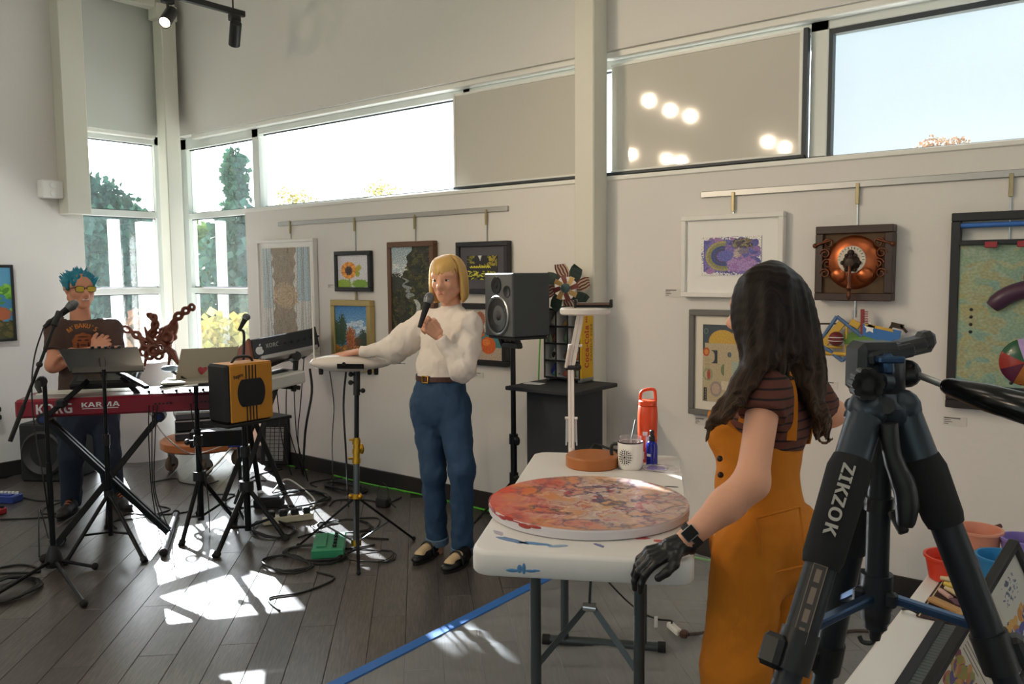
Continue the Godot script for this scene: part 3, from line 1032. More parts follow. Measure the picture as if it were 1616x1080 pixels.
func art() -> void:
	mat("brass_dull", "#a89a78", 0.4, 0.8)
	mat("wall_card", "#d8d4cf", 0.8)
	mat("frame_white", "#e8e5e0", 0.45)
	mat("frame_black", "#1b1b1e", 0.4)
	mat("frame_navy", "#25262e", 0.4)
	mat("frame_gold", "#bda872", 0.35, 0.7)
	mat("frame_gold_in", "#d8c48c", 0.4, 0.6)
	mat("frame_brown", "#6a4a35", 0.55)
	relief(M.frame_brown, 14.0, 0.25)
	mat("frame_wood", "#3a241b", 0.4)
	mat("frame_grey", "#6c6a66", 0.5)
	mat("mount_cream", "#e4dccd", 0.8)
	mat("mount_grey", "#55545c", 0.8)
	# rails
	for k in 2:
		var a: Vector3 = [Vector3(-5.393, 1.89, -3.965), Vector3(-1.874, 1.882, -3.965)][k]
		var b: float = [-3.1280, 2.6][k]
		var t = thing("picture_rail", ["aluminium picture rail above the sunflower and tree pictures", "aluminium picture rail above the purple collage, running out right"][k], "rail", Vector3(a.x, 1.89, -3.96))
		var st = sb()
		slab(st, Vector3(a.x, 1.872, -3.965), Vector3(b, 1.904, -3.953), 0.003)
		obj("rail", st, M.steel_dull, t)
	for e in [[Vector3(-5.239, 1.902, -3.965), Vector3(-5.241, 1.768, -3.965), "hanging rod above the white-framed tree drawing"], [Vector3(-4.509, 1.892, -3.965), Vector3(-4.511, 1.66, -3.965), "hanging rod above the sunflower picture"], [Vector3(-3.915, 1.885, -3.965), Vector3(-3.919, 1.714, -3.965), "hanging rod above the brown-framed waterfall painting"], [Vector3(-3.297, 1.886, -3.965), Vector3(-3.3, 1.696, -3.965), "hanging rod above the black and yellow print"], [Vector3(-1.698, 1.886, -3.965), Vector3(-1.695, 1.783, -3.965), "hanging rod above the purple collage"], [Vector3(-1.105, 1.887, -3.965), Vector3(-1.095, 1.286, -3.965), "long hanging rod behind the copper clockwork picture"], [Vector3(-0.504, 1.883, -3.965), Vector3(-0.494, 1.604, -3.965), "hanging rod running behind the green assemblage's blue bar"]]:
		hanger(e[0].x, e[0].y, e[1].y, "picture hanging rods", e[2])
	hanger(-4.5084, 1.3733, 1.3147, "picture hanging rods", "short rod between the sunflower and the gold-framed landscape")

	# 1 the tree drawing
	var im = canvas(140, 240, "#d9d3cb")
	im.fill_rect(Rect2i(0, 0, 140, 240), Color("#d3d0cc"))
	im.fill_rect(Rect2i(0, 0, 30, 150), Color("#b9c6cc"))
	im.fill_rect(Rect2i(104, 0, 36, 130), Color("#aec0c9"))
	for i in 240:
		var w = 27.0 + 8.0 * absf(i - 110.0) / 110.0 + 3.0 * sin(i * 0.2)
		line(im, Vector2(64 - w, i), Vector2(66 + w, i), 1.0, "#a0917f" if i % 3 else "#8f806f")
	for i in 260:
		var x = rng.randf_range(34, 98)
		var y = rng.randf_range(0, 232)
		line(im, Vector2(x, y), Vector2(x + rng.randf_range(-4, 4), y + rng.randf_range(4, 16)), 1.0, ["#7d6f60", "#b3a593", "#94826e", "#6f6459"][i % 4])
	ell(im, 68, 118, 36, 30, "#b8a184", 0.35)
	for i in 90:
		var a = rng.randf_range(0, TAU)
		var r = rng.randf_range(6, 32)
		line(im, Vector2(68 + cos(a) * r, 118 + sin(a) * r * 0.8), Vector2(68 + cos(a + 0.4) * r, 120 + sin(a + 0.4) * r * 0.85), 1.0, ["#cdb798", "#8d7760", "#a48c70"][i % 3])
	for i in 14:
		var x: float = [rng.randf_range(0, 28), rng.randf_range(106, 139)][i % 2]
		line(im, Vector2(x, 0), Vector2(x + rng.randf_range(-16, 16), 239), 1.0, "#8a857d")
	mottle(im, 0.25, 14.0)
	framed("tree_drawing", "tall white-framed pencil drawing of a tree trunk with a burl", Vector3(-5.636, 1.768, -3.965), Vector3(-4.9335, 0.8969, 0), 0.022, 0.045, M.frame_white, im, 0.04, M.paper, "pictures by the corner")
	# 2 sunflower
	im = canvas(160, 180, "#d9d6dd")
	ell(im, 30, 170, 42, 36, "#8fae3c", 0.2)
	ell(im, 118, 160, 44, 24, "#7da33a", 0.2)
	ell(im, 60, 150, 5, 44, "#86a33c")
	for i in 22:
		var a = TAU * i / 22.0
		ell(im, 58 + cos(a) * 26, 84 + sin(a) * 32, 17, 8, ["#e8973a", "#d97f2a", "#eead4e"][i % 3], 0.1, a)
	ell(im, 57, 86, 19, 25, "#4a2e20", 0.2)
	ell(im, 59, 89, 12, 16, "#2e1f1a", 0.2)
	ell(im, 108, 74, 14, 20, "#b4a83a", 0.3, 0.5)
	ell(im, 104, 104, 12, 16, "#9aa83a", 0.3)
	mottle(im, 0.2)
	framed("sunflower_picture", "small black-framed picture of an orange sunflower with green leaves", Vector3(-4.716, 1.663, -3.965), Vector3(-4.3335, 1.3767, 0), 0.03, 0.035, M.frame_black, im, 0.0, null, "pictures by the corner")
	# 3 autumn landscape
	im = canvas(160, 200, "#4f8fc4")
	for y in 110:
		im.fill_rect(Rect2i(0, y, 160, 1), Color("#3f7fbd").lerp(Color("#a5c4dc"), y / 110.0))
	dabs(im, Rect2(60, 50, 100, 40), 40, ["#c8d8e4", "#b4cbdd"], 5, 12, 0.0)
	ell(im, 34, 86, 22, 56, "#2f4a35", 0.35)
	ell(im, 8, 96, 16, 46, "#35523b", 0.35)
	ell(im, 76, 112, 24, 40, "#a35a2c", 0.35)
	ell(im, 140, 112, 26, 32, "#3a4a3a", 0.35)
	ell(im, 110, 122, 16, 22, "#5e4a34", 0.35)
	im.fill_rect(Rect2i(0, 140, 160, 60), Color("#9c6a34"))
	dabs(im, Rect2(0, 136, 160, 64), 260, ["#b27a38", "#8a5428", "#a8703a", "#74603a", "#c08a48"], 3, 9, 0.1)
	dabs(im, Rect2(54, 78, 46, 62), 60, ["#b86a30", "#c98040", "#8c4a28"], 2, 5)
	mottle(im, 0.3)
	var t3 = framed("landscape_painting", "gold-framed oil landscape of autumn trees under a blue sky", Vector3(-4.751, 1.316, -3.965), Vector3(-4.3284, 0.8087, 0), 0.042, 0.05, M.frame_gold, im, 0.0, null, "pictures by the corner")
	# 4 waterfall
	im = canvas(150, 320, "#2c2f25")
	dabs(im, Rect2(0, 60, 150, 260), 500, ["#34391f", "#4a4d26", "#23261f", "#3a3a30", "#5c5a2c", "#2a2d28", "#47402e"], 4, 14)
	for y in 130:
		var e = 62.0 - y * 0.42 + 6.0 * sin(y * 0.14)
		if e > 0.0 and y < 112:
			im.fill_rect(Rect2i(0, y, int(e) + 18, 1), Color("#9fb2bd").lerp(Color("#c9cfd0"), y / 112.0))
	dabs(im, Rect2(6, 60, 52, 30), 30, ["#dfe2e2", "#b8c4ca"], 4, 10, 0.0)
	ell(im, 10, 128, 34, 34, "#3c3f3a", 0.4)
	dabs(im, Rect2(80, 10, 66, 90), 120, ["#2b2b28", "#3c3b33", "#50512c"], 4, 12)
	for i in 60:
		var y = 112.0 + i * 1.2
		line(im, Vector2(44 + sin(i * 0.2) * 10 + i * 0.4, y), Vector2(50 + sin(i * 0.3) * 14 + i * 0.5, y + 4), 3.0, "#8d9392")
	for i in 110:
		var y = 190.0 + i
		line(im, Vector2(86 + sin(i * 0.06) * 8 + i * 0.12, y), Vector2(98 + sin(i * 0.1) * 6 + i * 0.34, y + 2), 3.0, ["#b9bcb8", "#8f948f", "#cfd1cc"][i % 3])
	mottle(im, 0.5, 10.0)
	framed("waterfall_painting", "tall brown wood-framed painting of a waterfall in dark cliffs", Vector3(-4.149, 1.713, -3.965), Vector3(-3.7176, 1.0503, 0), 0.036, 0.05, M.frame_brown, im, 0.0, null, "pictures by the corner")
	# 5 black and yellow print
	im = canvas(170, 170, "#26252a")
	dabs(im, Rect2(0, 0, 40, 60), 30, ["#6e6a2a", "#8f8a34"], 4, 10)
	dabs(im, Rect2(118, 0, 52, 70), 50, ["#8a7c24", "#6e6a2a", "#a8962c"], 4, 12)
	for i in 24:
		line(im, Vector2(64 + i * 0.6, i * 1.6), Vector2(84 - i * 0.4, i * 1.6), 2.0, "#d6d8d4")
	for i in 60:
		var x = 16.0 + i * 1.9
		line(im, Vector2(x, 78 + sin(i * 0.8) * 5 - (10 if i % 5 == 0 and i > 28 else 0)), Vector2(x + 6, 84 + sin(i * 1.1) * 4), 3.5, "#d2c832")
	for i in 70:
		ell(im, rng.randf_range(4, 166), rng.randf_range(110, 168), rng.randf_range(5, 14), rng.randf_range(2, 5), ["#c3c52e", "#a8b028", "#1c1c20", "#d8d24a"][i % 4], 0.0, rng.randf_range(-0.9, 0.9))
	var pal = mat("print_edge", "#a49a4a", 0.7)
	var t5 = framed("yellow_print", "dark-framed print of bright yellow shapes on black", Vector3(-3.523, 1.694, -3.965), Vector3(-3.1057, 1.3724, 0), 0.03, 0.05, M.frame_navy, im, 0.056, M.mount_grey, "pictures by the corner")
	# 6 still life
	im = canvas(180, 200, "#b9b2ab")
	im.fill_rect(Rect2i(0, 90, 180, 60), Color("#3e7f86"))
	im.fill_rect(Rect2i(0, 150, 180, 50), Color("#b9a796"))
	ell(im, 76, 40, 24, 30, "#9a5a3c", 0.1)
	ell(im, 70, 84, 26, 18, "#8a3c2c")
	ell(im, 66, 100, 30, 12, "#c8602c")
	ell(im, 112, 142, 36, 34, "#cf5f22")
	ell(im, 104, 130, 18, 14, "#e08038")
	ell(im, 24, 140, 22, 30, "#c9c0b2", 0.2)
	ell(im, 24, 140, 12, 18, "#4a3a34", 0.2)
	mottle(im, 0.25)
	framed("still_life_painting", "black-framed still life of oranges, partly hidden by the loudspeaker", Vector3(-3.503, 1.312, -3.965), Vector3(-3.1243, 0.9252, 0), 0.036, 0.045, M.frame_black, im, 0.0, null, "pictures by the corner")

	# 7 purple collage
	im = canvas(200, 156, "#e9e5e1")
	ell(im, 100, 80, 92, 70, "#5a5aa0", 0.3)
	im.fill_rect(Rect2i(8, 14, 178, 128), Color("#6a68ae"))
	dabs(im, Rect2(20, 10, 170, 130), 160, ["#5c62b0", "#7d6cb0", "#8a6aa6", "#55559a", "#a078ae"], 6, 18)
	dabs(im, Rect2(90, 90, 100, 50), 60, ["#9c74b4", "#a88ac0"], 5, 14)
	for i in 26:
		var a = PI * 0.42 + i * PI * 1.16 / 26.0
		for r in [26, 36, 46, 56]:
			ell(im, 74 + cos(a) * r, 78 + sin(a) * r, 5, 4, ["#4c4a78", "#3d4f86", "#8a8a4c", "#a9a25c"][[26, 36, 46, 56].find(r)], 0.0, a)
	ell(im, 82, 78, 24, 22, "#6468b4")
	ell(im, 138, 28, 32, 18, "#4d4a58", 0.5)
	dabs(im, Rect2(108, 12, 64, 34), 60, ["#7a6a52", "#3b3a4c", "#8c8668"], 3, 7)
	ell(im, 124, 66, 14, 20, "#b9a9a6", 0.2, 0.5)
	ell(im, 142, 60, 18, 12, "#7d7488", 0.4)
	mottle(im, 0.3)
	framed("purple_collage", "white-framed purple collage with a fringed shell shape", Vector3(-1.966, 1.783, -3.965), Vector3(-1.4306, 1.3678, 0), 0.026, 0.045, M.frame_white, im, 0.085, M.paper, "pictures on the right wall")
	# 8 geometric print
	im = canvas(190, 260, "#b9a98a")
	im.fill_rect(Rect2i(0, 0, 190, 64), Color("#3f4a55"))
	im.fill_rect(Rect2i(0, 60, 16, 30), Color("#3f4a55"))
	ell(im, 88, 58, 62, 42, "#c9a243")
	im.fill_rect(Rect2i(10, 62, 170, 200), Color("#b8a888"))
	for e in [[14, 22, 10, "#5c7a6a"], [14, 22, 7, "#3f4a55"], [16, 92, 15, "#b5542c"], [16, 92, 9, "#d2843c"], [118, 98, 9, "#5d6270"], [24, 168, 22, "#8f9a78"], [24, 168, 15, "#b8a888"]]:
		ell(im, e[0], e[1], e[2], e[2], e[3])
	im.fill_rect(Rect2i(40, 86, 26, 44), Color("#2e3a44"))
	ell(im, 40, 108, 14, 20, "#b8a888")
	ell(im, 28, 168, 8, 18, "#a84a3a")
	ell(im, 96, 150, 15, 20, "#6f7d58")
	im.fill_rect(Rect2i(96, 130, 20, 44), Color("#b8a888"))
	im.fill_rect(Rect2i(84, 188, 30, 30), Color("#cfc3a8"))
	ell(im, 60, 216, 26, 26, "#9a8a86")
	ell(im, 60, 216, 18, 18, "#b8a08e")
	im.fill_rect(Rect2i(6, 214, 14, 46), Color("#2a2c30"))
	for i in 5:
		ell(im, 13, 220 + i * 9, 3, 3, "#8a8470")
	for i in 12:
		line(im, Vector2(12, 116 + i * 4), Vector2(34, 116 + i * 4), 1.0, "#9c8d70")
	im.fill_rect(Rect2i(130, 120, 50, 60), Color("#a3b0a0"))
	ell(im, 150, 200, 24, 24, "#b5903c")
	mottle(im, 0.12)
	framed("geometric_print", "grey-framed print of geometric shapes under a yellow half disc", Vector3(-1.917, 1.304, -3.965), Vector3(-1.5348, 0.7603, 0), 0.03, 0.045, M.frame_grey, im, 0.045, M.mount_cream, "pictures on the right wall")
	assemblages()
	for e in [[Vector3(-2.075, 1.409, -3.965), Vector3(-1.986, 1.366, -3.965), "small white wall label left of the purple collage"], [Vector3(-1.896, 0.74, -3.965), Vector3(-1.828, 0.7, -3.965), "small white wall label below the grey-framed print"], [Vector3(-1.246, 0.979, -3.965), Vector3(-1.175, 0.939, -3.965), "small white wall label below the ruler sculpture"], [Vector3(-0.727, 0.864, -3.965), Vector3(-0.635, 0.824, -3.965), "small white wall label below the green assemblage"], [Vector3(-4.825, 1.427, -3.965), Vector3(-4.741, 1.399, -3.965), "small white wall label left of the sunflower picture"], [Vector3(-3.427, 0.874, -3.965), Vector3(-3.343, 0.839, -3.965), "small white wall label below the still life"]]:
		card(e[0], e[1], e[2])

func assemblages() -> void:
	# dark box frame with a copper bowl, a dial and brass scrollwork
	mat("copper", "#b0603a", 0.32, 0.9)
	mat("copper_dark", "#6e4330", 0.4, 0.8)
	mat("bronze", "#3e332b", 0.45, 0.7)
	mat("dial", "#d9d0c0", 0.5)
	mat("velvet", "#5a4630", 0.8)
	var tl = Vector3(-1.271, 1.7, -3.965)
	var br = Vector3(-0.935, 1.367, -3.965)
	br.y = 1.3609
	var t = framed("copper_assemblage", "dark wood box frame with a copper bowl, dial and brass scrolls", tl, br, 0.035, 0.07, M.frame_wood, null, 0.0, M.velvet, "pictures on the right wall")
	var c = Vector3((tl.x + br.x) / 2, (tl.y + br.y) / 2 + 0.004, -3.925)
	var w = br.x - tl.x
	var st = sb()
	for s in [[-1, 1], [1, 1], [-1, -1], [1, -1]]:
		prism(st, [Vector2(0, 0), Vector2(-s[0] * 0.09, 0), Vector2(0, -s[1] * 0.09)], Transform3D(Basis(), c + Vector3(s[0] * (w / 2 - 0.045), s[1] * 0.12, -0.005)), 0.006)
	obj("corner_plate", st, M.frame_gold, t)
	st = sb()
	lathe(st, [Vector2(0.128, 0.0), Vector2(0.125, 0.012), Vector2(0.10, 0.035), Vector2(0.06, 0.045), Vector2(0, 0.047)], Transform3D(Basis(Vector3.RIGHT, PI / 2), c), 32)
	obj("copper_bowl", st, M.copper, t)
	for s in [-1.0, 1.0]:
		st = sb()
		ball(st, c + Vector3(s * 0.055, -0.055, 0.035), Vector3(0.04, 0.035, 0.02))
		obj("copper_boss", st, M.copper, t)
		st = sb()
		for k in 4:
			var q = c + Vector3(s * (0.11 + 0.012 * (k % 2)), 0.085 - k * 0.045, 0.03)
			var pts = []
			for i in 16:
				var a = i * 0.55
				pts.append(q + Vector3(cos(a) * s, sin(a), 0) * (0.024 - i * 0.0011))
			tube(st, pts, 0.004, 5)
		tube(st, curve([c + Vector3(s * 0.10, 0.10, 0.03), c + Vector3(s * 0.15, 0.085, 0.035), c + Vector3(s * 0.165, 0.075, 0.03)]), 0.006, 6)
		ball(st, c + Vector3(s * 0.168, 0.078, 0.03), 0.012)
		obj("scrollwork", st, M.copper_dark, t)
	st = sb()
	lathe(st, [Vector2(0.062, 0.0), Vector2(0.060, 0.006), Vector2(0, 0.007)], Transform3D(Basis(Vector3.RIGHT, PI / 2), c + Vector3(0, 0.012, 0.044)), 32)
	obj("dial", st, M.dial, t)
	st = sb()
	for i in 13:
		var a = PI * i / 12.0
		bar(st, c + Vector3(cos(a) * 0.048, 0.012 + sin(a) * 0.048, 0.0525), c + Vector3(cos(a) * 0.057, 0.012 + sin(a) * 0.057, 0.0525), 0.002, 0.002, Vector3.BACK)
	obj("dial_mark", st, M.ink, t)
	st = sb()
	lathe(st, [Vector2(0, 0), Vector2(0.04, 0.0), Vector2(0.034, 0.012), Vector2(0.02, 0.03), Vector2(0, 0.034)], Transform3D(Basis(Vector3.RIGHT, PI / 2), c + Vector3(0, -0.002, 0.05)), 12)
	ball(st, c + Vector3(0, 0.042, 0.06), 0.015)
	rod(st, c + Vector3(0, 0.03, 0.06), c + Vector3(0, 0, 0.07), 0.012)
	for a in 6:
		ball(st, c + Vector3(cos(a * TAU / 6) * 0.036, -0.002 + sin(a * TAU / 6) * 0.036, 0.058), 0.010)
	obj("figure", st, M.bronze, t)
	st = sb()
	lathe(st, [Vector2(0, -0.10), Vector2(0.006, -0.095), Vector2(0.010, -0.08), Vector2(0.006, -0.06), Vector2(0.014, -0.045), Vector2(0.008, -0.02), Vector2(0.013, 0.0), Vector2(0.007, 0.02), Vector2(0.007, 0.06), Vector2(0, 0.062)], at(c + Vector3(0, -0.07, 0.075)), 12)
	obj("finial", st, M.copper_dark, t)

	# rulers, combs and a ball on wire
	mat("ruler_yellow", "#c9a23a", 0.5)
	mat("comb_green", "#5f8a3a", 0.5)
	mat("comb_red", "#8a2e30", 0.5)
	mat("rod_blue", "#4f6f9a", 0.45)
	mat("ball_red", "#6e2226", 0.4)
	mat("card_blue", "#2f6fb4", 0.5)
	var P = func(x: float, y: float) -> Vector3: return c + Vector3((x - 1354.0) * 0.00254, -0.0026 * (y - 417.0) + 0.0, 0.02)
	var u = thing("ruler_sculpture", "wall sculpture of yellow rulers, combs, blue rods and a red ball", "sculpture", P.call(1360, 590), "pictures on the right wall")
	var sr = [[1296, 562, 1328, 512, 0.009, "rod_blue"], [1328, 512, 1372, 545, 0.009, "rod_blue"], [1300, 562, 1340, 590, 0.010, "rod_blue"], [1340, 590, 1356, 572, 0.008, "rod_blue"], [1376, 566, 1410, 540, 0.007, "rod_blue"], [1290, 526, 1350, 524, 0.004, "bronze"], [1346, 526, 1345, 580, 0.006, "ruler_yellow"], [1310, 578, 1346, 578, 0.010, "ruler_yellow"], [1306, 566, 1340, 566, 0.007, "ruler_yellow"]]
	for e in sr:
		st = sb()
		rod(st, P.call(e[0], e[1]), P.call(e[2], e[3]), e[4], -1, 8)
		obj("rod", st, M[e[5]], u)
	st = sb()
	bar(st, P.call(1304, 564), P.call(1338, 522), 0.034, 0.012, Vector3.BACK, 0.002)
	obj("ruler", st, M.ruler_yellow, u)
	st = sb()
	bar(st, P.call(1352, 520), P.call(1368, 528), 0.03, 0.012, Vector3.BACK, 0.002)
	obj("ruler", st, M.ruler_yellow, u)
	st = sb()
	ball(st, P.call(1330, 551) + Vector3(0, 0, 0.02), 0.034)
	obj("ball", st, M.ball_red, u)
	st = sb()
	for s in [-0.008, 0.008]:
		var pts = []
		for i in 13:
			var a = PI * i / 12.0
			pts.append(P.call(1330, 551) + Vector3(cos(a) * 0.033, s, 0.02 + sin(a) * 0.034))
		tube(st, pts, 0.0018, 5)
	obj("ball_stripe", st, M.paper, u)
	st = sb()
	bar(st, P.call(1342, 556), P.call(1400, 546), 0.026, 0.012, Vector3.BACK, 0.002)
	for i in 26:
		var q: Vector3 = (P.call(1343, 551) as Vector3).lerp(P.call(1398, 541), i / 25.0)
		slab(st, q + Vector3(-0.002, 0, -0.004), q + Vector3(0.002, 0.024, 0.004))
	obj("comb", st, M.comb_green, u)
	st = sb()
	bar(st, P.call(1372, 498), P.call(1373, 544), 0.016, 0.012, Vector3.BACK, 0.002)
	for i in 14:
		var q: Vector3 = (P.call(1374, 502) as Vector3).lerp(P.call(1375, 540), i / 13.0)
		slab(st, q + Vector3(0, -0.002, -0.004), q + Vector3(0.018, 0.002, 0.004))
	obj("comb", st, M.comb_red, u)
	st = sb()
	prism(st, [Vector2(0, 0), Vector2(0.16, -0.03), Vector2(0.15, -0.10), Vector2(0.0, -0.055)], Transform3D(Basis(), P.call(1374, 522)), 0.008)
	obj("blue_card", st, M.card_blue, u)
	st = sb()
	var star = []
	for i in 10:
		var a = TAU * i / 10.0 + 0.3
		star.append(Vector2(cos(a), sin(a)) * (0.014 if i % 2 else 0.026))
	prism(st, star, Transform3D(Basis(), (P.call(1386, 530) as Vector3) + Vector3(0, 0, 0.008)), 0.003)
	obj("star", st, M.paper, u)
	st = sb()
	prism(st, [Vector2(0, 0), Vector2(0.12, -0.022), Vector2(0.125, -0.036), Vector2(0.01, -0.014)], Transform3D(Basis(), (P.call(1376, 522) as Vector3) + Vector3(0, 0, 0.008)), 0.003)
	obj("yellow_strip", st, M.ruler_yellow, u)
	st = sb()
	bar(st, P.call(1402, 556), P.call(1424, 522), 0.012, 0.01, Vector3.BACK)
	bar(st, P.call(1420, 523), P.call(1440, 527), 0.022, 0.012, Vector3.BACK)
	bar(st, P.call(1436, 524), P.call(1446, 536), 0.010, 0.012, Vector3.BACK)
	obj("toy_hammer", st, M.bronze, u)
	st = sb()
	rod(st, P.call(1353, 500) + Vector3(0, 0, -0.024), P.call(1353, 560) + Vector3(0, 0, -0.024), 0.004)
	obj("hanging_wire", st, M.steel, u)

	# the large green assemblage
	mat("art_green", "#86a08a", 0.5)
	var g = canvas(220, 260, "#8aa48c")
	dabs(g, Rect2(0, 0, 220, 260), 420, ["#8fa892", "#84a08e", "#8fa78a", "#9aab94", "#80a094", "#a3a886"], 5, 18)
	dabs(g, Rect2(0, 40, 60, 200), 60, ["#a5a276", "#9fa07c", "#a0aa86"], 6, 14)
	mottle(g, 0.14, 9.0)
	var a = Vector3(-0.725, 1.735, -3.965)
	var b = Vector3(-0.724, 0.909, -3.965)
	var x0: float = b.x + 0.012
	var x1: float = x0 + 0.72
	var top: float = a.y
	var bot: float = b.y
	t = framed("green_assemblage", "large black-framed green assemblage with a beach-ball disc and purple arc", Vector3(x0, top, 0), Vector3(x1, bot, 0), 0.035, 0.05, M.frame_black, null, 0.0, null, "pictures on the right wall")
	var H = top - bot
	st = sb()
	slab(st, Vector3(x0 + 0.02, bot + H * 0.115, -3.955), Vector3(x1 - 0.02, top - H * 0.145, -3.925))
	face(st, Vector3(x0 + 0.03, top - H * 0.145, -3.9245), Vector3(x1 - 0.03, top - H * 0.145, -3.9245), Vector3(x1 - 0.03, bot + H * 0.115, -3.9245), Vector3(x0 + 0.03, bot + H * 0.115, -3.9245))
	obj("panel", st, pic("green_panel", g, 0.45), t)
	st = sb()
	slab(st, Vector3(x0 + 0.03, top - H * 0.165, -3.93), Vector3(x1 - 0.03, top - H * 0.14, -3.905), 0.002)
	obj("cross_rail", st, M.frame_black, t)
	st = sb()
	slab(st, Vector3(x0 + 0.03, bot + H * 0.105, -3.93), Vector3(x1 - 0.03, bot + H * 0.125, -3.905), 0.002)
	obj("cross_rail", st, M.frame_black, t)
	st = sb()
	rod(st, Vector3(x0 + 0.03, top - H * 0.065, -3.93), Vector3(x1 - 0.03, top - H * 0.065, -3.93), 0.011)
	obj("blue_rod", st, mat("rod_bright", "#3a6fc0", 0.4), t)
	mat("red_block", "#9a2a34", 0.4)
	for i in 4:
		st = sb()
		slab(st, Vector3(x0 + 0.13 + i * 0.115, top - H * 0.18, -3.91), Vector3(x0 + 0.175 + i * 0.115, top - H * 0.15, -3.885), 0.003)
		obj("red_block", st, M.red_block, t)
	mat("plum", "#4a2c44", 0.35)
	mat("ruby", "#8e3a40", 0.3)
	var ex = x0 + 0.305
	st = sb()
	var dia = []
	for i in 24:
		var q = TAU * i / 24.0
		dia.append(Vector2(cos(q) * 0.036 * (0.55 + 0.45 * absf(cos(q))), sin(q) * 0.062))
	prism(st, dia, Transform3D(Basis(), Vector3(ex, top - H * 0.325, -3.925)), 0.012)
	obj("eye_diamond", st, M.ruby, t)
	st = sb()
	ball(st, Vector3(ex, top - H * 0.32, -3.912), Vector3(0.013, 0.013, 0.008))
	obj("pupil", st, M.plum, t)
	st = sb()
	var pts = []
	for i in 15:
		var q = lerpf(PI * 0.80, PI * 0.2, i / 14.0)
		pts.append(Vector3(ex + 0.02 + cos(q) * 0.20, top - H * 0.61 + sin(q) * 0.19, -3.915))
	tube(st, pts, [0.028, 0.036, 0.037, 0.037, 0.037, 0.037, 0.037, 0.037, 0.037, 0.037, 0.037, 0.037, 0.037, 0.036, 0.028], 10)
	obj("plum_arc", st, M.plum, t)
	for i in 4:
		st = sb()
		ball(st, Vector3(x0 + 0.085, top - H * (0.49 + 0.038 * i), -3.924), Vector3(0.007, 0.007, 0.004))
		obj("stud", st, M.black, t)
	for i in 3:
		st = sb()
		ball(st, Vector3(x0 + 0.24 + 0.035 * i, bot + H * 0.147, -3.924), Vector3(0.007, 0.007, 0.004))
		obj("stud", st, M.black, t)
	var cols = ["#c8b23c", "#b49ad0", "#2f5a40", "#9c3a34", "#5a2440", "#a86a34", "#2f3f4a", "#6a1f34"]
	var dc = Vector3(ex - 0.015, bot + H * 0.255, -3.925)
	for i in 8:
		st = sb()
		var q0 = TAU * i / 8.0 + 0.35
		var q1 = TAU * (i + 1) / 8.0 + 0.35
		for r in 5:
			for s in 4:
				var f = func(rr: float, an: float) -> Vector3: return dc + Vector3(cos(an) * rr * 0.098, sin(an) * rr * 0.098, 0.03 * sqrt(maxf(0.0, 1.0 - rr * rr)))
				st.set_smooth_group(3)
				quad(st, f.call(r / 5.0, lerpf(q0, q1, s / 4.0)), f.call((r + 1) / 5.0, lerpf(q0, q1, s / 4.0)), f.call((r + 1) / 5.0, lerpf(q0, q1, (s + 1) / 4.0)), f.call(r / 5.0, lerpf(q0, q1, (s + 1) / 4.0)), Vector3.BACK)
		obj("disc_wedge", st, mat("wedge_%d" % i, cols[i], 0.2), t)

	# the picture on the left wall
	var im = canvas(120, 200, "#3f7fa8")
	im.fill_rect(Rect2i(0, 0, 120, 70), Color("#5a9cc0"))
	dabs(im, Rect2(0, 50, 120, 70), 90, ["#6fae3a", "#8cc44a", "#4f8a30"], 5, 14)
	ell(im, 74, 130, 44, 24, "#b0603c", 0.1)
	ell(im, 60, 138, 30, 18, "#8f4830", 0.1)
	im.fill_rect(Rect2i(0, 152, 120, 48), Color("#4a4a26"))
	dabs(im, Rect2(0, 150, 120, 50), 80, ["#5d5a2c", "#3c4224", "#6c5a34"], 3, 9)
	var y1 = Vector3(-6.77, 1.591, -2.588)
	var y0 = Vector3(-6.77, 1.022, -2.57)
	t = thing("garden_painting", "black-framed painting of green leaves and an orange pumpkin at left", "picture", Vector3(-6.8, y0.y, y1.z + 0.2))
	st = sb()
	for e in [[Vector3(-6.797, y0.y, y1.z), Vector3(-6.765, y1.y, y1.z + 0.02)], [Vector3(-6.797, y0.y, y1.z + 0.43), Vector3(-6.765, y1.y, y1.z + 0.45)], [Vector3(-6.797, y0.y, y1.z + 0.02), Vector3(-6.765, y0.y + 0.02, y1.z + 0.43)], [Vector3(-6.797, y1.y - 0.02, y1.z + 0.02), Vector3(-6.765, y1.y, y1.z + 0.43)]]:
		slab(st, e[0], e[1], 0.002)
	obj("frame", st, M.frame_black, t)
	st = sb()
	face(st, Vector3(-6.772, y1.y - 0.02, y1.z + 0.43), Vector3(-6.772, y1.y - 0.02, y1.z + 0.02), Vector3(-6.772, y0.y + 0.02, y1.z + 0.02), Vector3(-6.772, y0.y + 0.02, y1.z + 0.43))
	st.set_uv(Vector2(0.5, 0.5))
	slab(st, Vector3(-6.797, y0.y + 0.02, y1.z + 0.02), Vector3(-6.774, y1.y - 0.02, y1.z + 0.43))
	obj("picture", st, pic("garden_art", im), t)
	# emergency socket box on the chase
	t = thing("socket_box", "white surface socket box with two outlets beside the tall white post", "socket", Vector3(-6.77, 2.05, -2.86))
	st = sb()
	slab(st, Vector3(-6.80, 2.10, -2.955), Vector3(-6.70, 2.235, -2.80), 0.008)
	obj("box", st, M.white_plastic, t)
	for k in 2:
		st = sb()
		lathe(st, [Vector2(0.024, 0), Vector2(0.022, 0.006), Vector2(0.012, 0.004), Vector2(0, 0.004)], Transform3D(Basis(Vector3.BACK, -PI / 2), Vector3(-6.70, 2.135 + k * 0.062, -2.875)), 14)
		obj("outlet", st, M.trim_white, t)

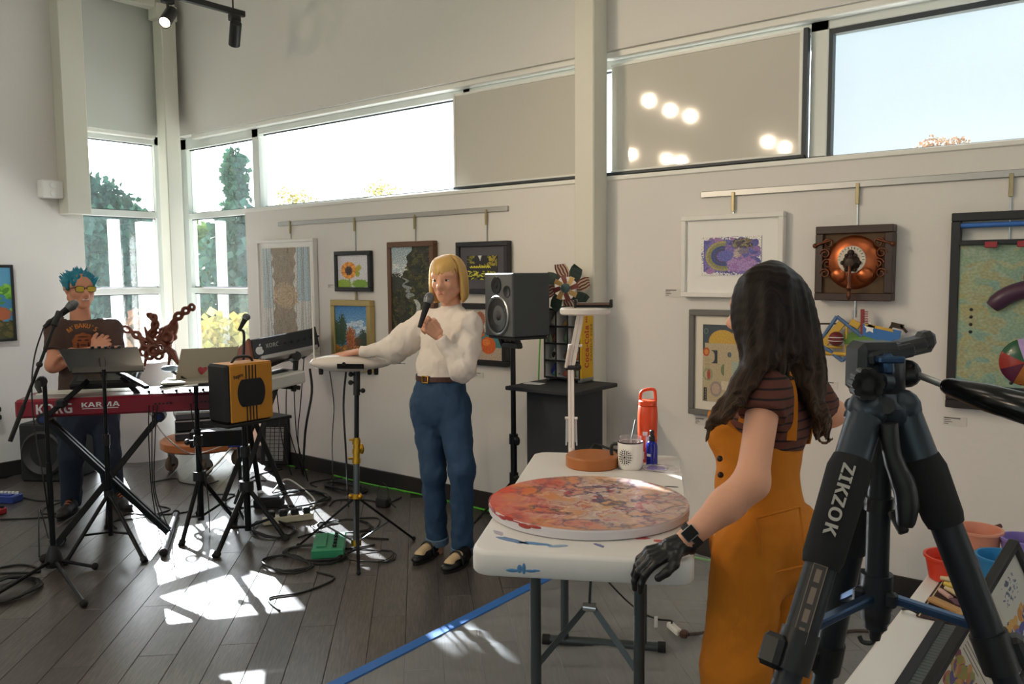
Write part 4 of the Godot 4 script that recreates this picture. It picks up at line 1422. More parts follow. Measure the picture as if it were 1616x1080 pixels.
# ================= the musicians' corner =================
func cable(label: String, pts: Array, r := 0.004, m: Material = null, group := "cables on the floor") -> void:
	var t = thing("cable", label, "cable", pts[0], group)
	var st = sb()
	tube(st, curve(pts, 5), r, 6)
	obj("cord", st, m if m else M.cable, t)

func coil(label: String, c: Vector3, R: float, turns: int, r := 0.005, m: Material = null, sq := 0.75) -> void:
	var t = thing("cable_coil", label, "cable", c, "coiled cables on the floor")
	var st = sb()
	var pts = []
	var ph = rng.randf() * TAU
	for i in turns * 14 + 6:
		var a = i * TAU / 14.0 + ph
		var q = R * (1.0 + 0.14 * sin(i * 0.9) + 0.1 * sin(i * 0.37))
		pts.append(c + Vector3(cos(a) * q, r + 0.006 * (1.0 + sin(i * 1.3)) + 0.0015 * i / 14.0, sin(a) * q * sq))
	tube(st, pts, r, 6)
	obj("cord", st, m if m else M.cable, t)

func microphone(label: String, tail: Vector3, head: Vector3, group := "microphones") -> Node3D:
	var t = thing("microphone", label, "microphone", tail, group)
	var d = (head - tail)
	var L = d.length()
	var x = Transform3D(up_to(d), tail)
	var st = sb()
	lathe(st, [Vector2(0, 0), Vector2(0.010, 0), Vector2(0.011, 0.01), Vector2(0.012, L * 0.2), Vector2(0.0175, L * 0.66), Vector2(0.018, L * 0.7), Vector2(0, L * 0.71)], x, 16)
	obj("handle", st, M.black_soft, t)
	st = sb()
	lathe(st, [Vector2(0, L * 0.70), Vector2(0.020, L * 0.70), Vector2(0.0255, L * 0.80), Vector2(0.026, L * 0.84), Vector2(0.0255, L * 0.87), Vector2(0.020, L * 0.96), Vector2(0.011, L * 1.0), Vector2(0, L * 1.01)], x, 18)
	obj("grille", st, M.mesh_grille, t)
	st = sb()
	lathe(st, [Vector2(0.0262, L * 0.825), Vector2(0.0275, L * 0.83), Vector2(0.0275, L * 0.85), Vector2(0.0262, L * 0.855)], x, 18)
	obj("band", st, M.grey_metal, t)
	return t

func tripod_legs(t: Node3D, hub: Vector3, feet: Array, r: float, brace: Vector3, m: Material) -> void:
	for f in feet:
		var st = sb()
		rod(st, hub + ((f as Vector3) - hub).normalized() * 0.02, f, r)
		obj("leg", st, m, t)
		st = sb()
		var d = ((f as Vector3) - hub).normalized()
		rod(st, (f as Vector3) - d * 0.03, (f as Vector3) + Vector3(0, 0.004, 0), r * 1.5)
		obj("rubber_foot", st, M.rubber, t)
		if brace != Vector3.ZERO:
			st = sb()
			rod(st, brace, hub.lerp(f, 0.6), r * 0.6)
			obj("brace", st, m, t)

func music() -> void:
	mat("mesh_grille", "#6d6f72", 0.45, 0.6)
	mat("kb_red", "#8e1f30", 0.35)
	mat("kb_red_dim", "#6a1826", 0.35)
	mat("keys_white", "#e6e3da", 0.3)
	mat("amp_tan", "#c98a2c", 0.65)
	relief(M.amp_tan, 30.0, 0.05)
	mat("amp_black", "#17181b", 0.6)
	mat("cloth_black", "#202327", 0.9)
	mat("laptop", "#a9a191", 0.4, 0.5)
	mat("wood_end", "#7a3f22", 0.45)
	mat("synth_dark", "#2c3137", 0.5)
	mat("synth_white", "#d7d6d2", 0.4)
	mat("logo_red", "#a8343a", 0.5)
	mat("plinth", "#b9b4b0", 0.7)
	mat("bronze_red", "#63331f", 0.4, 0.4)
	mat("wood_orange", "#b9703a", 0.5)
	mat("box_blue", "#2b3f9a", 0.5)
	mat("box_red", "#b0303a", 0.5)
	mat("pedal_green", "#2f8a62", 0.45)
	mat("pedal_blue", "#2a3f8a", 0.45)
	mat("grid_grey", "#9a9a94", 0.6)

	# the red keyboard on its folding stand
	var kd = Vector3(0.61, 0, -0.79)
	var kn = Vector3(0.79, 0, 0.61)
	var KB = Basis(kd, Vector3.UP, kn)
	var a = Vector3(-5.009, 0.715, -1.879)
	a.y = 0.705
	var kl = 1.13
	var kc = a + kd * (kl / 2) - kn * 0.17 + Vector3(0, 0.055, 0)
	var t = thing("keyboard", "long red keyboard with white lettering on its back, across the folding stand", "keyboard", kc - Vector3(0, 0.055, 0))
	var st = sb()
	box(st, kc, Vector3(kl, 0.105, 0.33), KB, 0.012)
	obj("body", st, M.kb_red, t)
	st = sb()
	box(st, kc + kd * (kl / 2 - 0.10) + kn * 0.0015, Vector3(0.205, 0.107, 0.332), KB, 0.012)
	obj("end_block", st, M.kb_red_dim, t)
	st = sb()
	box(st, kc + Vector3(0, 0.055, 0) - kn * 0.085, Vector3(kl - 0.12, 0.012, 0.15), KB, 0.003)
	obj("keys", st, M.keys_white, t)
	st = sb()
	box(st, kc + Vector3(0, 0.054, 0) + kn * 0.07, Vector3(kl - 0.06, 0.006, 0.15), KB, 0.002)
	obj("top_panel", st, M.steel_dull, t)
	for i in 6:
		st = sb()
		rod(st, kc + Vector3(0, 0.055, 0) + kn * 0.10 + kd * (0.05 + i * 0.075), kc + Vector3(0, 0.072, 0) + kn * 0.10 + kd * (0.05 + i * 0.075), 0.009)
		obj("knob", st, M.black, t)
	for g in 2:
		st = sb()
		for i in 5:
			var q = kc + kn * 0.165 + kd * ([0.17, 0.38][g] + i * 0.021) + Vector3(0, 0.0, 0)
			rod(st, q, q + kn * 0.004, 0.006)
		obj("socket_row", st, M.black, t)
	words("lettering", "KORG", Transform3D(KB, kc + kn * 0.1655 - kd * 0.365 + Vector3(0, -0.005, 0)), 0.056, M.print_white, t, "Droid Sans", true, 0.185)
	words("lettering", "KARMA", Transform3D(KB, kc + kn * 0.1655 - kd * 0.125 + Vector3(0, 0.010, 0)), 0.027, M.print_white, t, "Droid Sans", true, 0.20)
	st = sb()
	box(st, kc + kn * 0.1655 - kd * 0.125 + Vector3(0, -0.011, 0), Vector3(0.19, 0.004, 0.001), KB)
	obj("underline", st, M.print_white, t)

	# folding X stand with its upper arms
	t = thing("keyboard_stand", "black double-braced folding stand carrying the red keyboard", "stand", Vector3(-4.698, 0, -2.212))
	var kl0 = Vector3(-4.857, 0.714, -1.972)
	var kr0 = Vector3(-4.637, 0.672, -2.523)
	var fr = Vector3(-4.434, 0, -2.438)
	var fl = Vector3(-4.699, 0, -1.915)
	for s in [0.0, 1.0]:
		st = sb()
		bar(st, kl0 - kn * 0.05 * s, fr + Vector3(0, 0.02, 0) - kn * 0.05 * s, 0.03, 0.03, kn, 0.004)
		obj("leg", st, M.black_metal, t)
	st = sb()
	bar(st, kr0, fl + Vector3(0, 0.02, 0), 0.034, 0.034, kn, 0.004)
	obj("leg", st, M.black_metal, t)
	for e in [[Vector3(-4.777, 0, -2.678), Vector3(-4.153, 0, -2.247)], [Vector3(-4.568, 0, -1.815), Vector3(-4.817, 0, -2.013)]]:
		st = sb()
		rod(st, (e[0] as Vector3) + Vector3(0, 0.02, 0), (e[1] as Vector3) + Vector3(0, 0.02, 0), 0.018)
		obj("foot_bar", st, M.black_metal, t)
		for f in e:
			st = sb()
			ball(st, f + Vector3(0, 0.021, 0), 0.023, Basis(), 10)
			obj("rubber_cap", st, M.rubber, t)
	for k in [kl0, kr0]:
		st = sb()
		rod(st, k - kn * 0.05, k + kn * 0.03, 0.034)
		obj("joint", st, M.black, t)
		st = sb()
		rod(st, k + kn * 0.03, k + kn * 0.034, 0.018)
		obj("joint_cap", st, mat("joint_blue", "#22356a", 0.4), t)
	for e in [[kl0, Vector3(-4.825, 0.907, -2.209)], [kr0, Vector3(-4.726, 0.921, -2.352)]]:
		st = sb()
		bar(st, e[0], e[1], 0.028, 0.028, kn, 0.004)
		obj("upper_arm", st, M.black_metal, t)
	st = sb()
	bar(st, Vector3(-4.671, 0.768, -2.43) - kn * 0.03, Vector3(-4.671, 0.768, -2.43) + kn * 0.05, 0.05, 0.05, Vector3.UP, 0.01)
	obj("clamp", st, M.black, t)
	st = sb()
	bar(st, Vector3(-4.846, 0.791, -2.066) - kn * 0.03, Vector3(-4.846, 0.791, -2.066) + kn * 0.05, 0.05, 0.05, Vector3.UP, 0.01)
	obj("clamp", st, M.black, t)
	for e in [[Vector3(-4.695, 0.931, -2.352), Vector3(-4.435, 0.878, -2.347)], [Vector3(-4.764, 0.941, -2.35), Vector3(-4.535, 0.889, -2.371)]]:
		st = sb()
		bar(st, e[0], e[1], 0.03, 0.02, Vector3.UP, 0.004)
		obj("support_arm", st, M.black_metal, t)
	# a small black controller on the upper arms, behind the music stand
	t = thing("controller", "flat black controller on the upper arms behind the music stand desk", "controller", Vector3(-4.865, 0.922, -2.32))
	st = sb()
	box(st, Vector3(-4.855, 0.9, -2.325), Vector3(0.36, 0.035, 0.2), KB * Basis(Vector3.RIGHT, 0.35), 0.008)
	obj("body", st, M.black_soft, t)
	st = sb()
	box(st, Vector3(-4.855, 0.9, -2.325) + Vector3(0, 0.019, 0), Vector3(0.3, 0.004, 0.14), KB * Basis(Vector3.RIGHT, 0.35), 0.001)
	obj("face", st, M.black_gloss, t)

	# music stand
	t = thing("music_stand", "black tripod music stand with a wide glossy desk in front of the man", "stand", Vector3(-4.547, 0, -2.16))
	var mb = Vector3(-4.547, 0, -2.16)
	var mh = Vector3(mb.x, 0.30, mb.z)
	st = sb()
	rod(st, Vector3(mb.x, 0.06, mb.z), Vector3(mb.x, 0.62, mb.z), 0.014)
	obj("pole", st, M.black_metal, t)
	st = sb()
	rod(st, Vector3(mb.x, 0.58, mb.z), Vector3(mb.x - 0.01, 0.99, mb.z - 0.01), 0.010)
	obj("inner_pole", st, M.black_metal, t)
	st = sb()
	rod(st, Vector3(mb.x, 0.27, mb.z), Vector3(mb.x, 0.32, mb.z), 0.026)
	rod(st, Vector3(mb.x, 0.57, mb.z), Vector3(mb.x, 0.63, mb.z), 0.019)
	obj("collar", st, M.black, t)
	tripod_legs(t, mh, [Vector3(-4.434, 0, -1.856), Vector3(-4.138, 0, -2.136), mb + Vector3(-0.34, 0, -0.14)], 0.011, Vector3(mb.x, 0.08, mb.z), M.black_metal)
	var d0 = Vector3(-4.834, 1.097, -2.056)
	var d1 = Vector3(-4.662, 1.089, -2.421)
	var d2 = Vector3(-4.486, 0.98, -2.368)
	var d3 = Vector3(-4.652, 0.987, -2.035)
	var dn = (d1 - d0).cross(d3 - d0).normalized()
	st = sb()
	quad(st, d0, d1, d2, d3, -dn)
	quad(st, d0 + dn * 0.006, d1 + dn * 0.006, d2 + dn * 0.006, d3 + dn * 0.006, dn)
	for e in [[d0, d1], [d1, d2], [d2, d3], [d3, d0]]:
		quad(st, e[0], e[1], e[1] + dn * 0.006, e[0] + dn * 0.006, (e[0] + e[1] - d0 - d2))
	obj("desk", st, M.desk_gloss if M.has("desk_gloss") else mat("desk_gloss", "#1a1b1e", 0.28), t)
	st = sb()
	bar(st, d3.lerp(d2, 0.02), d3.lerp(d2, 0.98), 0.012, 0.05, d3 - d0, 0.002)
	obj("lip", st, M.black, t)
	st = sb()
	bar(st, Vector3(mb.x - 0.01, 0.95, mb.z - 0.01), d0.lerp(d2, 0.5), 0.03, 0.03, Vector3.UP, 0.005)
	obj("tilt_bracket", st, M.black, t)
	for i in 5:
		var q: Vector3 = d0.lerp(d1, 0.42 + i * 0.085)
		st = sb()
		slab(st, q + Vector3(-0.008, -0.004, -0.008), q + Vector3(0.008, 0.010, 0.008), 0.002)
		obj("clip", st, M.black, t)

	# boom microphone stand at the left
	var hb = Vector3(-4.406, 0, -1.797)
	t = thing("microphone_stand", "black tripod boom microphone stand at the far left front", "stand", hb)
	var mt = Vector3(-4.443, 0.971, -1.814)
	st = sb()
	rod(st, hb + Vector3(0, 0.05, 0), mt, 0.011)
	obj("pole", st, M.black_metal, t)
	st = sb()
	rod(st, (hb + Vector3(0, 0.05, 0)).lerp(mt, 0.0), (hb + Vector3(0, 0.05, 0)).lerp(mt, 0.55), 0.014)
	obj("outer_pole", st, M.black_metal, t)
	st = sb()
	lathe(st, [Vector2(0, 0.02), Vector2(0.04, 0.02), Vector2(0.045, 0.04), Vector2(0.035, 0.08), Vector2(0.018, 0.13), Vector2(0, 0.13)], at(hb), 16)
	obj("hub", st, M.black, t)
	for f in [Vector3(-4.246, 0, -1.927), Vector3(-3.798, 0, -1.668), Vector3(-4.224, 0, -1.439)]:
		st = sb()
		rod(st, hb + Vector3(0, 0.055, 0), f + Vector3(0, 0.014, 0), 0.009)
		obj("leg", st, M.black_metal, t)
		st = sb()
		ball(st, f + Vector3(0, 0.017, 0), 0.018, Basis(), 10)
		obj("rubber_foot", st, M.rubber, t)
	var b0 = Vector3(-4.403, 0.698, -1.625)
	var b1 = Vector3(-4.535, 1.272, -1.927)
	st = sb()
	rod(st, b0, b1, 0.008)
	obj("boom", st, M.black_metal, t)
	st = sb()
	rod(st, b0, b0.lerp(b1, 0.28), 0.011)
	obj("boom_grip", st, M.rubber, t)
	st = sb()
	rod(st, mt - Vector3(0.03, 0.0, 0.0), mt + Vector3(0.02, 0.0, 0.02), 0.026)
	tube(st, [mt + Vector3(0.0, -0.0, 0.03), mt + Vector3(0.03, -0.02, 0.045), mt + Vector3(0.045, -0.05, 0.04)], [0.016, 0.014, 0.010], 8)
	obj("clutch", st, M.black, t)
	st = sb()
	ball(st, b0.lerp(b1, 0.62), 0.016, Basis(), 10)
	obj("boom_knob", st, M.black, t)
	st = sb()
	rod(st, b1 - (b1 - b0).normalized() * 0.03, b1 + (b1 - b0).normalized() * 0.05, 0.017)
	obj("microphone_clip", st, M.black, t)
	microphone("black vocal microphone on the boom stand near the man's chin", Vector3(-4.606, 1.235, -1.893), Vector3(-4.556, 1.367, -2.048))

	# subwoofer, plinth, sculpture
	var sn = Vector3(0.55, 0, 0.835).normalized()
	var sx = Vector3(0.835, 0, -0.55)
	var sc = Vector3(-6.47, 0.215, -2.72)
	var SB = Basis(sx, Vector3.UP, sn)
	t = thing("subwoofer", "large black subwoofer with a round driver on the floor by the left wall", "speaker", sc - Vector3(0, 0.215, 0))
	st = sb()
	box(st, sc, Vector3(0.38, 0.43, 0.36), SB, 0.015)
	obj("cabinet", st, M.black_soft, t)
	st = sb()
	lathe(st, [Vector2(0.165, 0), Vector2(0.165, 0.01), Vector2(0.15, 0.018), Vector2(0.135, 0.006), Vector2(0.07, -0.03), Vector2(0.05, -0.02), Vector2(0, -0.012)], Transform3D(SB * Basis(Vector3.RIGHT, PI / 2), sc + sn * 0.19), 28)
	obj("driver", st, mat("driver_grey", "#2c2b2b", 0.55), t)
	t = thing("wall_outlet", "white wall outlet with plugs at the far left end of the red keyboard", "outlet", Vector3(-6.79, 0.42, -2.42))
	st = sb()
	slab(st, Vector3(-6.80, 0.43, -2.46), Vector3(-6.785, 0.56, -2.375), 0.003)
	obj("plate", st, M.white_plastic, t)
	for k in 2:
		st = sb()
		slab(st, Vector3(-6.785, 0.445 + k * 0.06, -2.44), Vector3(-6.73, 0.48 + k * 0.06, -2.39), 0.006)
		obj("plug", st, M.black, t)
	var pc = Vector3(-6.61, 0, -3.46)
	t = thing("plinth", "round pale grey plinth in the glazed corner under the sculpture", "plinth", pc)
	st = sb()
	lathe(st, [Vector2(0, 0), Vector2(0.24, 0), Vector2(0.24, 0.795), Vector2(0.235, 0.80), Vector2(0, 0.80)], at(pc), 40)
	obj("drum", st, M.plinth, t)
	sculpture()

	# wheeled dolly with gear on it
	var dc = Vector3(-5.82, 0, -3.52)
	t = thing("dolly", "round-edged wooden dolly on casters holding stacked gear, behind the amplifier", "dolly", dc)
	st = sb()
	lathe(st, [Vector2(0, 0.17), Vector2(0.30, 0.17), Vector2(0.32, 0.185), Vector2(0.32, 0.235), Vector2(0.30, 0.25), Vector2(0, 0.25)], at(dc), 32)
	obj("deck", st, M.wood_orange, t)
	for i in 4:
		var q = dc + Vector3(cos(i * PI / 2 + 0.5) * 0.24, 0, sin(i * PI / 2 + 0.5) * 0.24)
		st = sb()
		lathe(st, [Vector2(0.02, -0.018), Vector2(0.052, -0.018), Vector2(0.06, -0.01), Vector2(0.06, 0.01), Vector2(0.052, 0.018), Vector2(0.02, 0.018)], Transform3D(Basis(Vector3(0.3, 0, 0.95).normalized(), PI / 2), q + Vector3(0, 0.06, 0)), 18)
		obj("caster_wheel", st, mat("caster_tan", "#6d5f4a", 0.5), t)
		st = sb()
		for s in [-1.0, 1.0]:
			bar(st, q + Vector3(0.022 * s, 0.06, 0), q + Vector3(0.022 * s, 0.17, 0), 0.03, 0.004, Vector3.RIGHT)
		obj("caster_fork", st, M.steel, t)
	for e in [["grey rack unit lying lowest on the dolly deck", 0.25, 0.07, 0.36, 0.30, "synth_dark", 0.15], ["black equipment case in the middle of the dolly stack", 0.32, 0.09, 0.33, 0.28, "black_soft", 0.05], ["grey-edged rack unit on top of the dolly stack", 0.41, 0.06, 0.36, 0.26, "grey_metal", 0.22]]:
		var u = thing("rack_unit", e[0], "equipment", dc + Vector3(0, e[1], 0), "gear stacked on the dolly")
		st = sb()
		box(st, dc + Vector3(-0.02, e[1] + e[2] / 2, 0.02), Vector3(e[3], e[2] - 0.004, e[4]), Basis(Vector3.UP, 0.9 + e[6]), 0.006)
		obj("case", st, M[e[5]], u)
		st = sb()
		box(st, dc + Vector3(-0.02, e[1] + e[2] - 0.012, 0.02), Vector3(e[3] + 0.004, 0.012, e[4] + 0.004), Basis(Vector3.UP, 0.9 + e[6]), 0.003)
		obj("edge_strip", st, M.steel_dull, u)
	var px_ = Vector3(-4.757, 0.458, -2.98)
	t = thing("black_case", "long black flat case leaning on the stand below the amplifier", "case", px_)
	st = sb()
	box(st, px_ + Vector3(0.0, 0.0, 0), Vector3(0.34, 0.10, 0.14), KB, 0.008)
	obj("case", st, M.black_soft, t)
	var bx = Vector3(-5, 0.335, -3.287)
	t = thing("striped_box", "small carton with red, white and blue bands by the dolly", "box", bx)
	st = sb()
	box(st, bx, Vector3(0.13, 0.022, 0.16), KB, 0.002)
	obj("blue_band", st, M.box_blue, t)
	st = sb()
	box(st, bx + Vector3(0, 0.022, 0), Vector3(0.13, 0.022, 0.16), KB, 0.002)
	obj("white_band", st, M.paper, t)
	st = sb()
	box(st, bx + Vector3(0, 0.044, 0), Vector3(0.13, 0.022, 0.16), KB, 0.002)
	obj("red_band", st, M.box_red, t)
	st = sb()
	rod(st, bx - Vector3(0, 0.011, 0), Vector3(bx.x, 0, bx.z), 0.012)
	obj("post", st, M.black, t)

	# first pole stand: carries the laptop tray
	var s1 = Vector3(-4.435, 0, -2.643)
	t = thing("pole_stand", "black tripod pole stand under the laptop tray", "stand", s1, "tripod pole stands")
	var hub = Vector3(s1.x, 0.315, s1.z)
	st = sb()
	rod(st, Vector3(s1.x, 0.05, s1.z), Vector3(s1.x, 0.60, s1.z), 0.018)
	obj("pole", st, M.black_metal, t)
	st = sb()
	rod(st, Vector3(s1.x, 0.55, s1.z), Vector3(s1.x, 0.86, s1.z), 0.014)
	obj("inner_pole", st, M.black_metal, t)
	st = sb()
	rod(st, Vector3(s1.x, 0.29, s1.z), Vector3(s1.x, 0.345, s1.z), 0.038)
	obj("hub", st, M.black, t)
	st = sb()
	rod(st, Vector3(s1.x, 0.5, s1.z), Vector3(s1.x, 0.56, s1.z), 0.026)
	rod(st, Vector3(s1.x, 0.53, s1.z), Vector3(s1.x - 0.05, 0.52, s1.z + 0.04), 0.008)
	ball(st, Vector3(s1.x - 0.05, 0.52, s1.z + 0.04), 0.018, Basis(), 10)
	obj("clamp", st, M.black, t)
	tripod_legs(t, hub, [Vector3(-4.232, 0, -2.395), Vector3(-4.405, 0, -2.854), s1 + Vector3(-0.26, 0, -0.14)], 0.013, Vector3(s1.x, 0.07, s1.z), M.black_metal)
	var tr0 = Vector3(s1.x, 0.87, s1.z)
	st = sb()
	box(st, tr0, Vector3(0.36, 0.012, 0.26), KB, 0.003)
	obj("tray", st, M.black, t)
	# laptop on the tray, seen from behind
	t = thing("laptop", "open silver laptop seen from behind with a red sticker, on the tray", "laptop", tr0 + Vector3(0, 0.006, 0))
	st = sb()
	box(st, tr0 + Vector3(0, 0.016, 0), Vector3(0.35, 0.014, 0.24), KB, 0.004)
	obj("base", st, M.laptop, t)
	var l0 = Vector3(-4.535, 0.878, -2.574)
	var l1 = Vector3(-4.589, 1.063, -2.654)
	var l2 = Vector3(-4.569, 1.051, -3.025)
	var l3 = Vector3(-4.515, 0.851, -2.944)
	var ln = (l1 - l0).cross(l3 - l0).normalized()
	st = sb()
	for z in [0.0, 0.007]:
		quad(st, l0 + ln * z, l1 + ln * z, l2 + ln * z, l3 + ln * z, ln * (z - 0.003))
	for e in [[l0, l1], [l1, l2], [l2, l3], [l3, l0]]:
		quad(st, e[0], e[1], e[1] + ln * 0.007, e[0] + ln * 0.007, e[0] + e[1] - l0 - l2)
	obj("lid", st, M.laptop, t)
	st = sb()
	var hc = l0.lerp(l2, 0.42) + (l0 - l1) * 0.12
	var hx = (l3 - l0).normalized()
	var hy = (l1 - l0).normalized()
	var heart = []
	for i in 20:
		var q = TAU * i / 20.0
		heart.append(Vector2(16 * pow(sin(q), 3), 13 * cos(q) - 5 * cos(2 * q) - 2 * cos(3 * q)) * 0.0019)
	prism(st, heart, Transform3D(Basis(hx, hy, -ln if ln.dot(Vector3(0, 1.5, 0) - l0) < 0 else ln), hc + (ln * -0.001 if ln.dot(Vector3(0, 1.5, 0) - l0) < 0 else ln * 0.008)), 0.001)
	obj("sticker", st, M.logo_red, t)
	t = thing("desk_device", "small blue-grey device at the left edge of the laptop tray", "device", Vector3(-4.62, 0.919, -2.589))
	st = sb()
	ball(st, Vector3(-4.646, 0.946, -2.609), Vector3(0.055, 0.020, 0.035), KB)
	obj("shell", st, mat("device_blue", "#6c7c8c", 0.3), t)
	st = sb()
	rod(st, Vector3(-4.64, 0.931, -2.612), tr0 + Vector3(-0.04, 0.01, 0.02), 0.008)
	obj("neck", st, M.black, t)
	t = thing("sunlit_tray_top", "white sheet standing in for sunlight on the tray left of the laptop", "paper", Vector3(-4.521, 0.86, -2.507))
	st = sb()
	var q0 = Vector3(-4.431, 0.862, -2.399)
	var q1 = Vector3(-4.544, 0.878, -2.567)
	var q2 = Vector3(-4.476, 0.884, -2.698)
	var q3 = Vector3(-4.286, 0.883, -2.566)
	quad(st, q0, q1, q2, q3, Vector3.UP)
	quad(st, q0 - Vector3(0, 0.006, 0), q1 - Vector3(0, 0.006, 0), q2 - Vector3(0, 0.006, 0), q3 - Vector3(0, 0.006, 0), Vector3.DOWN)
	for e in [[q0, q1], [q1, q2], [q2, q3], [q3, q0]]:
		quad(st, e[0], e[1], e[1] - Vector3(0, 0.006, 0), e[0] - Vector3(0, 0.006, 0), e[0] + e[1] - q0 - q2)
	obj("sheet", st, M.paper, t)  # white colour stands in for sun on the black tray top

	# second pole stand with a plate: carries the amplifier
	var A = Vector3(-4.066, 0.666, -2.613)
	var s2 = Vector3(-4.065, 0, -2.712)
	t = thing("pole_stand", "black tripod pole stand with a flat plate under the amplifier", "stand", s2, "tripod pole stands")
	hub = Vector3(s2.x, 0.30, s2.z)
	st = sb()
	rod(st, Vector3(s2.x, 0.04, s2.z), Vector3(s2.x, 0.50, s2.z), 0.019)
	obj("pole", st, M.black_metal, t)
	st = sb()
	rod(st, Vector3(s2.x, 0.45, s2.z), Vector3(s2.x, A.y - 0.02, s2.z), 0.015)
	obj("inner_pole", st, M.black_metal, t)
	st = sb()
	rod(st, Vector3(s2.x, 0.27, s2.z), Vector3(s2.x, 0.33, s2.z), 0.04)
	rod(st, Vector3(s2.x, 0.47, s2.z), Vector3(s2.x, 0.53, s2.z), 0.028)
	obj("hub", st, M.black, t)
	tripod_legs(t, hub, [Vector3(-3.901, 0, -2.398), Vector3(-3.838, 0, -2.81), s2 + Vector3(-0.30, 0, -0.10)], 0.014, Vector3(s2.x, 0.06, s2.z), M.black_metal)
	st = sb()
	slab(st, Vector3(A.x - 0.24, A.y - 0.02, A.z - 0.42), Vector3(A.x + 0.01, A.y - 0.002, A.z + 0.015), 0.003)
	obj("plate", st, M.black, t)
	# the amplifier
	t = thing("amplifier", "tan and black guitar amplifier with vertical black stripes and round grille", "amplifier", Vector3(A.x - 0.1, A.y, A.z - 0.155))
	var W = 0.31
	var Hh = 0.333
	st = sb()
	slab(st, Vector3(A.x - 0.20, A.y, A.z - W), Vector3(A.x - 0.012, A.y + Hh, A.z), 0.014)
	obj("cabinet", st, M.amp_black, t)
	st = sb()
	slab(st, Vector3(A.x - 0.014, A.y + 0.004, A.z - W + 0.012), Vector3(A.x - 0.003, A.y + Hh - 0.004, A.z - 0.022), 0.004)
	slab(st, Vector3(A.x - 0.17, A.y + Hh - 0.006, A.z - W + 0.012), Vector3(A.x - 0.01, A.y + Hh + 0.002, A.z - 0.022), 0.003)
	obj("tan_baffle", st, M.amp_tan, t)
	var gc = Vector3(A.x - 0.002, A.y + Hh * 0.50, A.z - W * 0.5)
	st = sb()
	var sq = []
	for i in 40:
		var q = TAU * i / 40.0
		sq.append(Vector2(signf(cos(q)) * pow(absf(cos(q)), 0.75) * 0.090, clampf(sin(q) * 0.098, -0.078, 0.078)))
	prism(st, sq, Transform3D(Basis(Vector3.UP, PI / 2), gc - Vector3(0.004, 0, 0)), 0.008)
	obj("round_grille", st, M.cloth_black, t)
	for k in 4:
		for s in 2:
			st = sb()
			var z = gc.z + (k - 1.5) * 0.021
			var ya: float = [A.y + 0.006, gc.y + 0.076][s]
			var yb: float = [gc.y - 0.076, A.y + Hh - 0.01][s]
			slab(st, Vector3(A.x - 0.004, ya, z - 0.004), Vector3(A.x - 0.0005, yb, z + 0.004), 0.001)
			obj("stripe", st, M.amp_black, t)
	words("lettering", "Supro", Transform3D(Basis(Vector3.UP, PI / 2) * Basis(Vector3.BACK, 0.22), Vector3(A.x - 0.001, A.y + Hh * 0.80, A.z - 0.072)), 0.020, M.amp_black, t, "Droid Serif", true, 0.062)
	st = sb()
	tube(st, curve([Vector3(A.x - 0.09, A.y + Hh, A.z - W + 0.08), Vector3(A.x - 0.09, A.y + Hh + 0.03, A.z - W + 0.11), Vector3(A.x - 0.09, A.y + Hh + 0.03, A.z - 0.12), Vector3(A.x - 0.09, A.y + Hh, A.z - 0.09)]), 0.008, 8)
	obj("handle", st, M.black, t)

	# the tilted synthesizer on the back stand, and the white keyboard under it
	var e0 = Vector3(-4.765, 0.978, -3.157)
	var e1 = Vector3(-4.835, 1.089, -3.331)
	var f0 = Vector3(-4.816, 1.137, -3.809)
	var yd = (f0 - e1).normalized()
	t = thing("synthesizer", "dark tilted synthesizer with wood end cheeks and a white logo sticker", "synthesizer", Vector3(-4.767, 0.951, -3.471))
	var ud = (Vector3(-4.731, 0.878, -3.3) - Vector3(-4.835, 1.089, -3.331)).normalized()
	var SBs = Basis(yd, -ud, yd.cross(-ud))
	var sc2 = Vector3(-4.772, 0.995, -3.523)
	var sl = (f0 - e1).length() + 0.03
	st = sb()
	box(st, sc2 - SBs.z * 0.10 + SBs.y * 0.03, Vector3(sl, 0.15, 0.22), SBs, 0.01)
	obj("case", st, M.synth_dark, t)
	st = sb()
	box(st, sc2 - SBs.z * 0.10 + SBs.y * 0.03 - SBs.x * (sl / 2 + 0.012), Vector3(0.024, 0.16, 0.24), SBs, 0.006)
	obj("wood_cheek", st, M.wood_end, t)
	st = sb()
	box(st, sc2 - SBs.z * 0.10 + SBs.y * 0.03 + SBs.x * (sl / 2 + 0.012), Vector3(0.024, 0.16, 0.24), SBs, 0.006)
	obj("black_cheek", st, M.black, t)
	var fp = sc2 + SBs.z * 0.0115
	words("lettering", "KORG", Transform3D(SBs, fp - SBs.x * (sl / 2 - 0.16) + SBs.y * 0.035), 0.03, M.grid_grey, t, "Droid Sans", true, 0.10)
	st = sb()
	var ap = fp - SBs.x * (sl / 2 - 0.055) + SBs.y * 0.012
	var fruit = []
	for i in 28:
		var q = TAU * i / 28.0 + PI / 2
		var rr = 0.031 * (1.0 - 0.16 * exp(-pow(wrapf(q - PI / 2, -PI, PI) / 0.3, 2.0)) - 0.10 * exp(-pow(wrapf(q + PI / 2, -PI, PI) / 0.25, 2.0)) - 0.34 * exp(-pow(wrapf(q - 0.25, -PI, PI) / 0.38, 2.0)))
		fruit.append(Vector2(cos(q), sin(q)) * rr)
	prism(st, fruit, Transform3D(SBs, ap), 0.002)
	prism(st, [Vector2(0.0, 0.032), Vector2(0.012, 0.036), Vector2(0.016, 0.048), Vector2(0.004, 0.044)], Transform3D(SBs, ap), 0.002)
	obj("logo_sticker", st, M.print_white, t)
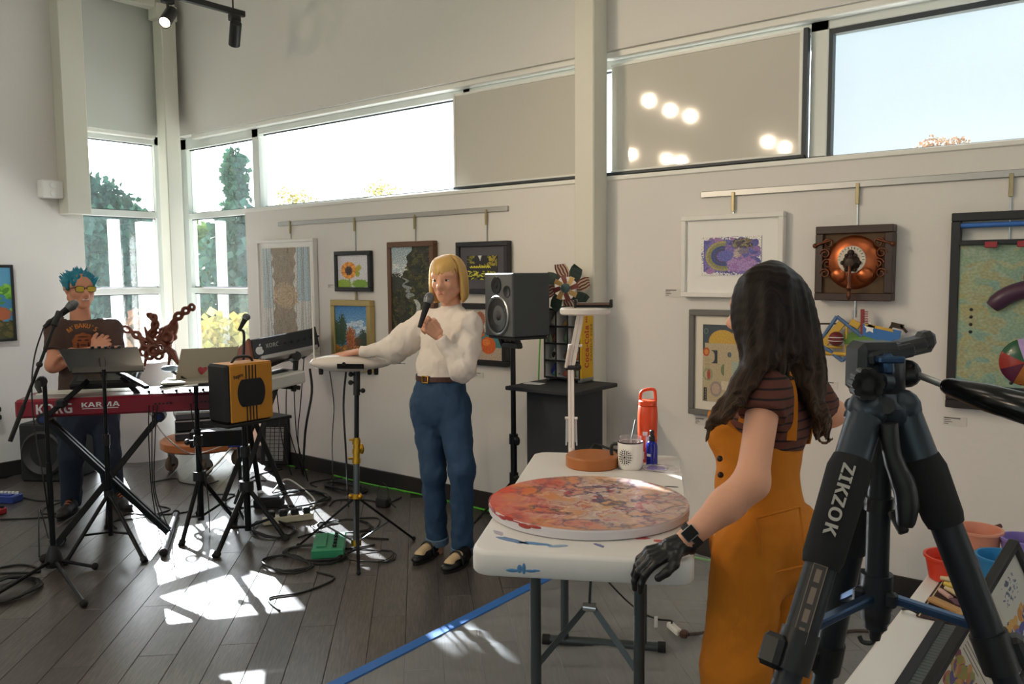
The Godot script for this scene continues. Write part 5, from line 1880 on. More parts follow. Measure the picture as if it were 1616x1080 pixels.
	for i in 7:
		st = sb()
		rod(st, fp + SBs.x * (-0.05 + i * 0.055) + SBs.y * 0.03, fp + SBs.x * (-0.05 + i * 0.055) + SBs.y * 0.03 + SBs.z * 0.008, 0.008)
		obj("socket", st, M.black, t)
	st = sb()
	box(st, sc2 - SBs.y * 0.06 + SBs.z * 0.0, Vector3(sl * 0.9, 0.03, 0.14), SBs, 0.004)
	obj("support_shelf", st, M.steel_dull, t)
	var ks = Vector3(-4.667, 0, -3.321)
	t = thing("keyboard_stand", "black folding stand behind the amplifier holding the tilted synthesizer", "stand", ks)
	st = sb()
	bar(st, Vector3(-4.688, 0.957, -3.56), Vector3(-4.693, 0.695, -3.528), 0.03, 0.03, Vector3.UP, 0.004)
	obj("upright", st, M.black, t)
	st = sb()
	bar(st, Vector3(-4.83, 0.843, -3.283), Vector3(-4.768, 0.97, -3.676), 0.05, 0.04, Vector3.UP, 0.006)
	obj("upper_rail", st, M.black, t)
	st = sb()
	rod(st, Vector3(-4.671, 0.942, -3.546), Vector3(-4.749, 0.916, -3.584), 0.034)
	obj("joint", st, M.black, t)
	st = sb()
	bar(st, Vector3(-4.764, 0.779, -3.201), Vector3(-4.729, 0.71, -3.603), 0.05, 0.03, Vector3.UP, 0.005)
	obj("lower_rail", st, M.black, t)
	for e in [[Vector3(-4.687, 0.739, -3.384), Vector3(-4.674, 0, -3.032)], [Vector3(-4.714, 0.552, -3.216), Vector3(-4.71, 0, -3.43)], [Vector3(-4.696, 0.528, -3.164), Vector3(-4.871, 0, -3.353)], [Vector3(-4.817, 0.569, -3.328), Vector3(-4.807, 0, -3.026)]]:
		st = sb()
		bar(st, e[0], (e[1] as Vector3) + Vector3(0, 0.015, 0), 0.032, 0.032, kn, 0.004)
		obj("leg", st, M.black, t)
	t = thing("keyboard", "white keyboard on the lower rail behind the amplifier", "keyboard", Vector3(-4.716, 0.749, -3.426))
	var kc2 = Vector3(-4.745, 0.784, -3.407)
	st = sb()
	box(st, kc2, Vector3(0.34, 0.085, 0.26), Basis(yd, Vector3.UP, yd.cross(Vector3.UP)).orthonormalized(), 0.01)
	obj("body", st, M.synth_white, t)
	st = sb()
	box(st, kc2 + Vector3(0, 0.045, 0), Vector3(0.2, 0.01, 0.06), Basis(yd, Vector3.UP, yd.cross(Vector3.UP)).orthonormalized(), 0.002)
	obj("control_panel", st, M.synth_dark, t)
	# the gooseneck microphone behind the laptop
	t = thing("gooseneck", "thin black gooseneck rising behind the laptop to a microphone", "stand", Vector3(-4.612, 0.992, -3.087))
	st = sb()
	tube(st, curve([Vector3(-4.649, 0.783, -3.1), Vector3(-4.655, 0.987, -3.117), Vector3(-4.658, 1.118, -3.128), Vector3(-4.672, 1.146, -3.12)]), 0.009, 8)
	obj("neck", st, M.black, t)
	st = sb()
	rod(st, Vector3(-4.672, 0.799, -3.083), Vector3(-4.621, 0.799, -3.123), 0.02)
	obj("clamp", st, M.black, t)
	microphone("black microphone on the gooseneck behind the laptop", Vector3(-4.685, 1.142, -3.11), Vector3(-4.644, 1.248, -3.153))

	# gridded panel leaning on the wall
	t = thing("gridded_panel", "black box with a pale gridded face leaning by the art wall", "heater", Vector3(-5.272, 0, -3.84))
	var g0 = Vector3(-5.342, 0, -3.892) + Vector3(-0.06, 0.0, 0.02)
	var gb = Basis(Vector3.UP, 0.62) * Basis(Vector3.RIGHT, -0.18)
	var gcn = g0 + gb * Vector3(0, 0.20, 0)
	st = sb()
	box(st, gcn, Vector3(0.22, 0.37, 0.09), gb, 0.01)
	obj("case", st, M.black_soft, t)
	st = sb()
	box(st, gcn + gb * Vector3(0.0, -0.02, 0.046), Vector3(0.14, 0.26, 0.004), gb)
	obj("grid_plate", st, M.grid_grey, t)
	for i in 9:
		st = sb()
		box(st, gcn + gb * Vector3(0.0, -0.14 + i * 0.03, 0.050), Vector3(0.142, 0.004, 0.004), gb)
		obj("grid_bar", st, M.black, t)
	for i in 3:
		st = sb()
		box(st, gcn + gb * Vector3(-0.035 + i * 0.035, -0.02, 0.050), Vector3(0.004, 0.26, 0.004), gb)
		obj("grid_bar", st, M.black, t)

	# effect pedals, adapters, strip
	for e in [["pedal_blue", "blue effects pedal with a row of white knobs at the left edge", Vector3(-6.023, 0, -2.186), 0.16, 0.05, 0.10, 0.5], ["box_red", "small red effects pedal below the blue one at the left edge", Vector3(-5.757, 0, -2.02), 0.10, 0.04, 0.08, 0.3], ["pedal_green", "green foot pedal among the cables by the brass-fitted stand", Vector3(-3.516, 0, -2.849), 0.30, 0.05, 0.17, -0.75]]:
		t = thing("effects_pedal", e[1], "pedal", e[2], "effects pedals on the floor")
		st = sb()
		var pb = Basis(Vector3.UP, e[6])
		var c: Vector3 = e[2] + Vector3(0, e[4] / 2, 0)
		box(st, c, Vector3(e[3], e[4], e[5]), pb, 0.006)
		obj("case", st, M[e[0]], t)
		for i in 5:
			st = sb()
			rod(st, c + pb * Vector3((i - 2) * e[3] * 0.18, e[4] / 2, -e[5] * 0.2), c + pb * Vector3((i - 2) * e[3] * 0.18, e[4] / 2 + 0.014, -e[5] * 0.2), 0.010)
			obj("knob", st, M.white_plastic if e[0] == "pedal_blue" else M.black, t)
		st = sb()
		box(st, c + pb * Vector3(0, e[4] / 2 + 0.004, e[5] * 0.22), Vector3(e[3] * 0.7, 0.008, e[5] * 0.3), pb, 0.002)
		obj("treadle", st, M.grey_metal if e[0] == "box_red" else M[e[0]], t)
	t = thing("power_strip", "white power strip with black plugs among the floor cables", "power strip", Vector3(-4.101, 0, -3.015))
	st = sb()
	var pv = (Vector3(-4.069, 0, -3.119) - Vector3(-4.163, 0, -2.938)).normalized()
	var PB = Basis(pv, Vector3.UP, pv.cross(Vector3.UP))
	box(st, Vector3(-4.122, 0, -3.031) + Vector3(0, 0.022, 0), Vector3(0.30, 0.04, 0.06), PB, 0.005)
	obj("body", st, mat("strip_cream", "#cfc6b0", 0.5), t)
	for i in 4:
		st = sb()
		box(st, Vector3(-4.122, 0, -3.031) + PB * Vector3(-0.10 + i * 0.07, 0.06, 0.0), Vector3(0.045, 0.04, 0.04), PB, 0.006)
		obj("plug", st, M.black, t)
	t = thing("power_adapter", "black power adapter brick with a looped lead near the baseboard", "adapter", Vector3(-3.898, 0, -3.605))
	st = sb()
	box(st, Vector3(-3.898, 0, -3.605) + Vector3(0, 0.03, 0), Vector3(0.09, 0.06, 0.06), Basis(Vector3.UP, 0.2), 0.008)
	obj("brick", st, M.black, t)
	st = sb()
	tube(st, curve([Vector3(-3.906, 0, -3.563) + Vector3(0, 0.05, 0), Vector3(-3.924, 0, -3.585) + Vector3(0, 0.11, 0), Vector3(-3.92, 0, -3.625) + Vector3(0, 0.15, 0), Vector3(-3.871, 0, -3.625) + Vector3(0, 0.11, 0), Vector3(-3.833, 0, -3.599) + Vector3(0, 0.05, 0), Vector3(-3.8, 0, -3.623) + Vector3(0, 0.005, 0)]), 0.003, 6)
	obj("lead", st, M.cable, t)
	t = thing("desk_fan_base", "small black floor box with a coiled lead under the amplifier stand", "box", Vector3(-4.948, 0, -3.214))
	st = sb()
	box(st, Vector3(-4.497, 0, -3.163) + Vector3(0, 0.03, 0), Vector3(0.18, 0.06, 0.10), Basis(Vector3.UP, 0.7), 0.008)
	obj("case", st, M.black_soft, t)
	st = sb()
	box(st, Vector3(-4.497, 0, -3.163) + Vector3(0, 0.064, 0), Vector3(0.12, 0.008, 0.05), Basis(Vector3.UP, 0.7), 0.002)
	obj("plate", st, M.grey_metal, t)

	# cables
	var up = Vector3(0, 0.005, 0)
	cable("green cable running along the foot of the art wall", [Vector3(-5.354, 0, -3.936) + up, Vector3(-5.057, 0, -3.997) + up, Vector3(-4.781, 0, -3.952) + up, Vector3(-4.407, 0, -3.928) + up, Vector3(-3.922, 0, -3.949) + up, Vector3(-3.34, 0, -3.928) + up, Vector3(-2.838, 0, -3.92) + up, Vector3(-1.888, 0, -3.912) + up, Vector3(-1.297, 0, -3.93) + up, Vector3(-0.814, 0, -3.92) + up, Vector3(-0.384, 0, -3.893) + up], 0.006, M.cable_green)
	cable("second green cable looping beside the first near the leaning panel", [Vector3(-5.548, 0, -4.068) + up, Vector3(-5.574, 0, -4.163) + Vector3(0, 0.06, 0), Vector3(-5.368, 0, -4.087) + Vector3(0, 0.05, 0), Vector3(-5.137, 0, -3.939) + up, Vector3(-5.054, 0, -4.025) + up, Vector3(-4.65, 0, -3.931) + up, Vector3(-4.397, 0, -3.98) + up, Vector3(-4.027, 0, -3.932) + up], 0.005, M.cable_green)
	cable("black cable lying straight across the floor at the far left", [Vector3(-5.651, 0, -1.931) + up, Vector3(-5.487, 0, -2.085) + up, Vector3(-5.351, 0, -2.252) + up], 0.005)
	cable("looped black cable on the floor left of the boom stand", [Vector3(-4.659, 0, -1.607) + up, Vector3(-4.625, 0, -1.714) + up, Vector3(-4.499, 0, -1.75) + up, Vector3(-4.426, 0, -1.726) + up, Vector3(-4.521, 0, -1.644) + up, Vector3(-4.605, 0, -1.559) + up], 0.005)
	cable("thin black cable hanging from the boom microphone", [Vector3(-4.596, 1.236, -1.888), Vector3(-4.594, 1.097, -1.837), Vector3(-4.546, 0.939, -1.794), Vector3(-4.47, 0.722, -1.767), Vector3(-4.36, 0.414, -1.757), Vector3(-4.846, 0, -1.964) + up, Vector3(-5.271, 0, -2.085) + Vector3(0, 0.1, 0), Vector3(-4.674, 0, -1.833) + up], 0.004)
	cable("blue-tinged cable looped near the man's left shoe", [Vector3(-6.082, 0, -2.279) + up, Vector3(-5.856, 0, -2.309) + up, Vector3(-5.724, 0, -2.407) + up, Vector3(-5.638, 0, -2.266) + up, Vector3(-5.521, 0, -2.195) + up, Vector3(-5.442, 0, -2.253) + up], 0.005)
	for i in 4:
		var x0: float = [205.0, 209.0, 214.0, 262.0][i]
		cable(["first of the thin cables hanging from the red keyboard's sockets", "second of the thin cables hanging from the red keyboard's sockets", "third of the thin cables hanging from the red keyboard's sockets", "thin cable hanging right of the stand's upper joint"][i], [a + kd * (kl * (0.62 + 0.02 * i if i < 3 else 0.82)) + kn * 0.01 + Vector3(0, 0.05, 0), a + kd * (kl * (0.615 + 0.015 * i if i < 3 else 0.84)) + kn * 0.03 + Vector3(0, -0.15, 0), a + kd * (kl * (0.62 if i < 3 else 0.86)) + kn * 0.04 + Vector3(0.02 * i, -0.45, 0), a + kd * (kl * (0.66 + 0.03 * i if i < 3 else 0.9)) + kn * 0.12 + Vector3(0, -0.695, 0)], 0.0035, null, "cables hanging from the red keyboard")
	cable("pale cable sagging from the red keyboard to the dolly", [Vector3(-4.685, 0.691, -2.488), Vector3(-4.884, 0.49, -2.693), Vector3(-5.034, 0.321, -2.939), Vector3(-4.993, 0.332, -3.101), Vector3(-4.948, 0.388, -3.27)], 0.004, M.cable_white)
	cable("white cable arching over the tripod feet left of the brass-fitted stand", [Vector3(-4.771, 0, -3.385) + up, Vector3(-4.842, 0, -3.544) + Vector3(0, 0.05, 0), Vector3(-4.712, 0, -3.554) + Vector3(0, 0.03, 0), Vector3(-4.381, 0, -3.434) + up, Vector3(-4.221, 0, -3.277) + up, Vector3(-4.205, 0, -3.117) + up, Vector3(-4.317, 0, -3.034) + up], 0.006, M.cable_white)
	cable("white cable slanting down from the dolly to the first pole stand", [Vector3(-4.993, 0.323, -3.227), Vector3(-4.794, 0.283, -2.997), Vector3(-4.505, 0.298, -2.715)], 0.006, M.cable_white)
	cable("black cable hanging from the synthesizer's right end", [Vector3(-4.792, 0.931, -3.705), Vector3(-4.797, 0.571, -3.662), Vector3(-4.801, 0.346, -3.635), Vector3(-5.085, 0.005, -3.875)], 0.004, null, "cables hanging from the gear")
	cable("thick bundled cable hanging under the white console's tip", [Vector3(-4.514, 0.865, -3.533), Vector3(-4.497, 0.703, -3.53), Vector3(-4.519, 0.447, -3.485), Vector3(-5.028, 0.005, -3.843)], 0.009, null, "cables hanging from the gear")
	cable("leftmost thin cable hanging behind the amplifier's right side", [Vector3(-4.854, 0.712, -3.505), Vector3(-4.833, 0.543, -3.504), Vector3(-4.802, 0.322, -3.505), Vector3(-5.066, 0.005, -3.767)], 0.004, null, "cables hanging from the gear")
	cable("thin cable hanging just left of the stand upright", [Vector3(-4.881, 0.698, -3.61), Vector3(-4.872, 0.482, -3.595), Vector3(-4.828, 0.301, -3.61), Vector3(-4.957, 0.005, -3.799)], 0.004, null, "cables hanging from the gear")
	cable("thin cable hanging just right of the stand upright", [Vector3(-4.838, 0.679, -3.642), Vector3(-4.822, 0.481, -3.634), Vector3(-4.799, 0.301, -3.632), Vector3(-4.811, 0.005, -3.72)], 0.004, null, "cables hanging from the gear")
	cable("thick black cable falling from the white console to the floor", [Vector3(-3.472, 0.978, -2.96), Vector3(-3.475, 0.789, -2.938), Vector3(-3.451, 0.514, -2.927), Vector3(-4.067, 0.005, -3.459)], 0.006, null, "cables hanging from the gear")
	cable("thin wavy cable falling from the white console", [Vector3(-3.622, 0.967, -2.969), Vector3(-3.593, 0.774, -2.97), Vector3(-3.592, 0.563, -2.949), Vector3(-4.521, 0.005, -3.712)], 0.003, null, "cables hanging from the gear")
	coil("large black cable coil on the floor against the baseboard", Vector3(-4.441, 0, -3.753), 0.17, 5, 0.006, null, 0.5)
	coil("black cable coil beside the green foot pedal", Vector3(-3.501, 0, -2.734), 0.16, 4)
	coil("tangled black cable coil lying in the sun beyond the green pedal", Vector3(-3.749, 0, -3.137), 0.17, 3, 0.004)
	coil("loose black cable loop on the floor nearest the front of the tangle", Vector3(-3.492, 0, -2.56), 0.14, 2)
	coil("black cable coil under the second pole stand", Vector3(-4.052, 0, -2.867), 0.16, 3)
	coil("black cable coil at the far left front edge of the floor", Vector3(-4.278, 0, -1.524), 0.17, 4, 0.006)
	coil("black cable tangle behind the second pole stand", Vector3(-4.47, 0, -3.369), 0.22, 4, 0.005)
	coil("thin cable loop on the floor right of the green pedal", Vector3(-3.243, 0, -2.901), 0.13, 2, 0.003)
	for i in 10:
		var p = [Vector3(-5.083, 0, -2.73), Vector3(-4.915, 0, -2.854), Vector3(-5.358, 0, -3.343), Vector3(-4.58, 0, -3.102), Vector3(-5.075, 0, -3.551), Vector3(-4.631, 0, -3.656), Vector3(-4.18, 0, -3.397), Vector3(-3.816, 0, -2.868), Vector3(-3.835, 0, -3.309), Vector3(-3.286, 0, -2.579)]
		var c: Vector3 = p[i]
		var an = 0.7 * i
		cable("stray black cable on the floor " + ["between the keyboard stand and first pole stand", "under the first pole stand's leg", "below the dolly", "under the amplifier plate", "below the leaning panel", "in front of the baseboard coil", "left of the brass-fitted stand", "before the power strip", "right of the power strip", "nearest the sunlit patch's middle"][i], [c + up, c + up + Vector3(cos(an), 0, sin(an)) * 0.14, c + up + Vector3(cos(an + 0.9), 0, sin(an + 0.9)) * 0.26, c + up + Vector3(cos(an + 1.3), 0, sin(an + 1.3)) * 0.36, c + up + Vector3(cos(an + 1.0), 0, sin(an + 1.0)) * 0.48], 0.0045)

func sculpture() -> void:
	var t = thing("branching_sculpture", "reddish-brown perforated branching sculpture standing on the plinth", "sculpture", Vector3(-6.6, 0.8, -3.45))
	# an arm with windows in it: two strands that part and meet
	var arm = func(bn: Array, ps: Array, w: float) -> void:
		var c = curve(ps, 8)
		for i in c.size() - 1:
			var tg: Vector3 = (c[i + 1] - c[i]).normalized()
			var n: Vector3 = tg.cross(Vector3(0.92, 0, 0.39)).normalized()
			var k0 = absf(sin(i * PI / 8.0)) * w
			var k1 = absf(sin((i + 1) * PI / 8.0)) * w
			var taper = 1.0 - 0.45 * i / c.size()
			for s in [-1.0, 1.0]:
				bn.append([c[i] + n * s * k0, c[i + 1] + n * s * k1, 0.017 * taper, 0.016 * taper])
	var bn = []
	arm.call(bn, [Vector3(-6.214, 1.032, -3.518), Vector3(-6.203, 1.148, -3.538), Vector3(-6.158, 1.198, -3.58), Vector3(-6.12, 1.238, -3.614), Vector3(-6.085, 1.252, -3.643)], 0.024)
	arm.call(bn, [Vector3(-6.353, 0.932, -3.398), Vector3(-6.412, 1.003, -3.359), Vector3(-6.47, 1.054, -3.319), Vector3(-6.54, 1.091, -3.268)], 0.022)
	chain(bn, [Vector3(-6.323, 0.962, -3.425), Vector3(-6.365, 1.013, -3.397), Vector3(-6.392, 1.094, -3.384)], [0.022, 0.019, 0.007])
	arm.call(bn, [Vector3(-6.349, 1.023, -3.411), Vector3(-6.332, 1.073, -3.43), Vector3(-6.327, 1.144, -3.441), Vector3(-6.353, 1.184, -3.425), Vector3(-6.372, 1.175, -3.409)], 0.02)
	chain(bn, [Vector3(-6.279, 0.972, -3.46), Vector3(-6.248, 1.072, -3.496), Vector3(-6.218, 1.112, -3.523)], [0.024, 0.034, 0.018])
	arm.call(bn, [Vector3(-6.251, 0.971, -3.482), Vector3(-6.221, 0.996, -3.509), Vector3(-6.206, 1.031, -3.524), Vector3(-6.216, 1.082, -3.521)], 0.022)
	chain(bn, [Vector3(-6.249, 0.931, -3.479), Vector3(-6.16, 0.885, -3.48), Vector3(-6.07, 0.804, -3.479)], [0.026, 0.032, 0.013])
	chain(bn, [Vector3(-6.225, 0.911, -3.497), Vector3(-6.175, 0.865, -3.467), Vector3(-6.133, 0.8, -3.429)], [0.022, 0.015, 0.010])
	chain(bn, [Vector3(-6.355, 0.892, -3.392), Vector3(-6.37, 0.857, -3.377), Vector3(-6.379, 0.786, -3.363)], [0.022, 0.016, 0.012])
	# the body: a lattice of rings
	var rx = Vector3(0.7870, -0.0083, -0.6169)
	var ry = Vector3(-0.0449, 0.9965, -0.0707)
	for e in [[Vector3(-6.37, 0.942, -3.386), 8], [Vector3(-6.357, 0.969, -3.45), 8], [Vector3(-6.286, 0.905, -3.397), 8], [Vector3(-6.276, 0.997, -3.465), 7], [Vector3(-6.27, 0.923, -3.437), 9], [Vector3(-6.288, 0.943, -3.501), 7], [Vector3(-6.331, 0.873, -3.383), 7], [Vector3(-6.314, 0.869, -3.448), 7], [Vector3(-6.392, 0.897, -3.364), 6], [Vector3(-6.226, 1.013, -3.481), 7], [Vector3(-6.286, 1.046, -3.489), 7]]:
		for i in 10:
			var q = TAU * i / 10.0
			var q2 = TAU * (i + 1) / 10.0
			var R: float = e[1] * 0.00507
			bn.append([e[0] + (rx * cos(q) + ry * sin(q)) * R, e[0] + (rx * cos(q2) + ry * sin(q2)) * R, 0.0125, 0.0125])
	put("branches", field(bn, 0.008, 0.0022), M.bronze_red, t)

# ================= the white console on its brass-fitted stand =================
func console() -> void:
	mat("shell_white", "#e6dcd2", 0.22)
	var tip = Vector3(-3.602, 1.025, -2.812)
	var tail = Vector3(-3.337, 1.005, -3.171)
	var ax = (tail - tip)
	var L = ax.length()
	ax = ax.normalized()
	var t = thing("console", "white torpedo-shaped instrument with rod antenna and black front panel, under the woman's hand", "instrument", tip.lerp(tail, 0.5) - Vector3(0, 0.05, 0))
	var st = sb()
	var B = up_to(ax)
	var prof = []
	for i in 25:
		var u = i / 24.0
		prof.append(Vector2(0.054 * pow(sin(PI * pow(u, 0.80)), 0.62) if i > 0 and i < 24 else 0.0, u * L))
	var Bs = Basis(B.x * 1.6, B.y, B.z * 0.88)
	if absf(B.x.y) > 0.5:
		Bs = Basis(B.x * 0.88, B.y, B.z * 1.6)
	lathe(st, prof, Transform3D(Bs, tip), 28)
	obj("shell", st, M.shell_white, t)
	var side = ax.cross(Vector3.UP).normalized()
	if side.z < 0.0:
		side = -side
	var SB = Basis(ax, Vector3.UP, ax.cross(Vector3.UP))
	st = sb()
	box(st, tip + ax * 0.215 + side * 0.083 + Vector3(0, -0.008, 0), Vector3(0.142, 0.027, 0.02), SB, 0.002)
	obj("front_panel", st, M.black_gloss, t)
	st = sb()
	rod(st, tip + ax * 0.18 + side * 0.088 + Vector3(0, 0.006, 0), tip + ax * 0.18 + side * 0.105 + Vector3(0, 0.006, 0), 0.010)
	obj("panel_knob", st, M.black, t)
	st = sb()
	rod(st, tip + ax * 0.03, tip + ax * 0.028 + Vector3(0, 0.36, 0), 0.0045)
	obj("rod_antenna", st, M.white_plastic, t)
	st = sb()
	rod(st, tail - ax * 0.02, tail + ax * 0.075, 0.003)
	obj("tail_rod", st, M.steel, t)
	for u in [0.14, 0.72, 0.80]:
		st = sb()
		var q = tip + ax * (L * u) + side * 0.03 + Vector3(0, -0.045, 0)
		lathe(st, [Vector2(0, -0.016), Vector2(0.011, -0.014), Vector2(0.013, 0.0), Vector2(0.013, 0.02)], at(q), 12)
		obj("foot_knob", st, M.rubber, t)
	# loop antenna at the tail: a low bent wire
	st = sb()
	tube(st, curve([tail - ax * 0.16 + Vector3(0, 0.03, 0), tail - ax * 0.10 + Vector3(0, 0.085, 0), tail - ax * 0.0 + Vector3(0, 0.085, 0), tail + ax * 0.02 + Vector3(0, 0.05, 0), tail - ax * 0.03 + Vector3(0, 0.02, 0)]), 0.003, 6)
	obj("loop_antenna", st, M.steel, t)
	# the stand
	var f = Vector3(-3.367, 0, -2.909)
	var top = tip + ax * 0.255 + Vector3(0, -0.045, 0)
	t = thing("console_stand", "black light stand with brass fittings under the white instrument", "stand", f)
	var P = func(h: float) -> Vector3: return Vector3(f.x, 0, f.z).lerp(Vector3(top.x, top.y, top.z), h / top.y) * Vector3(1, 0, 1) + Vector3(0, h, 0)
	st = sb()
	rod(st, P.call(0.03), P.call(0.58), 0.017)
	obj("pole", st, M.grey_metal, t)
	st = sb()
	rod(st, P.call(0.55), P.call(0.90), 0.013)
	obj("upper_pole", st, M.black_metal, t)
	st = sb()
	rod(st, P.call(0.90), P.call(top.y), 0.009)
	obj("spigot", st, M.steel, t)
	st = sb()
	rod(st, P.call(0.84), P.call(0.985), 0.019)
	for k in 3:
		var q: Vector3 = P.call(0.865 + 0.045 * k)
		var sd: Vector3 = side.rotated(Vector3.UP, [1.2, -1.4, -1.3][k]) * 0.034
		rod(st, q, q + sd, 0.007)
		ball(st, q + sd, 0.014, Basis(), 8)
	obj("swivel", st, M.black, t)
	st = sb()
	for k in 3:
		rod(st, P.call(0.475 + k * 0.05), P.call(0.50 + k * 0.05), 0.023)
	rod(st, P.call(0.47), P.call(0.61), 0.019)
	rod(st, P.call(0.50) - side * 0.01, P.call(0.50) + ax * -0.045, 0.006)
	rod(st, P.call(0.60), P.call(0.60) + ax * -0.04, 0.006)
	ball(st, P.call(0.55) + ax * 0.028, Vector3(0.014, 0.03, 0.014), Basis(), 10)
	obj("brass_clamp", st, M.brass, t)
	st = sb()
	rod(st, P.call(0.285), P.call(0.31), 0.03)
	for k in 3:
		ball(st, (P.call(0.30) as Vector3) + Vector3(cos(k * TAU / 3), 0, sin(k * TAU / 3)) * 0.03, 0.015, Basis(), 8)
	obj("brass_collar", st, M.brass, t)
	st = sb()
	rod(st, P.call(0.035), P.call(0.065), 0.028)
	obj("brass_foot_collar", st, M.brass, t)
	for q in [Vector3(-3.26, 0, -3.24), Vector3(-3.097, 0, -2.688), Vector3(-3.687, 0, -2.773)]:
		st = sb()
		bar(st, P.call(0.295), q + Vector3(0, 0.008, 0), 0.018, 0.012, Vector3.UP, 0.002)
		obj("leg", st, M.black_metal, t)
		st = sb()
		bar(st, P.call(0.05), (P.call(0.295) as Vector3).lerp(q, 0.55), 0.010, 0.006, Vector3.UP)
		obj("brace", st, M.grey_metal, t)
		st = sb()
		ball(st, q + Vector3(0, 0.011, 0), 0.012, Basis(), 8)
		obj("rubber_foot", st, M.rubber, t)

# ================= loudspeaker, pedestal, crate, pinwheel =================
func middle() -> void:
	mat("spk_grey", "#3c4043", 0.6)
	mat("spk_front", "#5b5e60", 0.55)
	mat("cone", "#3a3a3c", 0.6)
	mat("ring", "#9da0a2", 0.35, 0.7)
	mat("ped_black", "#23262b", 0.7)
	mat("crate_black", "#1e1d1e", 0.7)
	mat("crate_yellow", "#d9a800", 0.55)
	mat("crate_in", "#cfd0cf", 0.8)
	mat("crate_red", "#b8232a", 0.5)
	mat("tin", "#8f9390", 0.4, 0.8)

	# studio monitor on its stand, turned a little to the left
	var n = Vector3(-0.30, 0, 0.954)
	var x = Vector3(0.954, 0, 0.30)
	var B = Basis(x, Vector3.UP, n)
	var bl = Vector3(-2.856, 1.167, -3.412)
	var w = 0.262
	var h = 0.332
	var dp = 0.235
	var c = bl + x * (w / 2) - n * (dp / 2) + Vector3(0, h / 2, 0)
	var t = thing("loudspeaker", "grey studio loudspeaker with a silver-rimmed woofer, on the slim black stand", "speaker", c - Vector3(0, h / 2, 0))
	var st = sb()
	box(st, c, Vector3(w, h, dp), B, 0.006)
	obj("cabinet", st, M.spk_grey, t)
	st = sb()
	box(st, c + n * dp / 2, Vector3(w - 0.006, h - 0.006, 0.012), B, 0.003)
	obj("baffle", st, M.spk_front, t)
	var R = B * Basis(Vector3.RIGHT, PI / 2)
	var f = c + n * (dp / 2 + 0.006)
	st = sb()
	lathe(st, [Vector2(0.106, 0.0), Vector2(0.106, 0.008), Vector2(0.100, 0.012), Vector2(0.092, 0.008), Vector2(0.090, 0.002)], Transform3D(R, f + B * Vector3(0.0, -0.055, 0)), 36)
	obj("woofer_ring", st, M.ring, t)
	st = sb()
	lathe(st, [Vector2(0.092, 0.003), Vector2(0.086, 0.010), Vector2(0.078, 0.006), Vector2(0.034, -0.004), Vector2(0.030, -0.002), Vector2(0.018, 0.006), Vector2(0, 0.009)], Transform3D(R, f + B * Vector3(0.0, -0.055, 0)), 36)
	obj("woofer", st, M.cone, t)
	st = sb()
	lathe(st, [Vector2(0.046, 0), Vector2(0.045, 0.005), Vector2(0.036, 0.006), Vector2(0.018, 0.001), Vector2(0.012, 0.004), Vector2(0, 0.007)], Transform3D(R, f + B * Vector3(-0.015, 0.102, 0)), 24)
	obj("tweeter", st, M.black_soft, t)
	st = sb()
	lathe(st, [Vector2(0.032, 0), Vector2(0.031, 0.004), Vector2(0.025, 0.001), Vector2(0, 0.001)], Transform3D(R, f + B * Vector3(0.082, 0.070, 0)), 20)
	obj("port", st, M.black, t)
	t = thing("speaker_stand", "slim black pole stand under the grey loudspeaker", "stand", Vector3(c.x, 0, c.z))
	st = sb()
	box(st, c - Vector3(0, h / 2 + 0.008, 0), Vector3(w * 0.95, 0.014, dp * 0.9), B, 0.003)
	obj("plate", st, M.black, t)
	var pb = Vector3(c.x, 0, c.z) - x * 0.02
	pb = Vector3(-2.821, 0.762, -3.601) * Vector3(1, 0, 1)
	st = sb()
	rod(st, pb + Vector3(0, 0.46, 0), pb + Vector3(0, c.y - h / 2 - 0.012, 0), 0.015)
	obj("inner_pole", st, M.black, t)
	st = sb()
	rod(st, pb + Vector3(0, 0.02, 0), pb + Vector3(0, 0.58, 0), 0.019)
	obj("pole", st, M.black, t)
	st = sb()
	for s in [-1.0, 1.0]:
		bar(st, c + B * Vector3(s * 0.08, -h / 2 - 0.012, 0.06), c + B * Vector3(s * 0.08, -h / 2 - 0.06, 0.04), 0.02, 0.02, n)
	bar(st, c + B * Vector3(-0.08, -h / 2 - 0.05, 0.04), c + B * Vector3(0.08, -h / 2 - 0.05, 0.04), 0.03, 0.03, n, 0.004)
	obj("bracket", st, M.black, t)
	for k in 2:
		var y: float = [0.58, 0.36][k]
		st = sb()
		rod(st, pb + Vector3(0, y - 0.035, 0), pb + Vector3(0, y + 0.02, 0), 0.026)
		rod(st, pb + Vector3(0, y, 0), pb + Vector3(0.05, y, 0.03), 0.012)
		ball(st, pb + Vector3(0.052, y - 0.008, 0.032), Vector3(0.016, 0.026, 0.012), Basis(), 10)
		obj("locking_knob", st, M.black, t)
	for k in 3:
		var a = k * TAU / 3 + 0.6
		st = sb()
		bar(st, pb + Vector3(0, 0.34, 0), pb + Vector3(cos(a) * 0.3, 0.012, sin(a) * 0.26), 0.022, 0.014, Vector3.UP, 0.003)
		obj("leg", st, M.black, t)

	# pedestal
	t = thing("pedestal", "black square pedestal with an overhanging top, left of the table lamp", "pedestal", Vector3(-2.46, 0, -3.6))
	st = sb()
	slab(st, Vector3(-2.615, 0, -3.76), Vector3(-2.335, 0.885, -3.45), 0.004)
	obj("body", st, M.ped_black, t)
	st = sb()
	slab(st, Vector3(-2.70, 0.885, -3.815), Vector3(-2.275, 0.906, -3.375), 0.004)
	obj("top", st, M.ped_black, t)
	t = thing("card", "small white card lying on the left of the pedestal top", "card", Vector3(-2.62, 0.908, -3.521))
	st = sb()
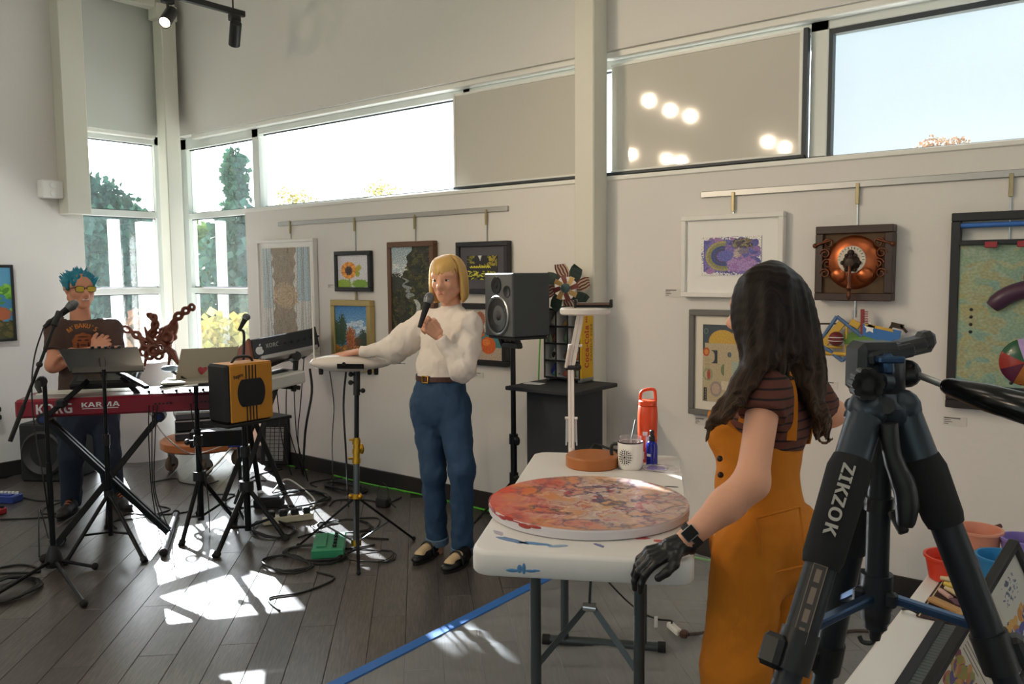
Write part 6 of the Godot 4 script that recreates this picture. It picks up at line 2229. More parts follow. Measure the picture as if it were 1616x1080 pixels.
	box(st, Vector3(-2.62, 0.909, -3.527), Vector3(0.10, 0.003, 0.06), Basis(Vector3.UP, 0.1))
	obj("card", st, M.paper, t)

	# the crate: a box of twelve compartments stood on end
	var x0 = -2.672
	var x1 = -2.425
	var y0 = 0.920
	var y1 = 1.305
	var zf = -3.690
	var zb = -3.805
	t = thing("crate", "old yellow drinks crate stood on end, its black-edged compartments holding little figures", "crate", Vector3(-2.55, 0.906, -3.75))
	st = sb()
	slab(st, Vector3(x0, y0, zb), Vector3(x1, y1, zb + 0.006))
	obj("back_board", st, M.crate_in, t)
	for e in [[x0, x0 + 0.008, "crate_in"], [x1 - 0.012, x1, "crate_yellow"]]:
		st = sb()
		slab(st, Vector3(e[0], y0, zb), Vector3(e[1], y1, zf), 0.001)
		obj("side_board", st, M[e[2]], t)
	for e in [[y0, y0 + 0.010], [y1 - 0.010, y1]]:
		st = sb()
		slab(st, Vector3(x0, e[0], zb), Vector3(x1 - 0.012, e[1], zf), 0.001)
		obj("end_board", st, M.crate_in, t)
	var cw = (x1 - 0.012 - x0 - 0.008) / 3.0
	var chh = (y1 - y0 - 0.02) / 4.0
	for i in range(1, 3):
		st = sb()
		slab(st, Vector3(x0 + 0.008 + cw * i - 0.003, y0 + 0.01, zb + 0.006), Vector3(x0 + 0.008 + cw * i + 0.003, y1 - 0.01, zf - 0.001))
		obj("divider", st, M.crate_in, t)
	for j in range(1, 4):
		st = sb()
		slab(st, Vector3(x0 + 0.008, y0 + 0.01 + chh * j - 0.003, zb + 0.006), Vector3(x1 - 0.012, y0 + 0.01 + chh * j + 0.003, zf))
		obj("shelf", st, M.crate_in, t)
	st = sb()
	for i in 4:
		var gx = x0 + 0.004 + (cw + 0.001) * i
		slab(st, Vector3(gx - 0.004, y0, zf - 0.002), Vector3(gx + 0.004, y1, zf + 0.002))
	for j in 5:
		var gy = y0 + 0.005 + (y1 - y0 - 0.01) * j / 4.0
		slab(st, Vector3(x0, gy - 0.005, zf - 0.0015), Vector3(x1 - 0.012, gy + 0.005, zf + 0.0025))
	obj("edge_grid", st, M.crate_black, t)
	st = sb()
	slab(st, Vector3(x1 - 0.012, y0 - 0.001, zb), Vector3(x1 + 0.0015, y0 + 0.012, zf + 0.001))
	slab(st, Vector3(x0 - 0.001, y1 - 0.012, zf - 0.02), Vector3(x0 + 0.03, y1 + 0.002, zf + 0.0015))
	slab(st, Vector3(x1 - 0.03, y1 - 0.006, zb), Vector3(x1 + 0.001, y1 + 0.002, zf + 0.001))
	obj("metal_band", st, M.tin, t)
	# the lettering runs up the yellow side
	var LB = Basis(Vector3.UP, PI / 2) * Basis(Vector3.BACK, PI / 2)
	words("lettering", "Coca-Cola", Transform3D(LB * Basis(Vector3.BACK, 0.0), Vector3(x1 + 0.0005, 1.10, -3.742)), 0.038, M.crate_red, t, "Droid Serif", true, 0.23)
	words("lettering", "SOLD", Transform3D(LB, Vector3(x1 + 0.0005, 1.255, -3.738)), 0.014, M.crate_red, t, "Droid Serif", true, 0.05)
	words("lettering", "FAMILY SIZE", Transform3D(LB, Vector3(x1 + 0.0005, 1.12, -3.785)), 0.015, mat("stamp", "#8a7a30", 0.6), t, "Droid Sans", true, 0.20)
	for s in [-1.0, 1.0]:
		st = sb()
		slab(st, Vector3(-2.55 + s * 0.105 - 0.012, 0.906, zb + 0.01), Vector3(-2.55 + s * 0.105 + 0.012, y0, zf - 0.01), 0.002)
		obj("foot", st, M.tin, t)
	# the little figures, one shape turned for each
	var figs = [[0, 3, "pale pear figure in the crate's top left compartment", "#c9c7ba", 0.9, 0.030], [1, 3, "small ochre figure in the crate's top middle compartment", "#a8874e", 0.5, 0.028], [2, 3, "dark grey figure in the crate's top right compartment", "#5a5756", 1.0, 0.022], [0, 2, "reddish-brown figure in the crate's second row, at left", "#8a5a4c", 0.85, 0.024], [1, 2, "green figure in the crate's second row, in the middle", "#6d8a6a", 0.9, 0.022], [2, 2, "dark red figure in the crate's second row, at right", "#7a3f3c", 0.8, 0.024], [0, 1, "cream avocado-shaped figure in the crate's third row", "#d8cfb8", 0.95, 0.028], [1, 1, "brown figure in the crate's third row, in the middle", "#6a4a3a", 0.8, 0.022], [2, 1, "orange figure in the crate's third row, at right", "#b0683a", 0.7, 0.026], [0, 0, "blue egg-shaped figure in the crate's bottom left compartment", "#27348a", 1.0, 0.030], [1, 0, "coral figure in the crate's bottom middle compartment", "#b0604a", 0.5, 0.028], [2, 0, "tall grey-green figure in the crate's bottom right compartment", "#8a9080", 0.95, 0.020]]
	for g in figs:
		var p = Vector3(x0 + 0.008 + cw * (g[0] + 0.5) + 0.004, y0 + 0.0105 + chh * g[1] + 0.003, -3.735)
		var fg = thing("pear_figure", g[2], "figurine", p, "little figures in the crate")
		st = sb()
		var hh: float = g[4] * 0.072
		var r: float = g[5]
		lathe(st, [Vector2(0, 0), Vector2(r * 0.7, 0.0), Vector2(r, hh * 0.22), Vector2(r * 0.92, hh * 0.42), Vector2(r * 0.55, hh * 0.68), Vector2(r * 0.46, hh * 0.82), Vector2(r * 0.25, hh * 0.93), Vector2(0, hh * 0.95)], at(p), 18)
		obj("body", st, mat("figure_" + g[3], g[3], 0.35), fg)
		st = sb()
		tube(st, [p + Vector3(0, hh * 0.93, 0), p + Vector3(0.003, hh * 1.02, 0)], 0.002, 5)
		obj("stem", st, M.bark, fg)
		if g[0] == 0 and g[1] == 1:
			st = sb()
			ball(st, p + Vector3(0, hh * 0.36, r * 0.8), Vector3(0.011, 0.017, 0.012), Basis(), 12)
			obj("hollow", st, M.bronze, fg)
	for e in [[0, 0, 0.022, "#3f7a5a", "small green figure beside the blue egg in the crate", 0.022, 0.5], [0, 2, -0.018, "#7d8a70", "small grey-green figure beside the reddish-brown one in the crate", 0.016, 0.6], [2, 0, -0.02, "#b9a890", "small pale figure beside the tall grey-green one in the crate", 0.014, 0.45]]:
		var p = Vector3(x0 + 0.008 + cw * (e[0] + 0.5) + e[2], y0 + 0.0135 + chh * e[1], -3.712)
		var fg = thing("pear_figure", e[4], "figurine", p, "little figures in the crate")
		st = sb()
		var hh: float = e[6] * 0.075
		var r: float = e[5]
		lathe(st, [Vector2(0, 0), Vector2(r * 0.7, 0.0), Vector2(r, hh * 0.3), Vector2(r * 0.6, hh * 0.7), Vector2(0, hh)], at(p), 14)
		obj("body", st, mat("figure_" + e[3], e[3], 0.35), fg)

	# the tin pinwheel on top of the crate
	mat("tin_red", "#7a3a34", 0.5)
	mat("tin_gold", "#c9a262", 0.5)
	mat("tin_green", "#2f3f38", 0.5)
	mat("tin_hub", "#4f6a6a", 0.45)
	var im = canvas(64, 64, "#c9b49a")
	for i in 4:
		im.fill_rect(Rect2i(0, i * 16, 64, 8), Color("#6a302c"))
	var striped = pic("tin_striped", im, 0.5)
	var pcx = Vector3(-2.54, 1.415, -3.712)
	t = thing("pinwheel", "painted tin pinwheel with red, gold, green and striped blades on the crate", "pinwheel", Vector3(pcx.x, y1, pcx.z))
	var PB = Basis(Vector3.UP, 0.45)
	for i in 8:
		var a = TAU * i / 8.0 + 0.1
		var d = Vector3(cos(a), sin(a), 0)
		var e = Vector3(-sin(a), cos(a), 0)
		# inner kite blade
		st = sb()
		var q = [d * 0.018 + e * 0.006, d * 0.066 + e * 0.022, d * 0.074 - e * 0.006, d * 0.03 - e * 0.014]
		for s in [0.0, 0.002]:
			quad(st, pcx + PB * (q[0] + Vector3(0, 0, 0.014 + s)), pcx + PB * (q[1] + Vector3(0, 0, 0.004 + s)), pcx + PB * (q[2] + Vector3(0, 0, 0.012 + s)), pcx + PB * (q[3] + Vector3(0, 0, 0.018 + s)), PB.z * (s - 0.001))
		obj("inner_blade", st, [M.tin_red, M.tin_gold][i % 2], t)
		# outer blade, curling
		st = sb()
		var rows = []
		for r in 4:
			var u = r / 3.0
			var wv = 0.026 + 0.010 * sin(u * PI)
			var b0: Vector3 = d * (0.060 + u * 0.072) + e * (0.020 * u)
			rows.append([b0 + e * wv + Vector3(0, 0, 0.006 + 0.012 * u), b0 - e * wv + Vector3(0, 0, -0.004 - 0.008 * u)])
		for r in 3:
			var uvs = [Vector2(r / 3.0, 0), Vector2((r + 1) / 3.0, 0), Vector2((r + 1) / 3.0, 1), Vector2(r / 3.0, 1)]
			var ps = [rows[r][0], rows[r + 1][0], rows[r + 1][1], rows[r][1]]
			for s in 2:
				for k in ([0, 2, 1, 0, 3, 2] if s == 0 else [0, 1, 2, 0, 2, 3]):
					st.set_uv(uvs[k])
					st.add_vertex(pcx + PB * (ps[k] - Vector3(0, 0, 0.0015 * s)))
		obj("outer_blade", st, [striped, M.tin_green, striped, M.tin_green][i % 4], t)
	st = sb()
	lathe(st, [Vector2(0, 0.014), Vector2(0.027, 0.016), Vector2(0.024, 0.026), Vector2(0.010, 0.031), Vector2(0, 0.032)], Transform3D(PB * Basis(Vector3.RIGHT, PI / 2), pcx), 20)
	obj("hub", st, M.tin_hub, t)
	st = sb()
	rod(st, pcx - PB.z * 0.01, Vector3(pcx.x, y1, pcx.z) - PB.z * 0.012, 0.006)
	lathe(st, [Vector2(0, 0), Vector2(0.035, 0), Vector2(0.03, 0.012), Vector2(0, 0.014)], at(Vector3(pcx.x, y1, pcx.z) - PB.z * 0.012), 16)
	obj("post", st, M.tin_green, t)

	var g = thing("signal_cable", "thin green cable hanging behind the loudspeaker beside the pedestal", "cable", Vector3(-2.852, 1.02, -3.897))
	st = sb()
	tube(st, curve([Vector3(-2.855, 1.139, -3.908), Vector3(-2.855, 1.02, -3.895), Vector3(-2.851, 0.872, -3.882), Vector3(-2.877, 0.717, -3.909), Vector3(-2.877, 0.53, -3.889), Vector3(-2.877, 0.53, -3.889) * Vector3(1, 0, 1) + Vector3(0, 0.01, 0)]), 0.004, 6)
	obj("cord", st, M.cable_green, g)

# ================= the folding table with the round painting =================
const TX := Vector3(0.8808, 0, -0.4745)
const TZ := Vector3(0.4745, 0, 0.8808)
func tp(u: float, v: float, h: float) -> Vector3:
	# a place over the table: u across, v towards the camera, from its far left corner
	return Vector3(-2.075, 0.0, -2.80) + TX * u + TZ * v + Vector3(0, h, 0)

func folding_table(label: String, X: Vector3, Z: Vector3, o: Vector3, w: float, l: float, top: float, inset := 0.24) -> void:
	var t = thing("folding_table", label, "table", o + X * (w / 2) + Z * (l / 2))
	var B = Basis(X, Vector3.UP, X.cross(Vector3.UP))
	if B.z.dot(Z) < 0.0:
		B = Basis(X, Vector3.UP, Z)
	var c = o + X * (w / 2) + Z * (l / 2)
	var out = []
	var rc = 0.055
	for e in [[1, 1, 0.0], [-1, 1, PI / 2], [-1, -1, PI], [1, -1, PI * 1.5]]:
		for k in 7:
			var a: float = e[2] + PI / 2 * k / 6.0
			out.append(Vector2(e[0] * (w / 2 - rc) + cos(a) * rc, e[1] * (l / 2 - rc) + sin(a) * rc))
	var st = sb()
	var rings = []
	for q in [[-0.016, 0.0], [-0.005, -0.003], [0.0, -0.012], [0.0, -0.062], [-0.008, -0.070]]:
		var ring = []
		for p in out:
			var pp: Vector2 = p
			var s = pp.normalized() * q[0]
			ring.append(c + X * (pp.x + s.x) + Z * (pp.y + s.y) + Vector3(0, top + q[1], 0))
		rings.append(ring)
	for r in rings.size() - 1:
		st.set_smooth_group(5)
		for i in out.size():
			var j = (i + 1) % out.size()
			quad(st, rings[r][i], rings[r][j], rings[r + 1][j], rings[r + 1][i], rings[r][i] + rings[r][j] - c * 2.0 - Vector3(0, 2.0 * top - 0.15, 0))
	st.set_smooth_group(-1)
	for i in out.size():
		tri(st, c + Vector3(0, top, 0), rings[0][i], rings[0][(i + 1) % out.size()], Vector3.UP)
		tri(st, c + Vector3(0, top - 0.07, 0), rings[-1][i], rings[-1][(i + 1) % out.size()], Vector3.DOWN)
	obj("tabletop", st, M.table_white, t)
	for e in [-1.0, 1.0]:
		var q = c + Z * e * (l / 2 - inset)
		for s in [-1.0, 1.0]:
			st = sb()
			rod(st, q + X * s * 0.155 + Vector3(0, top - 0.07, 0), q + X * s * 0.155 + Vector3(0, 0.02, 0), 0.0165, -1, 12)
			obj("leg", st, M.leg_grey, t)
		st = sb()
		rod(st, q - X * 0.225 + Vector3(0, 0.022, 0), q + X * 0.225 + Vector3(0, 0.022, 0), 0.0175, -1, 12)
		obj("foot_bar", st, M.leg_grey, t)
		for s in [-1.0, 1.0]:
			st = sb()
			rod(st, q + X * s * 0.215 + Vector3(0, 0.022, 0), q + X * s * 0.245 + Vector3(0, 0.022, 0), 0.021, -1, 12)
			obj("rubber_cap", st, M.rubber, t)
		var k = c + Z * e * (l / 2 - inset - 0.24) + Vector3(0, top - 0.10, 0)
		var m = q - Z * e * 0.10 + Vector3(0, top * 0.62, 0)
		for s in [-1.0, 1.0]:
			st = sb()
			bar(st, q + X * s * 0.150 + Vector3(0, top * 0.42, 0), m + X * s * 0.012, 0.018, 0.006, Z)
			obj("brace", st, M.leg_grey, t)
			st = sb()
			ball(st, q + X * s * 0.150 - Z * e * 0.004 + Vector3(0, top * 0.41, 0), 0.012, Basis(), 8)
			obj("bolt", st, M.steel, t)
		st = sb()
		rod(st, m - X * 0.02, m + X * 0.02, 0.014)
		obj("brace_joint", st, M.chrome, t)
		st = sb()
		bar(st, m, k, 0.018, 0.008, X)
		obj("brace_strut", st, M.leg_grey, t)

func table_things() -> void:
	mat("table_white", "#e4e2de", 0.4)
	relief(M.table_white, 40.0, 0.02)
	mat("leg_grey", "#4b5355", 0.4, 0.5)
	folding_table("white plastic folding table with paint stains holding the round painting", TX, TZ, Vector3(-2.075, 0, -2.80), 0.607, 1.285, 0.74)
	# smears of paint on the table top
	var t = thing("paint_smear", "smears of blue and red paint on the white folding table top", "stain", tp(0.3, 1.1, 0.74))
	for e in [[0.10, 1.18, 0.05, 0.012, 0.5, "#5a7fae"], [0.17, 1.20, 0.05, 0.010, 0.2, "#4f86b8"], [0.24, 1.21, 0.03, 0.008, -0.3, "#8aa6c6"], [0.45, 1.10, 0.035, 0.015, 0.4, "#b8485a"], [0.53, 1.13, 0.03, 0.010, 0.2, "#c05a4c"], [0.35, 1.19, 0.02, 0.007, 0.8, "#7a7fb0"], [0.56, 0.52, 0.022, 0.006, 0.1, "#3a3f4a"], [0.05, 1.12, 0.03, 0.01, 0.9, "#b0a8b8"], [0.56, 0.70, 0.02, 0.006, 1.2, "#a06a70"]]:
		var st = sb()
		var o = []
		for i in 14:
			var a = TAU * i / 14.0
			o.append(Vector2(cos(a) * e[2], sin(a) * e[3]).rotated(e[4]) * (1.0 + 0.5 * noise.get_noise_2d(i * 60.0, e[0] * 900.0)))
		prism(st, o, Transform3D(Basis(TX, TZ, Vector3.DOWN), tp(e[0], e[1], 0.7412)), 0.001)
		obj("smear", st, M[e[5]] if M.has(e[5]) else mat(e[5], e[5], 0.4), t)
	# drips on the near edge
	var st0 = sb()
	for e in [[0.12, 0.018, 0.005], [0.14, 0.007, 0.012], [0.17, 0.016, 0.004], [0.152, 0.005, 0.016], [0.185, 0.012, 0.003]]:
		ball(st0, tp(e[0], 1.2853, 0.70 - e[1] * 0.5), Vector3(e[1], e[2], 0.0015), Basis(TX, Vector3.UP, TZ), 8)
	obj("drip", st0, M["#4f86b8"], t)

	# the round canvas: marbled paint
	var n = 512
	var im = canvas(n, n, "#c8a898")
	var fn = FastNoiseLite.new()
	fn.seed = 11
	fn.frequency = 0.006
	fn.fractal_octaves = 4
	fn.domain_warp_enabled = true
	fn.domain_warp_amplitude = 60.0
	fn.domain_warp_frequency = 0.008
	var fm = FastNoiseLite.new()
	fm.seed = 5
	fm.frequency = 0.009
	fm.fractal_octaves = 3
	fm.domain_warp_enabled = true
	fm.domain_warp_amplitude = 90.0
	fm.domain_warp_frequency = 0.007
	for y in n:
		for x in n:
			var u = x / float(n)
			var v = y / float(n)
			var a = fn.get_noise_2d(x, y)
			var b = fm.get_noise_2d(x + 700, y)
			var warm = clampf(1.05 - u * 2.1 + a * 0.7 + (v - 0.5) * 0.35, 0.0, 1.0)
			var c = Color("#c4aca4").lerp(Color("#dc5238"), warm)
			c = c.lerp(Color("#df8440"), clampf(b * 2.2 - 0.1, 0.0, 0.75) * clampf(1.2 - u, 0.25, 1.0))
			# veins of blue, red and grey, thickest in the middle
			var mid = clampf(1.4 - absf(u - 0.58) * 2.3, 0.0, 1.0) * clampf(1.5 - absf(v - 0.48) * 2.3, 0.0, 1.0)
			var vein = 1.0 - clampf(absf(a - 0.10) * 11.0, 0.0, 1.0)
			c = c.lerp(Color("#2f3265"), vein * mid)
			vein = 1.0 - clampf(absf(b + 0.14) * 12.0, 0.0, 1.0)
			c = c.lerp(Color("#b02f3c"), vein * mid * 0.95)
			vein = 1.0 - clampf(absf(a + b * 0.6 - 0.26) * 12.0, 0.0, 1.0)
			c = c.lerp(Color("#565a68"), vein * mid * 0.85)
			vein = 1.0 - clampf(absf(a + 0.16) * 13.0, 0.0, 1.0)
			c = c.lerp(Color("#e9e2de"), vein * mid * 0.6)
			vein = 1.0 - clampf(absf(a - b * 0.7 + 0.20) * 13.0, 0.0, 1.0)
			c = c.lerp(Color("#e0a04a"), vein * 0.6 * mid)
			im.set_pixel(x, y, c)
	var cc = Vector3(-1.418, 0.7405, -2.195)
	t = thing("round_painting", "round canvas covered in marbled orange, red and blue paint", "painting", cc)
	var st = sb()
	lathe(st, [Vector2(0, 0), Vector2(0.312, 0), Vector2(0.318, 0.004), Vector2(0.318, 0.026), Vector2(0.314, 0.031)], at(cc), 72)
	obj("canvas_edge", st, mat("canvas_white", "#d5d0d4", 0.6), t)
	st = sb()
	for i in 72:
		var a = TAU * i / 72.0
		var b = TAU * (i + 1) / 72.0
		for an in [0.0, 1.0, 2.0]:
			var q: Vector2 = Vector2.ZERO if an == 0.0 else (Vector2(cos(a), sin(a)) if an == 1.0 else Vector2(cos(b), sin(b)))
			st.set_uv(Vector2(0.5, 0.5) + q * 0.5)
			var p = cc + (TX * q.x + TZ * q.y) * 0.315 + Vector3(0, 0.0315, 0)
			st.add_vertex(p)
	var pm = pic("marbled", im, 0.3)
	obj("painted_face", st, pm, t)
	st = sb()
	for i in 14:
		var a = 2.0 + i * 0.11
		var q = TX * cos(a) + TZ * sin(a)
		ball(st, cc + q * 0.3182 + Vector3(0, 0.027 - 0.004 * sin(i * 1.7), 0), Vector3(0.024, 0.005 + 0.003 * sin(i * 2.3), 0.0016), Basis(q.cross(Vector3.UP), Vector3.UP, -q), 8)
	obj("edge_drip", st, mat("drip_red", "#a83a34", 0.35), t)

	# desk lamp with its wooden base
	mat("lamp_white", "#dcd6cf", 0.35)
	mat("lamp_wood", "#a8642f", 0.35)
	var lb = Vector3(-1.735, 0.74, -2.715)
	t = thing("desk_lamp", "white jointed desk lamp with a round wooden base and a flat ring head", "lamp", lb)
	st = sb()
	lathe(st, [Vector2(0, 0), Vector2(0.100, 0), Vector2(0.104, 0.004), Vector2(0.104, 0.040), Vector2(0.099, 0.046), Vector2(0, 0.047)], at(lb), 40)
	obj("base", st, M.lamp_wood, t)
	var a0 = Vector3(-1.907, 0.752, -2.825)
	var a1 = Vector3(-1.929, 0.946, -2.841)
	var a2 = Vector3(-1.936, 1.103, -2.865)
	var a3 = Vector3(-1.887, 1.322, -2.863)
	st = sb()
	rod(st, a0 - Vector3(0, 0.025, 0), a0 + Vector3(0, 0.02, 0), 0.013)
	obj("socket", st, M.lamp_white, t)
	st = sb()
	for s in [-1.0, 1.0]:
		bar(st, a0 + TX * s * 0.0065, a2 + TX * s * 0.0065, 0.012, 0.014, TZ, 0.001)
	obj("lower_arm", st, M.lamp_white, t)
	st = sb()
	for s in [-1.0, 1.0]:
		bar(st, a0.lerp(a2, 0.08) + TX * s * 0.022, a0.lerp(a2, 0.40) + TX * s * 0.020, 0.006, 0.006, TZ)
		rod(st, a0.lerp(a2, 0.12) + TX * s * 0.016, a0.lerp(a2, 0.38) + TX * s * 0.016, 0.005)
	obj("spring", st, M.steel_dull, t)
	st = sb()
	for s in [-1.0, 1.0]:
		bar(st, a2 + TX * s * 0.0085, a3 + TX * s * 0.0075, 0.015, 0.018, TZ, 0.001)
	obj("upper_arm", st, M.lamp_white, t)
	st = sb()
	rod(st, a2 - TX * 0.02 + TZ * 0.01, a3.lerp(a2, 0.55) - TX * 0.02 + TZ * 0.01, 0.007)
	rod(st, a3.lerp(a2, 0.58) - TX * 0.028, a3.lerp(a2, 0.58) + TX * 0.03, 0.006)
	rod(st, a0.lerp(a2, 0.4) - TX * 0.026, a0.lerp(a2, 0.4) + TX * 0.026, 0.006)
	obj("tension_bar", st, M.lamp_white, t)
	st = sb()
	rod(st, a2 - TX * 0.02, a2 + TX * 0.022, 0.014)
	ball(st, a2 + TX * 0.030, 0.014, Basis(), 10)
	obj("joint_knob", st, M.black, t)
	var hc = Vector3(-1.873, 1.34, -2.876)
	st = sb()
	lathe(st, [Vector2(0.072, -0.014), Vector2(0.098, -0.014), Vector2(0.104, -0.008), Vector2(0.104, 0.008), Vector2(0.098, 0.014), Vector2(0.072, 0.014), Vector2(0.068, 0.008), Vector2(0.068, -0.008), Vector2(0.072, -0.014)], at(hc), 44)
	obj("ring_head", st, M.lamp_white, t)
	st = sb()
	lathe(st, [Vector2(0, -0.003), Vector2(0.068, -0.003), Vector2(0.068, 0.003), Vector2(0, 0.003)], at(hc), 40)
	obj("lens", st, glass("lens_glass", "#e4ecec", 0.12), t)
	t = thing("phone", "dark phone in a clamp lying on the lamp's ring head", "phone", hc + Vector3(0.03, 0.016, 0))
	st = sb()
	box(st, hc + TX * 0.035 + Vector3(0, 0.030, 0), Vector3(0.135, 0.010, 0.07), Basis(TX, Vector3.UP, TZ), 0.004)
	obj("body", st, mat("phone_bronze", "#6a5248", 0.35, 0.4), t)
	st = sb()
	box(st, hc + TX * -0.038 + Vector3(0, 0.031, 0), Vector3(0.012, 0.034, 0.06), Basis(TX, Vector3.UP, TZ), 0.003)
	box(st, hc + TX * 0.108 + Vector3(0, 0.031, 0), Vector3(0.012, 0.034, 0.06), Basis(TX, Vector3.UP, TZ), 0.003)
	box(st, hc + TX * 0.035 + Vector3(0, 0.019, 0), Vector3(0.15, 0.008, 0.05), Basis(TX, Vector3.UP, TZ), 0.002)
	obj("clamp", st, M.black, t)
	var cd = thing("lamp_cable", "black cable lying behind the lamp's wooden base", "cable", tp(0.30, 0.06, 0.74))
	st = sb()
	tube(st, curve([lb + TX * -0.02 - TZ * 0.09 + Vector3(0, 0.02, 0), tp(0.25, 0.0, 0.775), tp(0.32, 0.03, 0.765), tp(0.42, 0.035, 0.745)]), 0.005, 6)
	obj("cord", st, M.cable, cd)
	t = thing("dark_tray", "thin black tray lying on the table behind the lamp base", "tray", tp(0.38, 0.04, 0.74))
	st = sb()
	box(st, tp(0.36, 0.045, 0.747), Vector3(0.20, 0.012, 0.05), Basis(TX, Vector3.UP, TZ), 0.003)
	obj("tray", st, M.black, t)

	# mug with a glass of dark water and a stick
	var mp = Vector3(-1.592, 0.74, -2.765)
	t = thing("mug", "white mug with a black dotted emblem and black handle", "mug", mp)
	st = sb()
	lathe(st, [Vector2(0, 0), Vector2(0.040, 0), Vector2(0.046, 0.006), Vector2(0.049, 0.015), Vector2(0.0495, 0.105), Vector2(0.0485, 0.107), Vector2(0.0465, 0.105), Vector2(0.046, 0.02), Vector2(0, 0.012)], at(mp), 36)
	obj("body", st, M.mug_white if M.has("mug_white") else mat("mug_white", "#e8e5de", 0.2), t)
	st = sb()
	var hd = -TX * 0.97 - TZ * 0.25
	tube(st, curve([mp + hd * 0.047 + Vector3(0, 0.092, 0), mp + hd * 0.072 + Vector3(0, 0.088, 0), mp + hd * 0.076 + Vector3(0, 0.055, 0), mp + hd * 0.066 + Vector3(0, 0.030, 0), mp + hd * 0.047 + Vector3(0, 0.026, 0)]), 0.007, 8)
	lathe(st, [Vector2(0.0495, 0.104), Vector2(0.0502, 0.107), Vector2(0.0462, 0.108)], at(mp), 36)
	obj("handle", st, M.black, t)
	st = sb()
	var en = (TZ * 0.90 - TX * 0.43).normalized()
	for ring in [[0.0, 1, 0.005], [0.010, 8, 0.0028], [0.017, 12, 0.003], [0.024, 16, 0.003], [0.030, 18, 0.0016]]:
		for i in ring[1]:
			var a = TAU * i / ring[1]
			var hx = cos(a) * ring[0]
			var th = hx / 0.0497
			var dirv = en.rotated(Vector3.UP, th)
			ball(st, mp + dirv * 0.0496 + Vector3(0, 0.052 + sin(a) * ring[0], 0), Vector3(ring[2], ring[2], 0.0009), Basis(dirv.cross(Vector3.UP), Vector3.UP, dirv), 8)
	obj("emblem", st, M.ink, t)
	t = thing("drinking_glass", "clear glass of dark liquid standing inside the white mug", "glass", mp + Vector3(0, 0.02, 0))
	st = sb()
	lathe(st, [Vector2(0.040, 0.03), Vector2(0.043, 0.125), Vector2(0.0415, 0.125), Vector2(0.039, 0.03)], at(mp), 32)
	obj("glass", st, glass("cup_glass", "#e8d8dc", 0.12), t)
	st = sb()
	lathe(st, [Vector2(0, 0.03), Vector2(0.038, 0.03), Vector2(0.039, 0.104), Vector2(0, 0.104)], at(mp), 28)
	obj("liquid", st, mat("wine_dark", "#3a1a26", 0.15), t)
	t = thing("stir_stick", "thin dark stick leaning in the glass in the mug", "stick", mp + Vector3(0, 0.05, 0))
	st = sb()
	rod(st, mp + Vector3(-0.01, 0.05, 0), Vector3(-1.629, 0.911, -2.869), 0.003)
	obj("stick", st, M.black, t)
	# orange bottle
	mat("bottle_orange", "#d8481c", 0.4)
	mat("bottle_red", "#b02a1e", 0.4)
	var ob = Vector3(-1.60, 0.74, -2.915)
	t = thing("water_bottle", "tall orange drinking bottle with a loop handle, behind the blue spray bottle", "bottle", ob)
	st = sb()
	lathe(st, [Vector2(0, 0), Vector2(0.034, 0), Vector2(0.037, 0.004), Vector2(0.0385, 0.09), Vector2(0.040, 0.185), Vector2(0.0375, 0.222), Vector2(0.0355, 0.226)], at(ob), 32)
	obj("body", st, M.bottle_orange, t)
	st = sb()
	lathe(st, [Vector2(0.0372, 0.004), Vector2(0.0389, 0.088), Vector2(0.0385, 0.091)], at(ob), 32)
	obj("red_sleeve", st, M.bottle_red, t)
	for r in [[0.30, 0.085, 0.014, 0.045], [-0.5, 0.065, 0.012, 0.05], [0.05, 0.118, 0.02, 0.016], [-0.15, 0.03, 0.01, 0.03]]:
		st = sb()
		var dv = TZ.rotated(Vector3.UP, r[0] - 0.3)
		box(st, ob + dv * 0.0385 + Vector3(0, r[1], 0), Vector3(r[2], r[3], 0.003), Basis(dv.cross(Vector3.UP) * -1.0, Vector3.UP, dv), 0.001)
		obj("print_patch", st, mat("print_pink", "#e0c2c0", 0.4) if not M.has("print_pink") else M.print_pink, t)
	st = sb()
	lathe(st, [Vector2(0.0365, 0.228), Vector2(0.0365, 0.244), Vector2(0.033, 0.248), Vector2(0, 0.249)], at(ob), 32)
	obj("cap", st, M.bottle_orange, t)
	st = sb()
	tube(st, curve([ob - TX * 0.030 + Vector3(0, 0.246, 0), ob - TX * 0.027 + Vector3(0, 0.276, 0), ob - TX * 0.012 + Vector3(0, 0.288, 0), ob + TX * 0.016 + Vector3(0, 0.292, 0), ob + TX * 0.028 + Vector3(0, 0.284, 0), ob + TX * 0.031 + Vector3(0, 0.246, 0)]), 0.0065, 8)
	obj("loop_handle", st, M.bottle_orange, t)
	# blue spray bottle
	var bb = Vector3(-1.548, 0.74, -2.855)
	t = thing("spray_bottle", "small cobalt blue glass spray bottle with a black nozzle", "bottle", bb)
	st = sb()
	lathe(st, [Vector2(0, 0), Vector2(0.020, 0), Vector2(0.0225, 0.003), Vector2(0.0225, 0.080), Vector2(0.019, 0.091), Vector2(0.011, 0.098), Vector2(0.0105, 0.104)], at(bb), 28)
	obj("bottle", st, mat("cobalt", "#14208c", 0.08), t)
	st = sb()
	lathe(st, [Vector2(0.0125, 0.098), Vector2(0.0125, 0.118), Vector2(0.0085, 0.120), Vector2(0.0085, 0.138), Vector2(0.006, 0.141), Vector2(0, 0.141)], at(bb), 20)
	obj("nozzle", st, M.black, t)
	st = sb()
	var ld = (TZ * 0.85 - TX * 0.5).normalized()
	box(st, bb + ld * 0.0225 + Vector3(0, 0.045, 0), Vector3(0.016, 0.010, 0.001), Basis(ld.cross(Vector3.UP) * -1.0, Vector3.UP, ld))
	obj("label", st, M.paper, t)
